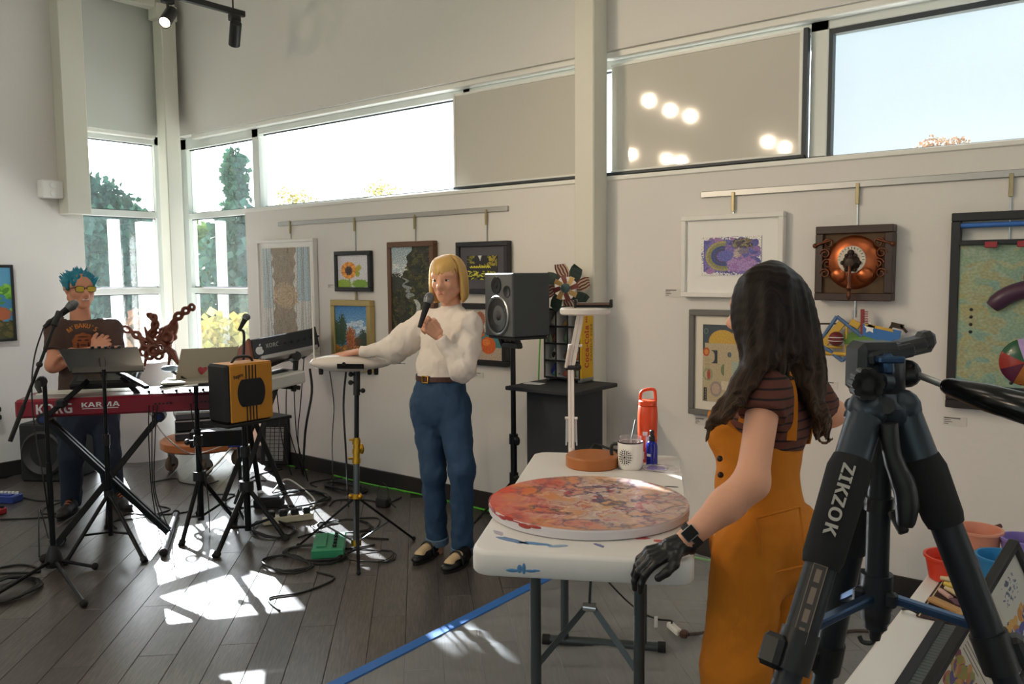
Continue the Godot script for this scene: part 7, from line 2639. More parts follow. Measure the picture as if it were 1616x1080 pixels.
	# two clear lids with dried paint
	for k in 2:
		var lp: Vector3 = [Vector3(-1.50, 0.741, -2.80), Vector3(-1.462, 0.7406, -2.815)][k]
		t = thing("plastic_lid", ["clear plastic lid holding a violet paint puddle, beside the mug", "clear plastic lid with a thin paint rim, under the violet one"][k], "lid", lp, "plastic lids on the table")
		st = sb()
		lathe(st, [Vector2(0, 0.001 + 0.004 * (1 - k)), Vector2(0.047, 0.001 + 0.004 * (1 - k)), Vector2(0.052, 0.006 + 0.004 * (1 - k)), Vector2(0.052, 0.010), Vector2(0.050, 0.010)], at(lp), 32)
		obj("lid", st, glass("lid_clear_%d" % k, "#e6dfe4", 0.35, 0.2), t)
		if k == 0:
			st = sb()
			lathe(st, [Vector2(0, 0.0075), Vector2(0.03, 0.0075), Vector2(0.036, 0.0062)], at(lp), 28)
			obj("paint_puddle", st, mat("violet_paint", "#8a7fb4", 0.25), t)

# ================= floor: tape, drop cloth, plug =================
func drop_cloth() -> void:
	var t = thing("masking_tape", "long strip of blue masking tape edging the drop cloth on the floor", "tape", Vector3(-2.31, 0.0, -2.4))
	var st = sb()
	for i in 16:
		var z = -3.92 + i * 0.20
		slab(st, Vector3(-2.338, 0.0005, z), Vector3(-2.288, 0.0085, z + 0.2005))
	obj("strip", st, mat("tape_blue", "#2f6fc0", 0.6), t)
	# clear plastic sheet with folds
	var sheet = mat("drop_plastic", "#c6ccd0", 0.22)
	sheet.transparency = BaseMaterial3D.TRANSPARENCY_ALPHA
	sheet.albedo_color.a = 0.34
	sheet.roughness = 0.26
	st = sb()
	var nx = 150
	var nz = 150
	var H = PackedFloat32Array()
	var fn = FastNoiseLite.new()
	fn.seed = 21
	fn.frequency = 1.0
	fn.fractal_type = FastNoiseLite.FRACTAL_RIDGED
	fn.fractal_octaves = 2
	for j in nz + 1:
		for i in nx + 1:
			var x = -2.30 + 3.4 * i / nx
			var z = -3.93 + 3.3 * j / nz
			var q = Vector2(x, z).rotated(0.55)
			var r = fn.get_noise_2d(q.x * 0.9, q.y * 3.4)
			var edge = clampf((x + 2.30) / 0.12, 0.0, 1.0)
			H.append(0.0032 + edge * (0.024 * maxf(r - 0.15, 0.0) + 0.004 * noise.get_noise_2d(x * 300.0, z * 300.0) + 0.001))
	var pts = PackedVector3Array()
	var idx = PackedInt32Array()
	for j in nz + 1:
		for i in nx + 1:
			pts.append(Vector3(-2.30 + 3.4 * i / nx, H[j * (nx + 1) + i], -3.93 + 3.3 * j / nz))
	for j in nz:
		for i in nx:
			var a = j * (nx + 1) + i
			idx.append_array([a, a + 1, a + nx + 2, a, a + nx + 2, a + nx + 1])
	st.set_smooth_group(0)
	for i in idx:
		st.add_vertex(pts[i])
	t = thing("drop_cloth", "crinkled clear plastic drop cloth covering the floor under the table", "drop cloth", Vector3(-1.0, 0, -2.4))
	obj("sheet", st, sheet, t)
	# extension lead and plug under the table
	t = thing("extension_plug", "white plug joined to a brown socket on the drop cloth under the table", "plug", Vector3(-1.499, 0.02, -2.997))
	st = sb()
	bar(st, Vector3(-1.56, 0.03, -3.037), Vector3(-1.488, 0.025, -2.991), 0.032, 0.026, Vector3.UP, 0.006)
	obj("plug", st, M.white_plastic, t)
	st = sb()
	bar(st, Vector3(-1.488, 0.025, -2.991), Vector3(-1.456, 0.025, -3), 0.034, 0.030, Vector3.UP, 0.008)
	obj("socket", st, mat("socket_brown", "#5a3f34", 0.5), t)
	st = sb()
	tube(st, curve([Vector3(-1.694, 0.28, -2.751), Vector3(-1.657, 0.182, -2.833), Vector3(-1.71, 0.04, -3.057), Vector3(-1.64, 0.02, -3.07), Vector3(-1.539, 0.06, -3.006), Vector3(-1.539, 0.045, -3.018)]), 0.004, 6)
	obj("thin_lead", st, M.cable, t)
	st = sb()
	box(st, Vector3(-1.614, 0.03, -3.021), Vector3(0.015, 0.05, 0.002), Basis(Vector3.UP, 0.7))
	obj("tag", st, M.paper, t)
	st = sb()
	tube(st, curve([Vector3(-1.456, 0.025, -3), Vector3(-1.434, 0.012, -3.068), Vector3(-1.303, 0.012, -3.243), Vector3(-1.027, 0.012, -3.36), Vector3(-0.935, 0.012, -3.475), Vector3(-0.783, 0.012, -3.559)]), 0.007, 6)
	obj("brown_lead", st, mat("lead_brown", "#4a3a34", 0.6), t)

# ================= the second table at the right =================
func side_table() -> void:
	folding_table("white folding table at the lower right with paint cups and brushes", Vector3.RIGHT, Vector3.BACK, Vector3(-0.432, 0, -2.54), 0.607, 1.2, 0.74)
	mat("mat_brown", "#3a2526", 0.7)
	mat("mat_grey", "#4c5354", 0.7)
	mat("mat_edge", "#20222a", 0.7)
	mat("wood_brush", "#b08652", 0.5)
	mat("wood_pale", "#d8c49c", 0.5)
	mat("bristle", "#5a3a36", 0.8)
	# roll-up brush mat of slats
	var t = thing("brush_mat", "dark brown slatted brush mat lying at the edge of the right table", "mat", Vector3(-0.34, 0.741, -2.08))
	for i in 22:
		var st = sb()
		var z = -2.235 + i * 0.0145
		box(st, Vector3(-0.275, 0.744, z), Vector3(0.235, 0.005, 0.0118), Basis(), 0.0015)
		obj("slat", st, M.mat_brown, t)
	for x in [-0.385, -0.27]:
		var st = sb()
		rod(st, Vector3(x, 0.7472, -2.24), Vector3(x, 0.7472, -1.92), 0.0015)
		obj("thread", st, M.wood_pale if x < -0.3 else M.mat_edge, t)
	var st = sb()
	tube(st, curve([Vector3(-0.39, 0.744, -1.94), Vector3(-0.405, 0.755, -1.925), Vector3(-0.42, 0.75, -1.93), Vector3(-0.425, 0.742, -1.95)]), 0.003, 6)
	obj("tie_cord", st, M.black, t)
	t = thing("grey_mat", "grey slatted mat with a dark border, nearest the camera on the right table", "mat", Vector3(-0.26, 0.741, -1.7))
	for i in 36:
		st = sb()
		box(st, Vector3(-0.255, 0.744, -1.905 + i * 0.0145), Vector3(0.16, 0.005, 0.0118), Basis(), 0.0015)
		obj("slat", st, M.mat_grey, t)
	for x in [-0.342, -0.168]:
		st = sb()
		slab(st, Vector3(x - 0.010, 0.7405, -1.915), Vector3(x + 0.010, 0.749, -1.385), 0.002)
		obj("border", st, M.mat_edge, t)
	# brushes
	for e in [[Vector3(-0.39, 0.757, -2.166), Vector3(-0.327, 0.757, -2.162), 0.006, "wood_pale", "pale-handled paintbrush farthest along the brush mat"], [Vector3(-0.375, 0.757, -2.131), Vector3(-0.304, 0.757, -2.102), 0.007, "wood_yellow", "paintbrush with a yellow paint-spotted handle on the brush mat"], [Vector3(-0.368, 0.756, -2.105), Vector3(-0.288, 0.756, -2.04), 0.006, "wood_pale", "thin pale paintbrush below the yellow one"]]:
		t = thing("paintbrush", e[4], "paintbrush", (e[0] + e[1]) / 2, "paintbrushes on the right table")
		var m: Material = M[e[3]] if M.has(e[3]) else mat(e[3], "#d2b44a", 0.4)
		st = sb()
		tube(st, [e[0], e[0].lerp(e[1], 0.3), e[0].lerp(e[1], 0.7)], [e[2] * 0.8, e[2] * 1.2, e[2] * 0.9], 8)
		obj("handle", st, m, t)
		st = sb()
		tube(st, [e[0].lerp(e[1], 0.68), e[0].lerp(e[1], 0.84)], e[2] * 1.05, 8)
		obj("ferrule", st, M.steel, t)
		st = sb()
		tube(st, [e[0].lerp(e[1], 0.83), e[0].lerp(e[1], 0.93), e[1]], [e[2], e[2] * 1.15, e[2] * 0.3], 8)
		obj("bristles", st, M.bristle, t)
	t = thing("flat_brush", "wide wooden flat brush with a metal ferrule on the brush mat", "paintbrush", Vector3(-0.335, 0.757, -1.98))
	var h0 = Vector3(-0.382, 0.757, -2.012)
	var h1 = Vector3(-0.296, 0.757, -1.958)
	var bx = (h1 - h0).normalized()
	var BB = Basis(bx, Vector3.UP, bx.cross(Vector3.UP))
	st = sb()
	box(st, h0 + bx * 0.05, Vector3(0.10, 0.012, 0.022), BB, 0.004)
	box(st, h0 + bx * 0.11, Vector3(0.05, 0.012, 0.042), BB, 0.005)
	obj("handle", st, M.wood_brush, t)
	st = sb()
	box(st, h0 + bx * 0.145, Vector3(0.03, 0.013, 0.05), BB, 0.002)
	obj("ferrule", st, M.steel, t)
	st = sb()
	box(st, h0 + bx * 0.185, Vector3(0.05, 0.012, 0.05), BB, 0.005)
	obj("bristles", st, mat("bristle_tan", "#b07f4a", 0.8), t)
	t = thing("palette_knife", "plum-stained palette knife lying between the brushes", "palette knife", Vector3(-0.318, 0.752, -2.03))
	st = sb()
	prism(st, [Vector2(0, -0.004), Vector2(0.03, -0.02), Vector2(0.075, 0.0), Vector2(0.03, 0.02), Vector2(0, 0.004)], Transform3D(Basis(BB.x, BB.z, -BB.y), Vector3(-0.346, 0.757, -2.043)), 0.003)
	obj("blade", st, mat("plum_paint", "#5a3240", 0.4), t)
	st = sb()
	rod(st, Vector3(-0.346, 0.756, -2.046), Vector3(-0.374, 0.756, -2.081), 0.006)
	obj("handle", st, mat("handle_pink", "#c8a29a", 0.5), t)
	# cups of paint
	var cups = [[Vector3(-0.378, 0.742, -2.22), 0.062, 0.048, 0.058, "#d8402c", "#c02818", "red plastic tub of red paint nearest the tripod leg", 0.60], [Vector3(-0.351, 0.742, -2.403), 0.062, 0.046, 0.085, "#e09a80", "#b02416", "tall orange-streaked tub of red paint with a brush across it", 0.5], [Vector3(-0.263, 0.742, -2.171), 0.058, 0.042, 0.095, "#2b7fb8", "#d8dade", "blue plastic cup with white paint inside", 0.45], [Vector3(-0.246, 0.742, -2.4), 0.055, 0.042, 0.08, "#8a78c0", "#6a58a8", "violet cup behind the framed sign", 0.5]]
	for e in cups:
		t = thing("paint_cup", e[6], "cup", e[0], "paint cups on the right table")
		var r1: float = e[1]
		var r0: float = e[2]
		var h: float = e[3]
		st = sb()
		lathe(st, [Vector2(0, 0), Vector2(r0, 0), Vector2(r1 - 0.004, h - 0.006), Vector2(r1, h - 0.006), Vector2(r1, h), Vector2(r1 - 0.006, h), Vector2(r0 - 0.003, 0.004), Vector2(0, 0.004)], at(e[0]), 32)
		obj("cup", st, mat("cup_" + e[4], e[4], 0.35), t)
		st = sb()
		var ph: float = h * e[7]
		var pr = lerpf(r0 - 0.003, r1 - 0.006, ph / h) + 0.0005
		lathe(st, [Vector2(0, ph + 0.001), Vector2(pr * 0.6, ph + 0.002), Vector2(pr, ph)], at(e[0]), 28)
		obj("paint", st, mat("paint_" + e[5], e[5], 0.25), t)
	t = thing("paintbrush", "pale brush resting across the tall orange-streaked tub", "paintbrush", Vector3(-0.348, 0.783, -2.521), "paintbrushes on the right table")
	st = sb()
	tube(st, [Vector3(-0.384, 0.77, -2.479), Vector3(-0.34, 0.793, -2.515), Vector3(-0.33, 0.8, -2.524)], [0.006, 0.009, 0.007], 8)
	obj("handle", st, M.wood_pale, t)
	st = sb()
	tube(st, [Vector3(-0.331, 0.799, -2.523), Vector3(-0.314, 0.807, -2.537)], [0.008, 0.006], 8)
	obj("bristles", st, M.bristle, t)
	t = thing("paintbrush", "short dark-tipped brush standing between the tubs and the blue cup", "paintbrush", Vector3(-0.342, 0.778, -2.334), "paintbrushes on the right table")
	st = sb()
	tube(st, [Vector3(-0.344, 0.783, -2.396), Vector3(-0.347, 0.77, -2.354)], [0.005, 0.006], 8)
	obj("handle", st, M.wood_pale, t)
	st = sb()
	tube(st, [Vector3(-0.347, 0.77, -2.354), Vector3(-0.347, 0.762, -2.328)], [0.006, 0.004], 8)
	obj("bristles", st, M.black, t)
	t = thing("water_glass", "clear low tumbler between the red tubs and the violet cup", "glass", Vector3(-0.315, 0.742, -2.406))
	st = sb()
	var wg = Vector3(-0.31, 0.742, -2.381)
	lathe(st, [Vector2(0, 0), Vector2(0.035, 0), Vector2(0.042, 0.055), Vector2(0.040, 0.055), Vector2(0.034, 0.004), Vector2(0, 0.004)], at(wg), 28)
	obj("tumbler", st, glass("tumbler_glass", "#dfe9e8", 0.15), t)

	# framed sign on a stand, turned corner up
	var A = Vector3(-0.148, 1.122, -1.324)
	var V = (Vector3(-0.22, 0.958, -1.122) - A).normalized()
	var U = Vector3(-0.08, 0.966, -1.501) - A
	U = (U - V * U.dot(V)).normalized()
	var N = U.cross(V).normalized()
	if N.dot(Vector3(0, 1.5, 0) - A) < 0.0:
		N = -N
	var W = 0.185
	var L = 0.30
	t = thing("framed_sign", "black-framed printed sheet tilted corner up on a stand at the lower right", "sign", A + U * W * 0.5 + V * L * 0.5)
	var SB = Basis(U, V, U.cross(V))
	for e in [[W / 2, 0.005, W, 0.012], [W / 2, L - 0.005, W, 0.012]]:
		st = sb()
		box(st, A + U * e[0] + V * e[1], Vector3(e[2], e[3], 0.014), SB, 0.002)
		obj("frame_rail", st, M.frame_black, t)
	for e in [[0.005, L / 2], [W - 0.005, L / 2]]:
		st = sb()
		box(st, A + U * e[0] + V * e[1], Vector3(0.012, L, 0.014), SB, 0.002)
		obj("frame_rail", st, M.frame_black, t)
	var im = canvas(240, 456, "#cfc6b8")
	im.fill_rect(Rect2i(0, 0, 240, 120), Color("#d2cec6"))
	dabs(im, Rect2(120, 20, 90, 110), 50, ["#5a5a9a", "#7a70a8", "#c98a4a", "#4a4a80", "#d8a860"], 6, 18)
	dabs(im, Rect2(170, 80, 60, 120), 30, ["#5a4a7a", "#7a5a8a"], 8, 18)
	dabs(im, Rect2(20, 280, 110, 130), 110, ["#5a4a80", "#9a8a3c", "#b06a4a", "#7a3a5a", "#8a8a4a", "#c08a50"], 6, 18)
	dabs(im, Rect2(34, 36, 56, 60), 40, ["#6a7488", "#5a6478", "#8a90a0"], 2, 6)
	for i in 15:
		line(im, Vector2(24, 140 + i * 9), Vector2(24 + [120, 132, 108, 138, 90][i % 5], 140 + i * 9), 2.0, "#4a4038")
	for i in 10:
		line(im, Vector2(140, 300 + i * 12), Vector2(140 + [70, 80, 60][i % 3], 300 + i * 12), 2.0, "#4a4038")
	st = sb()
	box(st, A + U * W * 0.5 + V * L * 0.5 - N * 0.003, Vector3(W - 0.012, L - 0.012, 0.006), SB)
	var o = A + N * 0.0012
	face(st, o + U * 0.010 + V * 0.010, o + U * (W - 0.010) + V * 0.010, o + U * (W - 0.010) + V * (L - 0.010), o + U * 0.010 + V * (L - 0.010))
	obj("sheet", st, pic("sign_sheet", im, 0.4), t)
	st = sb()
	var mid = A + U * W * 0.55 + V * L * 0.6 - N * 0.012
	rod(st, mid, mid - N * 0.05 - Vector3(0, 0.05, 0), 0.008)
	rod(st, mid - N * 0.05 - Vector3(0, 0.05, 0), Vector3((mid - N * 0.05).x, 0.01, (mid - N * 0.05).z), 0.009)
	lathe(st, [Vector2(0, 0), Vector2(0.13, 0), Vector2(0.13, 0.008), Vector2(0.02, 0.02), Vector2(0, 0.02)], at(Vector3((mid - N * 0.05).x, 0.0, (mid - N * 0.05).z)), 24)
	obj("stand", st, M.black, t)

# ================= the camera tripod in front =================
func big_tripod() -> void:
	mat("tri_metal", "#3b444d", 0.4, 0.6)
	mat("tri_dark", "#22262b", 0.45, 0.3)
	mat("foam", "#141518", 0.85)
	mat("tri_blue", "#3c5578", 0.3, 0.8)
	mat("tri_print", "#a9a59e", 0.6)
	var d = 0.98
	var ax = Vector3(-0.255, 1.34, -1.033)
	var H = func(y: float) -> Vector3: return Vector3(ax.x, 1.5 + (432.0 - y) / 1306.05 * 0.98 - 0.002, ax.z)
	var t = thing("tripod", "black camera tripod with a long pan handle standing in front at right", "tripod", Vector3(ax.x, 0, ax.z))
	var st = sb()
	rod(st, H.call(1005), H.call(655), 0.0135, -1, 16)
	obj("centre_column", st, M.tri_dark, t)
	st = sb()
	lathe(st, [Vector2(0, -0.006), Vector2(0.016, -0.006), Vector2(0.017, 0.0), Vector2(0.017, 0.045), Vector2(0.014, 0.05)], at(H.call(985)), 16)
	rod(st, H.call(1000), H.call(1025), 0.009, 0.006)
	tube(st, curve([H.call(1020), H.call(1032) + Vector3(-0.004, 0, 0), H.call(1034) + Vector3(-0.014, 0, 0), H.call(1026) + Vector3(-0.018, 0, 0)]), 0.003, 6)
	obj("weight_hook", st, M.black, t)
	# shoulder and head
	st = sb()
	lathe(st, [Vector2(0, 0), Vector2(0.034, 0.0), Vector2(0.038, 0.006), Vector2(0.038, 0.020), Vector2(0.030, 0.028), Vector2(0.026, 0.036)], at(H.call(668)), 24)
	obj("shoulder", st, M.tri_metal, t)
	st = sb()
	lathe(st, [Vector2(0, 0), Vector2(0.0245, 0), Vector2(0.025, 0.004), Vector2(0.024, 0.010), Vector2(0.025, 0.012), Vector2(0.024, 0.05), Vector2(0.020, 0.056), Vector2(0, 0.056)], at(H.call(634)), 24)
	obj("pan_base", st, M.tri_dark, t)
	var rx = Vector3(0.7870, 0, -0.6169).normalized()
	var fz = Vector3(rx.z, 0, -rx.x)
	st = sb()
	box(st, Vector3(-0.265, 1.385, -1.03), Vector3(0.052, 0.062, 0.05), Basis(rx, Vector3.UP, rx.cross(Vector3.UP)), 0.008)
	obj("tilt_block", st, M.tri_dark, t)
	st = sb()
	bar(st, Vector3(-0.244, 1.38, -1.007), Vector3(-0.247, 1.404, -1.008), 0.012, 0.02, fz, 0.003)
	box(st, Vector3(-0.245, 1.398, -1.009), Vector3(0.03, 0.008, 0.03), Basis(rx, Vector3.UP, rx.cross(Vector3.UP)), 0.002)
	obj("tilt_bracket", st, M.tri_blue, t)
	st = sb()
	var kc = Vector3(-0.256, 1.372, -0.972)
	for i in 10:
		var a = TAU * i / 10.0
		rod(st, kc + (rx * cos(a) + Vector3.UP * sin(a)) * 0.013 - fz * 0.004, kc + (rx * cos(a) + Vector3.UP * sin(a)) * 0.013 + fz * 0.010, 0.006, -1, 8)
	rod(st, kc - fz * 0.004, kc + fz * 0.012, 0.014)
	obj("pan_knob", st, M.black, t)
	st = sb()
	rod(st, Vector3(-0.247, 1.373, -0.992), Vector3(-0.241, 1.372, -1.003), 0.010)
	obj("pan_collar", st, M.tri_metal, t)
	# quick-release plate, tilted up to the right
	var p0 = Vector3(-0.277, 1.396, -1.009)
	var p1 = Vector3(-0.215, 1.413, -1.085)
	var pd = (p1 - p0).normalized()
	st = sb()
	var PB = Basis(pd, pd.cross(fz).normalized(), fz)
	if PB.y.y < 0:
		PB = Basis(pd, -PB.y, -fz)
	box(st, p0.lerp(p1, 0.36), Vector3(0.062, 0.016, 0.05), PB, 0.004)
	obj("plate_bed", st, M.tri_dark, t)
	st = sb()
	box(st, p0.lerp(p1, 0.52) + PB.y * 0.004, Vector3(0.04, 0.010, 0.03), PB, 0.003)
	obj("release_plate", st, M.tri_metal, t)
	st = sb()
	box(st, p0.lerp(p1, 0.70) + PB.y * 0.002, Vector3(0.04, 0.016, 0.034), PB, 0.005)
	box(st, p0.lerp(p1, 0.93) + PB.y * 0.004, Vector3(0.022, 0.022, 0.026), PB, 0.006)
	box(st, p0.lerp(p1, 0.82) - PB.y * 0.006, Vector3(0.03, 0.008, 0.02), PB, 0.003)
	obj("plate_lever", st, M.black, t)
	# pan handle, running right and towards the camera
	var h0 = Vector3(-0.235, 1.379, -1.065)
	var h1 = Vector3(-0.191, 1.367, -1.048)
	var h2 = Vector3(-0.092, 1.354, -0.983)
	st = sb()
	rod(st, Vector3(-0.247, 1.374, -1.056), h0 + (h0 - h1).normalized() * -0.01, 0.013)
	ball(st, Vector3(-0.236, 1.376, -1.064), 0.017, Basis(), 12)
	obj("handle_clamp", st, M.black, t)
	st = sb()
	rod(st, h0, h1, 0.0042)
	obj("handle_rod", st, M.steel_dull, t)
	st = sb()
	tube(st, [h1, h1.lerp(h2, 0.06), h1.lerp(h2, 0.5), h1.lerp(h2, 0.95), h2], [0.008, 0.0105, 0.0155, 0.0165, 0.012], 18)
	obj("handle_grip", st, M.black_gloss, t)
	# crank handle of the column
	st = sb()
	rod(st, Vector3(-0.248, 1.336, -1.025), Vector3(-0.238, 1.348, -0.983), 0.010)
	tube(st, curve([Vector3(-0.235, 1.328, -0.983), Vector3(-0.23, 1.291, -0.984), Vector3(-0.216, 1.249, -0.99), Vector3(-0.215, 1.212, -0.987)]), [0.010, 0.010, 0.010, 0.010, 0.010, 0.010, 0.010, 0.011, 0.011, 0.012, 0.013, 0.013, 0.013, 0.013, 0.013, 0.012, 0.011, 0.010, 0.008], 10)
	obj("crank", st, M.black, t)
	st = sb()
	rod(st, H.call(812), H.call(790), 0.0165)
	bar(st, Vector3(-0.236, 1.22, -1.016), Vector3(-0.22, 1.198, -1.007), 0.012, 0.008, fz, 0.002)
	obj("column_lock", st, M.black, t)
	st = sb()
	rod(st, Vector3(-0.279, 1.334, -1.001), Vector3(-0.263, 1.331, -1.013), 0.006)
	for q in [Vector3(-0.28, 1.342, -1.001), Vector3(-0.28, 1.33, -0.999), Vector3(-0.278, 1.32, -1)]:
		ball(st, q, 0.009, Basis(), 8)
	obj("wing_knob", st, M.black, t)
	# legs: hinge, foam sleeve, tube, clamp, lower tube
	var legs = [[Vector3(-0.261, 1.336, -0.989), Vector3(-0.298, 1.058, -0.848), 0.58], [Vector3(-0.232, 1.335, -1.031), Vector3(-0.116, 1.033, -1.046), 0.42], [Vector3(-0.271, 1.32, -1.082), Vector3(-0.351, 0.92, -1.143), 0.47]]
	for k in 3:
		var a: Vector3 = legs[k][0]
		var e: Vector3 = legs[k][1]
		var dr = (e - a).normalized()
		var Ls = (e - a).length()
		var lp = a + dr * (a.y / -dr.y)
		st = sb()
		rod(st, a - dr * 0.01, a + dr * 0.075, 0.020, -1, 14)
		ball(st, a - dr * 0.004, Vector3(0.023, 0.023, 0.022), Basis(), 14)
		obj("hinge", st, M.tri_metal if k != 2 else M.tri_dark, t)
		st = sb()
		tube(st, [a + dr * 0.055, a + dr * 0.07, a + dr * (Ls * legs[k][2] - 0.01), a + dr * Ls * legs[k][2]], [0.021, 0.0245, 0.0225, 0.020], 18)
		obj("foam_sleeve", st, M.foam, t)
		st = sb()
		rod(st, a + dr * (Ls * legs[k][2] - 0.01), a + dr * Ls * 0.86, 0.0175, -1, 14)
		obj("upper_tube", st, M.tri_dark, t)
		st = sb()
		var cl = a + dr * Ls * 0.88
		rod(st, cl - dr * 0.022, cl + dr * 0.022, 0.0205, -1, 14)
		box(st, cl + (rx * (-0.022 if k != 1 else 0.022)) + fz * 0.0, Vector3(0.026, 0.036, 0.026), up_to(dr), 0.005)
		obj("leg_clamp", st, M.black, t)
		st = sb()
		rod(st, cl, lp + Vector3(0, 0.02, 0), 0.0145, 0.0135, 14)
		obj("lower_tube", st, M.tri_dark, t)
		st = sb()
		rod(st, lp - dr * 0.03, lp + Vector3(0, 0.006, 0), 0.016, 0.018)
		obj("rubber_foot", st, M.rubber, t)
		# spreader arm
		st = sb()
		var sp: Vector3 = H.call([952, 948, 930][k])
		bar(st, sp, a + dr * Ls * [0.815, 0.80, 0.66][k], 0.013, 0.010, Vector3.UP, 0.002)
		obj("spreader_arm", st, M.tri_blue, t)
	st = sb()
	rod(st, H.call(972), H.call(915), 0.0185, -1, 16)
	for q in 3:
		var a = q * TAU / 3 + 0.4
		box(st, (H.call(950) as Vector3) + Vector3(cos(a), 0, sin(a)) * 0.020, Vector3(0.014, 0.018, 0.014), Basis(), 0.003)
	obj("spreader_collar", st, M.tri_dark, t)
	# lettering down the left leg's sleeve, and its small plate
	var a0: Vector3 = legs[0][0]
	var dr0: Vector3 = (legs[0][1] - a0).normalized()
	var L0: float = (legs[0][1] - a0).length()
	var lk: Vector3 = (Vector3(0, 1.5, 0) - (a0 + dr0 * 0.15))
	lk = (lk - dr0 * lk.dot(dr0)).normalized()
	var LB = Basis(dr0, lk.cross(dr0), lk)
	words("lettering", "ZIKZOK", Transform3D(LB, a0 + dr0 * L0 * 0.345 + lk.rotated(dr0, 0.05) * 0.0252), 0.0135, M.tri_print, t, "Droid Sans", true, 0.082)
	st = sb()
	box(st, a0 + dr0 * L0 * 0.715 + lk * 0.0172, Vector3(0.085, 0.014, 0.002), LB)
	obj("name_plate", st, mat("plate_dark", "#3a3431", 0.4), t)
	st = sb()
	for e in [[0.0, 0.007, 0.085, 0.001], [0.0, -0.007, 0.085, 0.001], [-0.042, 0.0, 0.001, 0.014], [0.042, 0.0, 0.001, 0.014], [-0.03, 0, 0.014, 0.006], [-0.008, 0, 0.018, 0.006], [0.014, 0, 0.014, 0.006], [0.032, 0, 0.01, 0.006]]:
		box(st, a0 + dr0 * (L0 * 0.715 + e[0]) + LB.y * e[1] + lk * 0.0184, Vector3(e[2], e[3], 0.0006), LB)
	obj("plate_print", st, mat("plate_lines", "#7a6a5c", 0.5), t)

# ================= people =================
func join(meshes: Array) -> ArrayMesh:
	var st = SurfaceTool.new()
	st.begin(Mesh.PRIMITIVE_TRIANGLES)
	for m in meshes:
		st.append_from(m, 0, Transform3D())
	return st.commit()

# a head about 0.23 m tall, looking along +z of its frame; y up, x to the viewer's right when it looks at him
func head_bones(s: float) -> Array:
	var X = Vector3.RIGHT
	var b = [
		[Vector3(0, 0.040, -0.028), Vector3(0, 0.042, 0.022), 0.080, 0.074, X, 0.90],
		[Vector3(0, 0.010, -0.040), Vector3(0, 0.0, 0.02), 0.074, 0.068, X, 0.90],
		[Vector3(0, -0.015, 0.032), Vector3(0, -0.070, 0.044), 0.056, 0.038, X, 1.0],
		[Vector3(0, -0.088, 0.062), Vector3(0, -0.090, 0.066), 0.019, 0.016],
		[Vector3(0, 0.026, 0.086), Vector3(0, -0.022, 0.106), 0.0075, 0.0105],
		[Vector3(0, -0.022, 0.107), Vector3(0, -0.026, 0.104), 0.010, 0.009],
		[Vector3(-0.022, 0.034, 0.081), Vector3(0.022, 0.034, 0.081), 0.010, 0.010],
		[Vector3(-0.015, -0.062, 0.083), Vector3(0.015, -0.062, 0.083), 0.007, 0.007],
		[Vector3(-0.015, -0.052, 0.084), Vector3(0.015, -0.052, 0.084), 0.006, 0.006]]
	for e in [-1.0, 1.0]:
		b.append([Vector3(e * 0.052, -0.045, 0.004), Vector3(e * 0.016, -0.086, 0.056), 0.026, 0.018])
		b.append([Vector3(e * 0.034, -0.016, 0.060), Vector3(e * 0.040, -0.020, 0.040), 0.023, 0.026])
		b.append([Vector3(e * 0.011, -0.030, 0.095), Vector3(e * 0.012, -0.029, 0.090), 0.0075, 0.0075])
		b.append([Vector3(e * 0.048, 0.030, 0.062), Vector3(e * 0.022, 0.034, 0.080), 0.012, 0.010])
		b.append([Vector3(e * 0.074, -0.010, -0.006), Vector3(e * 0.082, 0.018, -0.014), 0.012, 0.016, X, 0.45])
	for q in b:
		q[0] *= s
		q[1] *= s
		q[2] *= s
		q[3] *= s
	return b

func face_parts(t: Node3D, xf: Transform3D, s: float, brow: Material, lip: Material, smile := 0.0) -> void:
	for e in [-1.0, 1.0]:
		var st = sb()
		ball(st, xf * (Vector3(e * 0.031, 0.008, 0.0755) * s), 0.0135 * s, xf.basis, 12)
		var o = obj("eye", st, M.eye_white, t)
		st = sb()
		ball(st, xf * (Vector3(e * 0.0305, 0.008, 0.0868) * s), Vector3(0.0080, 0.0080, 0.0035) * s, xf.basis, 10)
		obj("iris", st, M.eye_dark, o)
		st = sb()
		var a: Array = []
		for i in 7:
			var u = i / 6.0
			a.append(xf * (Vector3(e * (0.014 + 0.034 * u), 0.027 + 0.006 * sin(u * 2.2), 0.0925 - 0.018 * u * u) * s))
		tube(st, a, [0.0034 * s, 0.0042 * s, 0.0042 * s, 0.004 * s, 0.0036 * s, 0.0028 * s, 0.0014 * s], 6)
		obj("eyebrow", st, brow, t)
		st = sb()
		a = []
		for i in 7:
			var u = i / 6.0 - 0.5
			a.append(xf * (Vector3(e * 0.031 + u * 0.030, 0.0145 - 12.0 * u * u * 0.002, 0.0885 - absf(u) * 0.010) * s))
		tube(st, a, 0.0024 * s, 6)
		obj("eyelid", st, M.eye_dark if brow == M.get("brow_dark") else M.lid, t)
	var st2 = sb()
	for k in 2:
		var a = []
		for i in 9:
			var u = i / 8.0 - 0.5
			a.append(xf * (Vector3(u * 0.044, [-0.0535, -0.0610][k] + smile * u * u * 4.0 * 0.012 + (0.002 * cos(u * 9.0) if k == 0 else 0.0), 0.0925 - u * u * 0.056) * s))
		tube(st2, a, [0.001, 0.0026 * s, 0.0036 * s, 0.0040 * s, 0.0040 * s, 0.0040 * s, 0.0036 * s, 0.0026 * s, 0.001], 7)
	obj("lips", st2, lip, t)

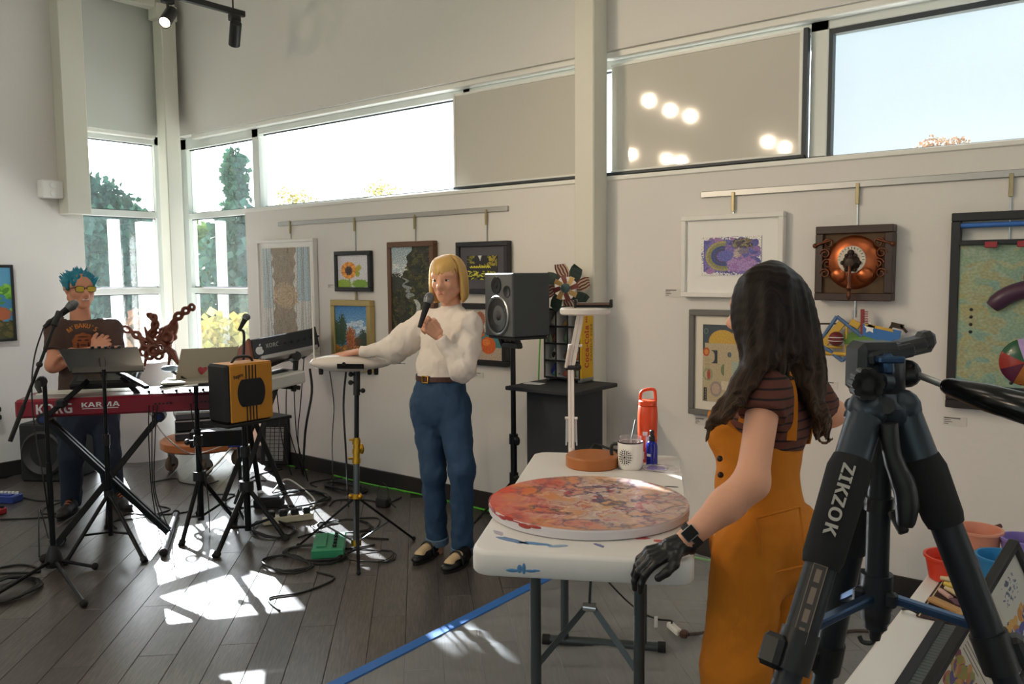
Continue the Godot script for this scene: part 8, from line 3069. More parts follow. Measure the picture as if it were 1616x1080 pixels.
func frame_to(p: Vector3, fwd: Vector3, tilt := 0.0) -> Transform3D:
	var z = fwd.normalized()
	var x = Vector3.UP.cross(z).normalized()
	var b = Basis(x, z.cross(x), z) * Basis(Vector3.BACK, tilt)
	return Transform3D(b, p)

func shoe(t: Node3D, heel: Vector3, toe: Vector3, m: Material, vamp: Material, laces: Material, h := 0.055) -> void:
	var d = (toe - heel) * Vector3(1, 0, 1)
	var L = d.length()
	d = d.normalized()
	var x = d.cross(Vector3.UP)
	heel.y = 0.0
	var P = func(u: float, y: float, s := 0.0) -> Vector3: return heel + d * (L * u) + x * s + Vector3(0, y, 0)
	var bn = [[P.call(0.10, 0.035), P.call(0.30, 0.036), 0.034, 0.036], [P.call(0.12, h), P.call(0.34, h * 0.92), 0.030, 0.030], [P.call(0.30, 0.040), P.call(0.70, 0.030), 0.036, 0.036, Vector3.UP, 0.85], [P.call(0.68, 0.030), P.call(0.88, 0.026), 0.040, 0.032, Vector3.UP, 0.62]]
	put("shoe", field(bn, 0.006, 0.006, [[P.call(0.5, 0.010), Vector3.DOWN, 1.0]]), m, t)
	var st = sb()
	var o = []
	for i in 28:
		var a = TAU * i / 28.0
		var u = 0.5 - cos(a) * 0.5
		o.append(Vector2(u * L, sin(a) * (0.036 + 0.010 * sin(u * PI * 0.9)) * (0.9 if sin(a) > 0 else 1.0)))
	prism(st, o, Transform3D(Basis(d, x, d.cross(x)), P.call(0.0, 0.0)), 0.014 * signf((d.cross(x)).y))
	obj("sole", st, M.rubber, t)
	if vamp != null:
		put("vamp", field([[P.call(0.40, 0.056), P.call(0.76, 0.040), 0.030, 0.031, Vector3.UP, 0.78]], 0.005, 0.004), vamp, t)
		st = sb()
		var pts = []
		for i in 9:
			var a = PI * i / 8.0
			pts.append(P.call(0.50, 0.018 + sin(a) * 0.066, cos(a) * 0.040))
		tube(st, pts, 0.0065, 6)
		obj("shoe_strap", st, m, t)
	if laces != null:
		for i in 4:
			st = sb()
			var u = 0.40 + i * 0.085
			tube(st, curve([P.call(u, 0.058 - i * 0.006, -0.022), P.call(u + 0.02, 0.078 - i * 0.009, 0.0), P.call(u + 0.01, 0.058 - i * 0.006, 0.022)], 4), 0.0045, 6)
			obj("lace", st, laces, t)

func people() -> void:
	mat("lid", "#a8755c", 0.6)
	mat("brow_blond", "#a8814e", 0.8)
	mat("brow_dark", "#3a2a22", 0.8)
	mat("hair_blond", "#c9a05c", 0.45)
	mat("hair_blue", "#16809a", 0.6)
	mat("denim", "#22405e", 0.8)
	relief(M.denim, 60.0, 0.05)
	mat("denim_light", "#5a7288", 0.8)
	mat("denim_dark", "#1b2a3c", 0.85)
	mat("blouse", "#e6dcd2", 0.8)
	relief(M.blouse, 26.0, 0.12)
	mat("belt", "#4a2a20", 0.45)
	mat("loafer", "#121316", 0.3)
	mat("loafer_cream", "#cbb08a", 0.5)
	mat("tee", "#4a3630", 0.85)
	relief(M.tee, 40.0, 0.05)
	mat("tee_print", "#b5702c", 0.8)
	mat("tee_print_dark", "#3a2320", 0.8)
	mat("lace_orange", "#b5663a", 0.7)
	mat("mustard", "#c07204", 0.85)
	relief(M.mustard, 50.0, 0.06)
	mat("seam", "#8a5606", 0.85)
	mat("glove", "#121316", 0.32)
	woman_at_console()
	man_at_keyboard()
	woman_at_table()

func woman_at_console() -> void:
	var t = thing("person", "woman with a blond bob, white blouse and blue jeans, speaking into a microphone", "person", Vector3(-2.9, 0, -3.08))
	var s = 1.0
	var hx = frame_to(Vector3(-2.938, 1.463, -3.201), Vector3(0.33, -0.07, 0.95), 0.03)
	var nk = Vector3(-2.937, 1.299, -3.235)
	var sr = Vector3(-3.084, 1.243, -3.191)
	var sl = Vector3(-2.804, 1.234, -3.218)
	var er = Vector3(-3.243, 1.103, -3.102)
	var wr = Vector3(-3.414, 1.077, -3.016)
	var el = Vector3(-2.739, 1.031, -3.082)
	var wl = Vector3(-2.805, 1.183, -2.995)
	var ch = Vector3(-2.95, 1.157, -3.197)
	var wa = Vector3(-2.974, 0.95, -3.17)
	var hr = Vector3(-3.054, 0.8, -3.154)
	var hl = Vector3(-2.892, 0.805, -3.18)
	var kr = Vector3(-2.978, 0.458, -3.114)
	var kl = Vector3(-2.801, 0.488, -3.141)
	var ar = Vector3(-3.013, 0.056, -3.171)
	var al = Vector3(-2.851, 0.028, -3.193)
	var F = Vector3(0.2, 0, 0.98)
	# skin
	var hb = moved(head_bones(s), hx)
	hb.append([hx * Vector3(0, -0.05, -0.018), nk, 0.050, 0.050])
	var bb = [[nk, ch, 0.05, 0.10, F, 0.7], [ch, wa, 0.10, 0.10, F, 0.75], [wa, (hr + hl) / 2, 0.10, 0.12, F, 0.75], [sr, er, 0.036, 0.031], [er, wr, 0.030, 0.022], [sl, el, 0.036, 0.031], [el, wl, 0.030, 0.022], [hr, kr, 0.066, 0.048], [kr, ar, 0.046, 0.034], [hl, kl, 0.066, 0.048], [kl, al, 0.046, 0.034], [ar, ar - Vector3(0, 0.05, 0), 0.034, 0.034], [al, al - Vector3(0, 0.05, 0), 0.034, 0.034]]
	var hd = (Vector3(-3.559, 1.048, -2.899) - wr).normalized()
	var h1 = hand(wr + Vector3(0, 0.004, 0), hd, Vector3(0.12, 1, 0.1), 1.0, [0.10, 0.06, 0.08, 0.12], [Vector3(0.7, 0.75, 0.10), Vector3(0.85, 0.4, 0.10), Vector3(1, 0.15, 0.1)], 0.95)
	var m0 = Vector3(-2.848, 1.238, -2.897)
	var m1 = Vector3(-2.843, 1.403, -2.976)
	var md = (m1 - m0).normalized()
	var gp = m0.lerp(m1, 0.28)
	var toc = (Vector3(0, 1.5, 0) - gp).normalized()
	# the fist round the microphone: back of the hand to the camera's right
	var fd = (-toc.cross(md)).normalized()
	if fd.dot(Vector3(-2.907, 1.29, -2.862) - gp) < 0.0:
		fd = -fd
	var h2 = hand(wl, (gp - wl) + fd * 0.015, toc * 0.9 - fd * 0.1 + md * 0.1, -1.0 if fd.cross(toc).dot(md) < 0.0 else 1.0, [1.05, 1.1, 1.15, 1.2], [Vector3(0.9, 0.5, 0.6), Vector3(0.6, 0.3, 0.9), Vector3(0.3, 0.2, 0.9)], 0.95)
	put("body", join([field(bb, 0.014, 0.010), field(hb, 0.005, 0.006), field(h1, 0.004, 0.0022), field(h2, 0.004, 0.0022)]), M.skin, t)
	face_parts(t, hx, s, M.brow_blond, M.lips, -0.2)
	# bob with a fringe
	var hair = []
	hair.append([hx * Vector3(0, 0.045, -0.03), hx * Vector3(0, 0.0, -0.035), 0.084, 0.070])
	for i in 58:
		var a = lerpf(-0.09 * PI, 1.09 * PI, i / 57.0)          # round the back from one temple to the other
		var dv = Vector3(cos(a), 0, -sin(a))
		var w1 = rng.randf_range(-0.004, 0.004)
		var w2 = rng.randf_range(-0.005, 0.005)
		var len = -0.112 + rng.randf_range(-0.008, 0.006)
		var part = Vector3(0.012, 0.122, 0.0)
		var pts = curve([part + dv * 0.012, Vector3(dv.x * 0.056, 0.108, -0.008 + dv.z * 0.060), Vector3(dv.x * (0.080 + w1), 0.066, -0.010 + dv.z * (0.090 + w1)), Vector3(dv.x * (0.089 + w2), 0.010, -0.010 + dv.z * (0.098 + w2)), Vector3(dv.x * (0.092 + w1), -0.05, -0.008 + dv.z * (0.096 + w1)), Vector3(dv.x * (0.088 + w2), -0.09, -0.006 + dv.z * (0.088 + w2)), Vector3(dv.x * 0.080, len, -0.004 + dv.z * 0.078)], 3)
		var rs = []
		for k in pts.size():
			pts[k] = hx * (pts[k] as Vector3)
			rs.append(0.0105 if k < pts.size() - 4 else 0.0105 - 0.0022 * (k - pts.size() + 5))
		chain(hair, pts, rs)
	for i in 17:
		var u = i / 16.0 - 0.5
		var w1 = rng.randf_range(-0.004, 0.004)
		var pts = curve([Vector3(0.010 + u * 0.02, 0.122, 0.004), Vector3(u * 0.085, 0.108, 0.052 - u * u * 0.08), Vector3(u * 0.128, 0.076, 0.088 - u * u * 0.20), Vector3(u * 0.142 + w1, 0.038 + w1, 0.100 - u * u * 0.26)], 4)
		var rs = []
		for k in pts.size():
			pts[k] = hx * (pts[k] as Vector3)
			rs.append(lerpf(0.010, 0.003, pow(k / 12.0, 2.0)))
		chain(hair, pts, rs)
	put("hair", field(hair, 0.0045, 0.0016), M.hair_blond, t)
	# blouse: full sleeves gathered on to long cuffs, high collar
	var bl = [[nk + Vector3(0, -0.02, 0), ch, 0.070, 0.125, F, 0.72], [ch, wa + Vector3(0, 0.02, 0), 0.132, 0.122, F, 0.80], [wa + Vector3(0, 0.05, 0), wa, 0.130, 0.120, F, 0.82], [sr, ch, 0.062, 0.10, F, 0.7], [sl, ch, 0.062, 0.10, F, 0.7], [nk + Vector3(0, -0.02, 0), sr, 0.055, 0.058], [nk + Vector3(0, -0.02, 0), sl, 0.055, 0.058],
		[sr, sr.lerp(er, 0.55), 0.062, 0.074], [sr.lerp(er, 0.5), er, 0.074, 0.072], [er, er.lerp(wr, 0.10), 0.070, 0.050], [er - Vector3(0, 0.045, 0.0), sr.lerp(er, 0.5) - Vector3(0, 0.05, 0), 0.045, 0.05], [er, wr, 0.040, 0.031],
		[sl, sl.lerp(el, 0.55), 0.064, 0.074], [sl.lerp(el, 0.5), el, 0.074, 0.066], [el, el.lerp(wl, 0.25), 0.062, 0.046], [el, wl, 0.042, 0.032], [el - Vector3(0, 0.02, 0), el + Vector3(0.01, -0.005, -0.01), 0.055, 0.05]]
	put("blouse", field(bl, 0.009, 0.010, [[wa, Vector3(0, -1, 0), 0.25], [wr, (wr - er).normalized(), 0.10], [wl, (wl - el).normalized(), 0.09]], 0.005, 12.0), M.blouse, t)
	var st = sb()
	lathe(st, [Vector2(0.066, -0.04), Vector2(0.058, 0.0), Vector2(0.055, 0.042), Vector2(0.052, 0.044), Vector2(0.050, 0.0)], Transform3D(up_to(hx.origin - nk + Vector3(0, 0.05, 0)), nk + Vector3(0, -0.005, 0)), 28)
	obj("collar", st, M.blouse, t)
	st = sb()
	for i in 5:
		ball(st, nk.lerp(wa, 0.25 + i * 0.17) + F * (0.102 if i > 0 else 0.09) + Vector3(-0.01, 0, 0), 0.006, Basis(), 8)
	obj("button", st, M.white, t)
	# jeans
	var pel = (hr + hl) / 2
	var je = [[wa + Vector3(0, 0.01, 0), pel + Vector3(0, 0.02, 0), 0.130, 0.150, F, 0.78], [pel + Vector3(0, 0.02, 0), pel, 0.150, 0.148, F, 0.8], [hr, kr, 0.092, 0.066], [kr, ar, 0.064, 0.056], [hl, kl, 0.092, 0.066], [kl, al, 0.064, 0.056], [pel - F * 0.05, pel - F * 0.05 - Vector3(0, 0.05, 0), 0.10, 0.09]]
	put("jeans", field(je, 0.009, 0.010, [[wa + Vector3(0, 0.03, 0), Vector3.UP, 0.2], [ar, Vector3.DOWN, 0.075], [al, Vector3.DOWN, 0.075]], 0.005, 10.0), M.denim, t)
	for e in [[ar, kr], [al, kl]]:
		st = sb()
		lathe(st, [Vector2(0.056, -0.004), Vector2(0.062, -0.003), Vector2(0.064, 0.034), Vector2(0.058, 0.038)], Transform3D(up_to(e[1] - e[0]), e[0]), 24)
		obj("jeans_cuff", st, M.denim_light, t)
	st = sb()
	var bp = []
	for i in 33:
		var a = TAU * i / 32.0
		var q = F.rotated(Vector3.UP, a)
		bp.append(wa + Vector3(0, 0.005, 0) + q * (0.137 - 0.027 * absf(cos(a)) ))
	for i in 32:
		bar(st, bp[i], bp[i + 1] + (bp[i + 1] - bp[i]) * 0.06, 0.026, 0.005, (bp[i] + bp[i + 1]) / 2 - wa)
	obj("belt", st, M.belt, t)
	st = sb()
	var bq = wa + F.rotated(Vector3.UP, -0.15) * 0.118 + Vector3(0, 0.005, 0)
	tube(st, [bq + Vector3(-0.02, 0.016, 0), bq + Vector3(0.02, 0.016, 0), bq + Vector3(0.02, -0.016, 0), bq + Vector3(-0.02, -0.016, 0), bq + Vector3(-0.02, 0.016, 0)], 0.0035, 6)
	obj("belt_buckle", st, M.brass, t)
	shoe(t, Vector3(-3.046, 0, -3.225), Vector3(-2.964, 0, -2.943), M.loafer, M.loafer_cream, null)
	shoe(t, Vector3(-2.804, 0, -3.18), Vector3(-2.759, 0, -2.951), M.loafer, M.loafer_cream, null)
	microphone("black handheld microphone held to the blond woman's mouth", m0, m1)

func man_at_keyboard() -> void:
	var t = thing("person", "man with spiky blue hair, yellow glasses and a brown printed t-shirt, arms folded", "person", Vector3(-5.4, 0, -2.45))
	var s = 1.04
	var hx = frame_to(Vector3(-5.475, 1.409, -2.48), Vector3(1.0, 0.02, 0.10))
	var F = Vector3(0.86, 0, 0.5).normalized()
	var nk = Vector3(-5.504, 1.22, -2.488)
	var sr = Vector3(-5.53, 1.165, -2.359)
	var sl = Vector3(-5.429, 1.148, -2.641)
	var er = Vector3(-5.462, 0.944, -2.288)
	var el = Vector3(-5.311, 0.952, -2.611)
	var wr = Vector3(-5.262, 1.037, -2.454)
	var wl = Vector3(-5.295, 1.034, -2.326)
	var ch = Vector3(-5.48, 1.056, -2.489)
	var wa = Vector3(-5.455, 0.77, -2.479)
	var hr = Vector3(-5.486, 0.64, -2.402)
	var hl = Vector3(-5.418, 0.616, -2.568)
	var kr = Vector3(-5.427, 0.358, -2.354)
	var kl = Vector3(-5.342, 0.335, -2.546)
	var ar = Vector3(-5.499, 0.042, -2.366)
	var al = Vector3(-5.433, 0.043, -2.623)
	var hb = moved(head_bones(s), hx)
	hb.append([hx * Vector3(0, -0.05, -0.02), nk, 0.058, 0.062])
	var bb = [[nk, ch, 0.06, 0.12, F, 0.7], [ch, wa, 0.12, 0.12, F, 0.75], [wa, (hr + hl) / 2, 0.12, 0.12, F, 0.75], [sr, er, 0.050, 0.044], [er, wr, 0.043, 0.030], [sl, el, 0.050, 0.044], [el, wl, 0.043, 0.030], [hr, kr, 0.07, 0.055], [kr, ar, 0.05, 0.036], [hl, kl, 0.07, 0.055], [kl, al, 0.05, 0.036], [ar, ar - Vector3(0, 0.05, 0), 0.036, 0.036], [al, al - Vector3(0, 0.05, 0), 0.036, 0.036]]
	var h1 = hand(wr, Vector3(-5.3, 1.108, -2.56) - wr, F + Vector3(0, 0.2, 0), -1.0, [0.45, 0.4, 0.45, 0.5], [Vector3(0.8, 0.6, 0.0), Vector3(0.9, 0.3, 0.1), Vector3(1, 0.1, 0.2)], 1.05)
	var h2 = hand(wl, Vector3(-5.435, 0.966, -2.285) - wl, -F * 0.2 + Vector3(0, 1, 0), 1.0, [0.3, 0.3, 0.3, 0.3], [Vector3(0.8, 0.5, 0.1), Vector3(1, 0.2, 0.1), Vector3(1, 0.0, 0.1)], 1.0)
	put("body", join([field(bb, 0.014, 0.012), field(hb, 0.0055, 0.006), field(h1, 0.0045, 0.0025), field(h2, 0.0045, 0.0025)]), M.skin_ruddy, t)
	face_parts(t, hx, s, M.brow_dark, mat("lips_man", "#a0604e", 0.5), 1.0)
	var st = sb()
	tube(st, curve([hx * Vector3(-0.02, -0.0575, 0.0945), hx * Vector3(0, -0.0605, 0.0985), hx * Vector3(0.02, -0.0575, 0.0945)]), 0.0028, 6)
	obj("teeth", st, M.eye_white, t)
	# hair: short sides, spikes on top swept back
	var hair = []
	hair.append([hx * Vector3(0, 0.062, -0.042), hx * Vector3(0, 0.066, 0.014), 0.072, 0.066])
	hair.append([hx * Vector3(0, 0.03, -0.05), hx * Vector3(0, 0.0, -0.05), 0.068, 0.055])
	for i in 26:
		var a = lerpf(-0.12 * PI, 1.12 * PI, i / 25.0)
		var dv = Vector3(cos(a), 0, -sin(a))
		chain(hair, [hx * Vector3(dv.x * 0.06, 0.105, -0.01 + dv.z * 0.07), hx * Vector3(dv.x * 0.084, 0.06, -0.012 + dv.z * 0.096), hx * Vector3(dv.x * 0.083, 0.012 - 0.02 * absf(dv.z), -0.014 + dv.z * 0.094)], [0.014, 0.013, 0.006])
	for i in 9:
		for j in 9:
			var u = i / 8.0 - 0.5
			var v = j / 8.0 - 0.5
			var b0 = Vector3(u * 0.115, 0.108 - u * u * 0.16 - v * v * 0.12, -0.012 + v * 0.165)
			var tipv = b0 + Vector3(u * 0.05 + rng.randf_range(-0.015, 0.015), 0.034 + rng.randf_range(-0.006, 0.02), 0.016 - (0.5 - v) * 0.055 + rng.randf_range(-0.02, 0.02))
			hair.append([hx * b0, hx * tipv, 0.013, 0.003])
	put("hair", field(hair, 0.0055, 0.002), M.hair_blue, t)
	# glasses
	var lens = glass("lens_yellow", "#d8c020", 0.55, 0.1)
	for e in [-1.0, 1.0]:
		st = sb()
		var c = Vector3(e * 0.034, 0.008, 0.104)
		var o = []
		for i in 20:
			var a = TAU * i / 20.0
			o.append(Vector2(signf(cos(a)) * pow(absf(cos(a)), 0.6) * 0.027, signf(sin(a)) * pow(absf(sin(a)), 0.6) * 0.018))
		prism(st, o, Transform3D(hx.basis, hx * c), 0.002)
		var g = obj("lens", st, lens, t)
		st = sb()
		var ring = []
		for i in 21:
			ring.append(hx * (c + Vector3(o[i % 20].x, o[i % 20].y, 0.001)))
		tube(st, ring, 0.0026, 6, false)
		tube(st, [hx * (c + Vector3(e * 0.027, 0.012, 0)), hx * Vector3(e * 0.082, 0.014, 0.05), hx * Vector3(e * 0.086, 0.010, -0.01)], 0.0032, 6)
		obj("glasses_rim", st, M.black, t)
	st = sb()
	tube(st, curve([hx * Vector3(-0.009, 0.012, 0.106), hx * Vector3(0, 0.016, 0.110), hx * Vector3(0.009, 0.012, 0.106)]), 0.0028, 6)
	obj("glasses_bridge", st, M.black, t)
	# t-shirt
	var tb = [[nk + Vector3(0, -0.03, 0), ch, 0.075, 0.142, F, 0.72], [ch, wa, 0.152, 0.150, F, 0.80], [wa, wa - Vector3(0, 0.06, 0), 0.150, 0.152, F, 0.8], [sr, ch, 0.070, 0.11, F, 0.75], [sl, ch, 0.070, 0.11, F, 0.75], [nk + Vector3(0, -0.03, 0), sr, 0.058, 0.064], [nk + Vector3(0, -0.03, 0), sl, 0.058, 0.064], [sr, sr.lerp(er, 0.62), 0.068, 0.070], [sl, sl.lerp(el, 0.62), 0.068, 0.070]]
	var cr = sr.lerp(er, 0.62)
	var cl = sl.lerp(el, 0.62)
	put("t_shirt", field(tb, 0.010, 0.012, [[cr, (er - sr).normalized(), 0.10], [cl, (el - sl).normalized(), 0.10], [nk + Vector3(0, 0.0, 0), Vector3.UP, 0.10], [wa - Vector3(0, 0.07, 0), Vector3.DOWN, 0.3]], 0.005, 8.0), M.tee, t)
	# the print: an arc of letters over a plain round emblem
	var right = Vector3.UP.cross(F)
	var PC = Vector3(-5.324, 1.085, -2.411)
	PC = PC - F * ((PC - ch).dot(F) - 0.128)
	var letters = "M'BAKU'S"
	for i in letters.length():
		var a = (i - 3.5) * 0.205
		var q = PC + right * sin(a) * 0.112 + Vector3(0, cos(a) * 0.105 - 0.0, 0) - F * (sin(a) * sin(a) * 0.020 - 0.004)
		words("lettering", letters[i], Transform3D(Basis(right, Vector3.UP, F) * Basis(Vector3.BACK, -a * 0.8), q), 0.028, M.tee_print, t, "Droid Sans", true)
	st = sb()
	var em = []
	for i in 30:
		var a = TAU * i / 30.0
		em.append(Vector2(cos(a) * 0.062, sin(a) * 0.058) * (1.0 + 0.06 * sin(a * 9.0)))
	prism(st, em, Transform3D(Basis(right, Vector3.UP, F), PC + F * -0.004), 0.008)
	obj("round_emblem", st, mat("emblem_orange", "#8a4a24", 0.8), t)
	st = sb()
	for e in [[-0.02, 0.012, 0.013, 0.005], [0.02, 0.012, 0.013, 0.005], [0.0, -0.018, 0.02, 0.005], [0, 0.034, 0.03, 0.004], [-0.03, -0.02, 0.006, 0.02], [0.03, -0.02, 0.006, 0.02]]:
		ball(st, PC + right * e[0] + Vector3(0, e[1], 0) + F * 0.0045, Vector3(e[2], e[3], 0.001), Basis(right, Vector3.UP, F), 10)
	obj("emblem_mark", st, M.tee_print_dark, t)
	var pel = (hr + hl) / 2
	var je = [[wa - Vector3(0, 0.05, 0), pel, 0.146, 0.150, F, 0.8], [hr, kr, 0.095, 0.075], [kr, ar, 0.072, 0.062], [hl, kl, 0.095, 0.075], [kl, al, 0.072, 0.062]]
	put("jeans", field(je, 0.010, 0.010, [[ar - Vector3(0, 0.03, 0), Vector3.DOWN, 0.09], [al - Vector3(0, 0.03, 0), Vector3.DOWN, 0.09]], 0.004, 9.0), M.denim_dark, t)
	shoe(t, Vector3(-5.522, 0, -2.406), Vector3(-5.262, 0, -2.187), mat("shoe_dark", "#231f20", 0.6), null, M.lace_orange, 0.06)
	shoe(t, Vector3(-5.465, 0, -2.636), Vector3(-5.107, 0, -2.552), M.shoe_dark, null, M.lace_orange, 0.06)

func woman_at_table() -> void:
	var t = thing("person", "woman with long dark hair, mustard dungarees and a black glove, seen from behind", "person", Vector3(-0.75, 0, -2.2))
	var s = 0.98
	var hx = frame_to(Vector3(-0.916, 1.371, -2.367), Vector3(-0.99, -0.05, 0.0))
	var F = Vector3(-1.0, 0, 0.02)
	var nk = Vector3(-0.887, 1.204, -2.41)
	var sl = Vector3(-0.859, 1.157, -2.236)
	var sr = Vector3(-0.85, 1.104, -2.582)
	var el = Vector3(-0.828, 0.944, -2.072)
	var wl = Vector3(-0.972, 0.779, -1.954)
	var er = Vector3(-0.831, 1.036, -2.743)
	var wr = Vector3(-0.988, 0.939, -2.737)
	var ch = Vector3(-0.9, 1.046, -2.371)
	var wa = Vector3(-0.912, 0.866, -2.33)
	var pel = Vector3(-0.899, 0.72, -2.337)
	var hl = Vector3(-0.89, 0.721, -2.229)
	var hr = Vector3(-0.892, 0.661, -2.451)
	var kl = Vector3(-0.898, 0.385, -2.149)
	var kr = Vector3(-0.868, 0.293, -2.405)
	var al = Vector3(kl.x + 0.02, 0.09, kl.z)
	var ar = Vector3(kr.x + 0.02, 0.09, kr.z)
	var hb = moved(head_bones(s), hx)
	hb.append([hx * Vector3(0, -0.05, -0.018), nk, 0.048, 0.050])
	var bb = [[nk, ch, 0.05, 0.095, F, 0.75], [ch, wa, 0.095, 0.095, F, 0.8], [wa, pel, 0.095, 0.12, F, 0.85], [nk, sl, 0.04, 0.045], [nk, sr, 0.04, 0.045], [sl, el, 0.046, 0.041], [el, el + (wl - el) * 0.35, 0.042, 0.041], [el + (wl - el) * 0.35, wl, 0.041, 0.028], [sr, er, 0.046, 0.042], [er, wr, 0.040, 0.028], [hl, kl, 0.075, 0.05], [kl, al, 0.05, 0.034], [hr, kr, 0.075, 0.05], [kr, ar, 0.05, 0.034], [al, al + F * 0.10 - Vector3(0, 0.05, 0), 0.034, 0.03], [ar, ar + F * 0.10 - Vector3(0, 0.05, 0), 0.034, 0.03]]
	var rh = hand(wr, F + Vector3(0, -0.3, 0), Vector3(0, 0.3, -1), 1.0, [0.5, 0.5, 0.5, 0.5], [Vector3(0.8, 0.5, 0.1), Vector3(1, 0.2, 0.1), Vector3(1, 0.0, 0.1)], 0.95)
	var bm = join([field(bb, 0.010, 0.012), field(hb, 0.005, 0.006), field(rh, 0.004, 0.0025)])
	put("body", bm, M.skin, t)
	face_parts(t, hx, s, M.brow_dark, M.lips)
	# gloved left hand over the table edge
	var kn = Vector3(-1.025, 0.755, -1.878)
	var gd = (kn - wl).normalized()
	var gl = hand(wl + gd * 0.004, gd + Vector3(0, -0.02, 0), (Vector3(0, 1.0, 0) + (Vector3(0, 1.5, 0) - kn).normalized() * 0.35), -1.0, [0.50, 0.55, 0.60, 0.62], [Vector3(0.62, 0.70, 0.10), Vector3(0.85, 0.30, 0.12), Vector3(0.95, 0.05, 0.2)], 1.0, 0.0012)
	gl.append([wl + gd * -0.022, wl + gd * 0.03, 0.031, 0.030])
	put("glove", field(gl, 0.0038, 0.0022), M.glove, t)
	var st = sb()
	lathe(st, [Vector2(0.029, -0.004), Vector2(0.034, -0.004), Vector2(0.035, 0.0), Vector2(0.034, 0.005), Vector2(0.029, 0.004)], Transform3D(up_to(gd), wl - gd * 0.022), 24)
	obj("glove_cuff", st, M.glove, t)
	# watch
	var fa = (wl - el).normalized()
	var wp = wl - fa * 0.040
	st = sb()
	lathe(st, [Vector2(0.029, -0.010), Vector2(0.0345, -0.010), Vector2(0.0345, 0.010), Vector2(0.029, 0.010)], Transform3D(up_to(fa), wp), 28)
	obj("watch_strap", st, M.rubber, t)
	var wn = (Vector3(0, 1.5, 0) - wp).normalized() + Vector3(0, 0.25, 0)
	wn = (wn - fa * wn.dot(fa)).normalized()
	var WB = Basis(fa.cross(wn), fa, wn)
	st = sb()
	box(st, wp + wn * 0.036, Vector3(0.034, 0.040, 0.010), WB, 0.004)
	obj("watch_case", st, M.chrome, t)
	st = sb()
	box(st, wp + wn * 0.0412, Vector3(0.029, 0.035, 0.003), WB, 0.001)
	obj("watch_face", st, M.black_gloss, t)
	# striped shirt
	var im = Image.create(8, 64, false, Image.FORMAT_RGB8)
	im.fill(Color("#5e3329"))
	im.fill_rect(Rect2i(0, 26, 8, 14), Color("#1e1418"))
	var sm = pic("striped_knit", im, 0.9)
	sm.uv1_scale = Vector3(1, 1.0 / 0.0265, 1)
	var cuff = sl.lerp(el, 0.26)
	var sh = [[nk + Vector3(0, -0.02, 0), ch, 0.066, 0.118, F, 0.80], [ch, wa, 0.118, 0.112, F, 0.86], [nk + Vector3(0, -0.02, 0), sl, 0.055, 0.062], [nk + Vector3(0, -0.02, 0), sr, 0.055, 0.062], [sl, ch, 0.060, 0.10], [sr, ch, 0.060, 0.10], [sl, cuff, 0.064, 0.064], [sr, sr.lerp(er, 0.5), 0.062, 0.060]]
	put("striped_shirt", field(sh, 0.008, 0.012, [[cuff, (el - sl).normalized(), 0.10], [sr.lerp(er, 0.5), (er - sr).normalized(), 0.09]], 0.003, 9.0), sm, t)
	# dungarees
	var ov = [[ch + Vector3(0, 0.015, 0), wa, 0.125, 0.118, F, 0.90], [ch + F * 0.075 + Vector3(0, 0.01, -0.055), ch + F * 0.085 + Vector3(0, -0.03, -0.05), 0.080, 0.075], [ch + F * 0.075 + Vector3(0, 0.01, 0.055), ch + F * 0.085 + Vector3(0, -0.03, 0.05), 0.080, 0.075], [ch + F * 0.06 - Vector3(0, 0.06, 0), wa + F * 0.01, 0.09, 0.105], [wa, pel, 0.118, 0.150, F, 0.92], [pel, pel - Vector3(0, 0.04, 0), 0.150, 0.148, F, 0.95], [pel - F * 0.055 + Vector3(0, 0.0, 0.05), pel - F * 0.06 - Vector3(0, 0.05, -0.04), 0.098, 0.092], [pel - F * 0.055 - Vector3(0, 0, 0.06), pel - F * 0.06 - Vector3(0, 0.05, 0.06), 0.098, 0.092], [hl, kl, 0.105, 0.092], [kl, al, 0.092, 0.105], [hr, kr, 0.105, 0.090], [kr, ar, 0.090, 0.105]]
	put("dungarees", field(ov, 0.008, 0.012, [[ch + Vector3(0, 0.0, 0) + F * 0.05, (Vector3.UP - F * 0.42).normalized() * 1.0, 0.22], [al - Vector3(0, 0.02, 0), Vector3.DOWN, 0.2], [ar - Vector3(0, 0.02, 0), Vector3.DOWN, 0.2]], 0.0045, 7.0), M.mustard, t)
	for e in [[Vector3(-0.91, 1.074, -2.206), Vector3(-0.881, 1.197, -2.21), Vector3(-0.862, 1.247, -2.262), Vector3(-0.828, 1.225, -2.287), Vector3(-0.804, 1.149, -2.297), Vector3(-0.802, 1.024, -2.292)], [Vector3(-0.99, 1.031, -2.49), Vector3(-0.92, 1.182, -2.51), Vector3(-0.858, 1.215, -2.511), Vector3(-0.829, 1.167, -2.529), Vector3(-0.813, 1.093, -2.508), Vector3(-0.813, 0.985, -2.458)]]:
		st = sb()
		var c = curve(e, 6)
		for i in c.size() - 1:
			var mid: Vector3 = (c[i] + c[i + 1]) / 2
			bar(st, c[i], c[i + 1] + (c[i + 1] - c[i]) * 0.12, 0.028, 0.006, mid - (nk + Vector3(0, -0.10, 0)), 0.001)
		obj("strap", st, M.mustard, t)
	# waist seam, back pocket and side buttons
	st = sb()
	var wp2 = []
	for i in 25:
		var a = TAU * i / 24.0
		var q = F.rotated(Vector3.UP, a)
		wp2.append(wa + Vector3(0, -0.005, 0) + q * (0.121 - 0.010 * absf(cos(a))))
	tube(st, wp2, 0.004, 6)
	obj("waist_seam", st, M.mustard, t)
	st = sb()
	var pk = [Vector3(-0.843, 0.826, -2.153), Vector3(-0.759, 0.851, -2.246), Vector3(-0.738, 0.69, -2.245), Vector3(-0.821, 0.671, -2.153)]
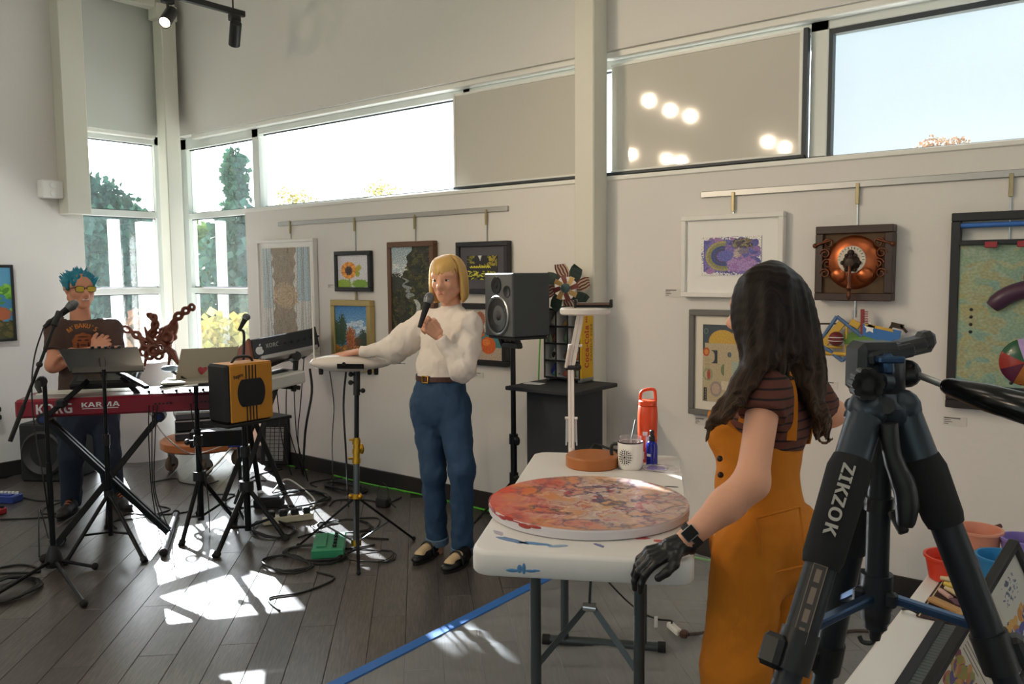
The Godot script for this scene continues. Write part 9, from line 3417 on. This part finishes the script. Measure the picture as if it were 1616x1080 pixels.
	for i in 4:
		tube(st, curve([pk[i], (pk[i] as Vector3).lerp(pk[(i + 1) % 4], 0.5) + (Vector3(0, 1.5, 0) - pk[i]).normalized() * 0.006, pk[(i + 1) % 4]], 4), 0.0035, 6)
	obj("pocket_seam", st, M.mustard, t)
	for q in [Vector3(-0.967, 0.969, -2.183), Vector3(-0.963, 0.923, -2.181), Vector3(-0.961, 0.87, -2.19)]:
		st = sb()
		ball(st, q, 0.009, Basis(), 10)
		obj("button", st, M.bronze, t)
	for e in [al, ar]:
		shoe(t, e - F * 0.06, e + F * 0.19, M.shoe_dark, null, null)
	# long wavy hair
	var guides = [
		[Vector3(-0.902, 1.506, -2.354), Vector3(-0.946, 1.465, -2.277), Vector3(-0.949, 1.371, -2.233), Vector3(-0.902, 1.267, -2.214), Vector3(-0.91, 1.196, -2.175), Vector3(-0.935, 1.133, -2.123), Vector3(-0.96, 1.059, -2.083)],
		[Vector3(-0.892, 1.51, -2.337), Vector3(-0.907, 1.482, -2.246), Vector3(-0.898, 1.356, -2.201), Vector3(-0.868, 1.258, -2.176), Vector3(-0.889, 1.179, -2.151), Vector3(-0.912, 1.118, -2.121), Vector3(-0.929, 1.074, -2.096)],
		[Vector3(-0.886, 1.512, -2.342), Vector3(-0.86, 1.485, -2.245), Vector3(-0.843, 1.375, -2.208), Vector3(-0.84, 1.306, -2.197), Vector3(-0.847, 1.264, -2.18), Vector3(-0.86, 1.221, -2.166), Vector3(-0.874, 1.18, -2.15)],
		[Vector3(-0.885, 1.512, -2.368), Vector3(-0.824, 1.477, -2.285), Vector3(-0.808, 1.372, -2.286), Vector3(-0.81, 1.299, -2.315), Vector3(-0.809, 1.253, -2.336), Vector3(-0.803, 1.215, -2.35), Vector3(-0.793, 1.178, -2.367)],
		[Vector3(-0.886, 1.51, -2.393), Vector3(-0.821, 1.458, -2.388), Vector3(-0.786, 1.332, -2.389), Vector3(-0.771, 1.206, -2.374), Vector3(-0.774, 1.152, -2.366), Vector3(-0.758, 1.098, -2.373), Vector3(-0.752, 1.026, -2.37)],
		[Vector3(-0.895, 1.506, -2.436), Vector3(-0.832, 1.428, -2.477), Vector3(-0.796, 1.288, -2.478), Vector3(-0.774, 1.179, -2.458), Vector3(-0.763, 1.106, -2.446), Vector3(-0.753, 1.053, -2.436), Vector3(-0.756, 1.018, -2.417)]]
	var hair = []
	var sc = hx * Vector3(0, 0.035, -0.018)
	hair.append([sc, sc + Vector3(0.02, -0.05, 0), 0.098, 0.092])
	hair.append([sc + Vector3(0.04, -0.06, 0.0), nk + Vector3(0.04, -0.02, 0.0), 0.080, 0.075])
	for i in 58:
		var u = i / 57.0 * 4.999
		var g = int(u)
		var f = u - g
		var pts = []
		for k in 7:
			var p: Vector3 = (guides[g][k] as Vector3).lerp(guides[g + 1][k], f)
			p += Vector3(rng.randf_range(-1, 1), rng.randf_range(-1, 1) * 0.6, rng.randf_range(-1, 1)) * 0.0042 * k
			if k == 6:
				p += Vector3(0, rng.randf_range(-0.02, 0.035), 0)
			pts.append(p)
		var c = curve(pts, 4)
		var rs = []
		for k in c.size():
			var w = float(k) / (c.size() - 1)
			rs.append(lerpf(0.014, 0.011, w) * (1.0 if w < 0.75 else lerpf(1.0, 0.3, (w - 0.75) * 4.0)))
		chain(hair, c, rs)
	chain(hair, curve([Vector3(-0.76, 1.054, -2.418), Vector3(-0.767, 1.018, -2.408), Vector3(-0.749, 0.999, -2.421), Vector3(-0.727, 1.018, -2.44)], 4), [0.005, 0.004, 0.004, 0.0035, 0.0035, 0.003, 0.003, 0.003, 0.003, 0.0025, 0.0025, 0.002, 0.002])
	var hg = Image.create(64, 128, false, Image.FORMAT_RGB8)
	for x in 64:
		var k = rng.randf_range(0.55, 1.5)
		for y in 128:
			var c = Color("#4a3828").lerp(Color("#1b120f"), clampf(y / 127.0 * 1.6 - 0.1, 0.0, 1.0))
			hg.set_pixel(x, y, Color(c.r * k, c.g * k, c.b * k))
	var hm = pic("hair_dark", hg, 0.5)
	hm.metallic_specular = 0.3
	hm.uv1_scale = Vector3(9, 1.0 / 0.60, 1)
	hm.uv1_offset = Vector3(0, -0.97 / 0.60, 0)
	put("hair", field(hair, 0.006, 0.0022), hm, t)

func _ready() -> void:
	rng.seed = 20
	noise.seed = 7
	noise.frequency = 0.02
	noise.fractal_octaves = 3
	view()
	common()
	room()
	outside()
	lamps()
	art()
	music()
	console()
	middle()
	table_things()
	drop_cloth()
	side_table()
	big_tripod()
	people()
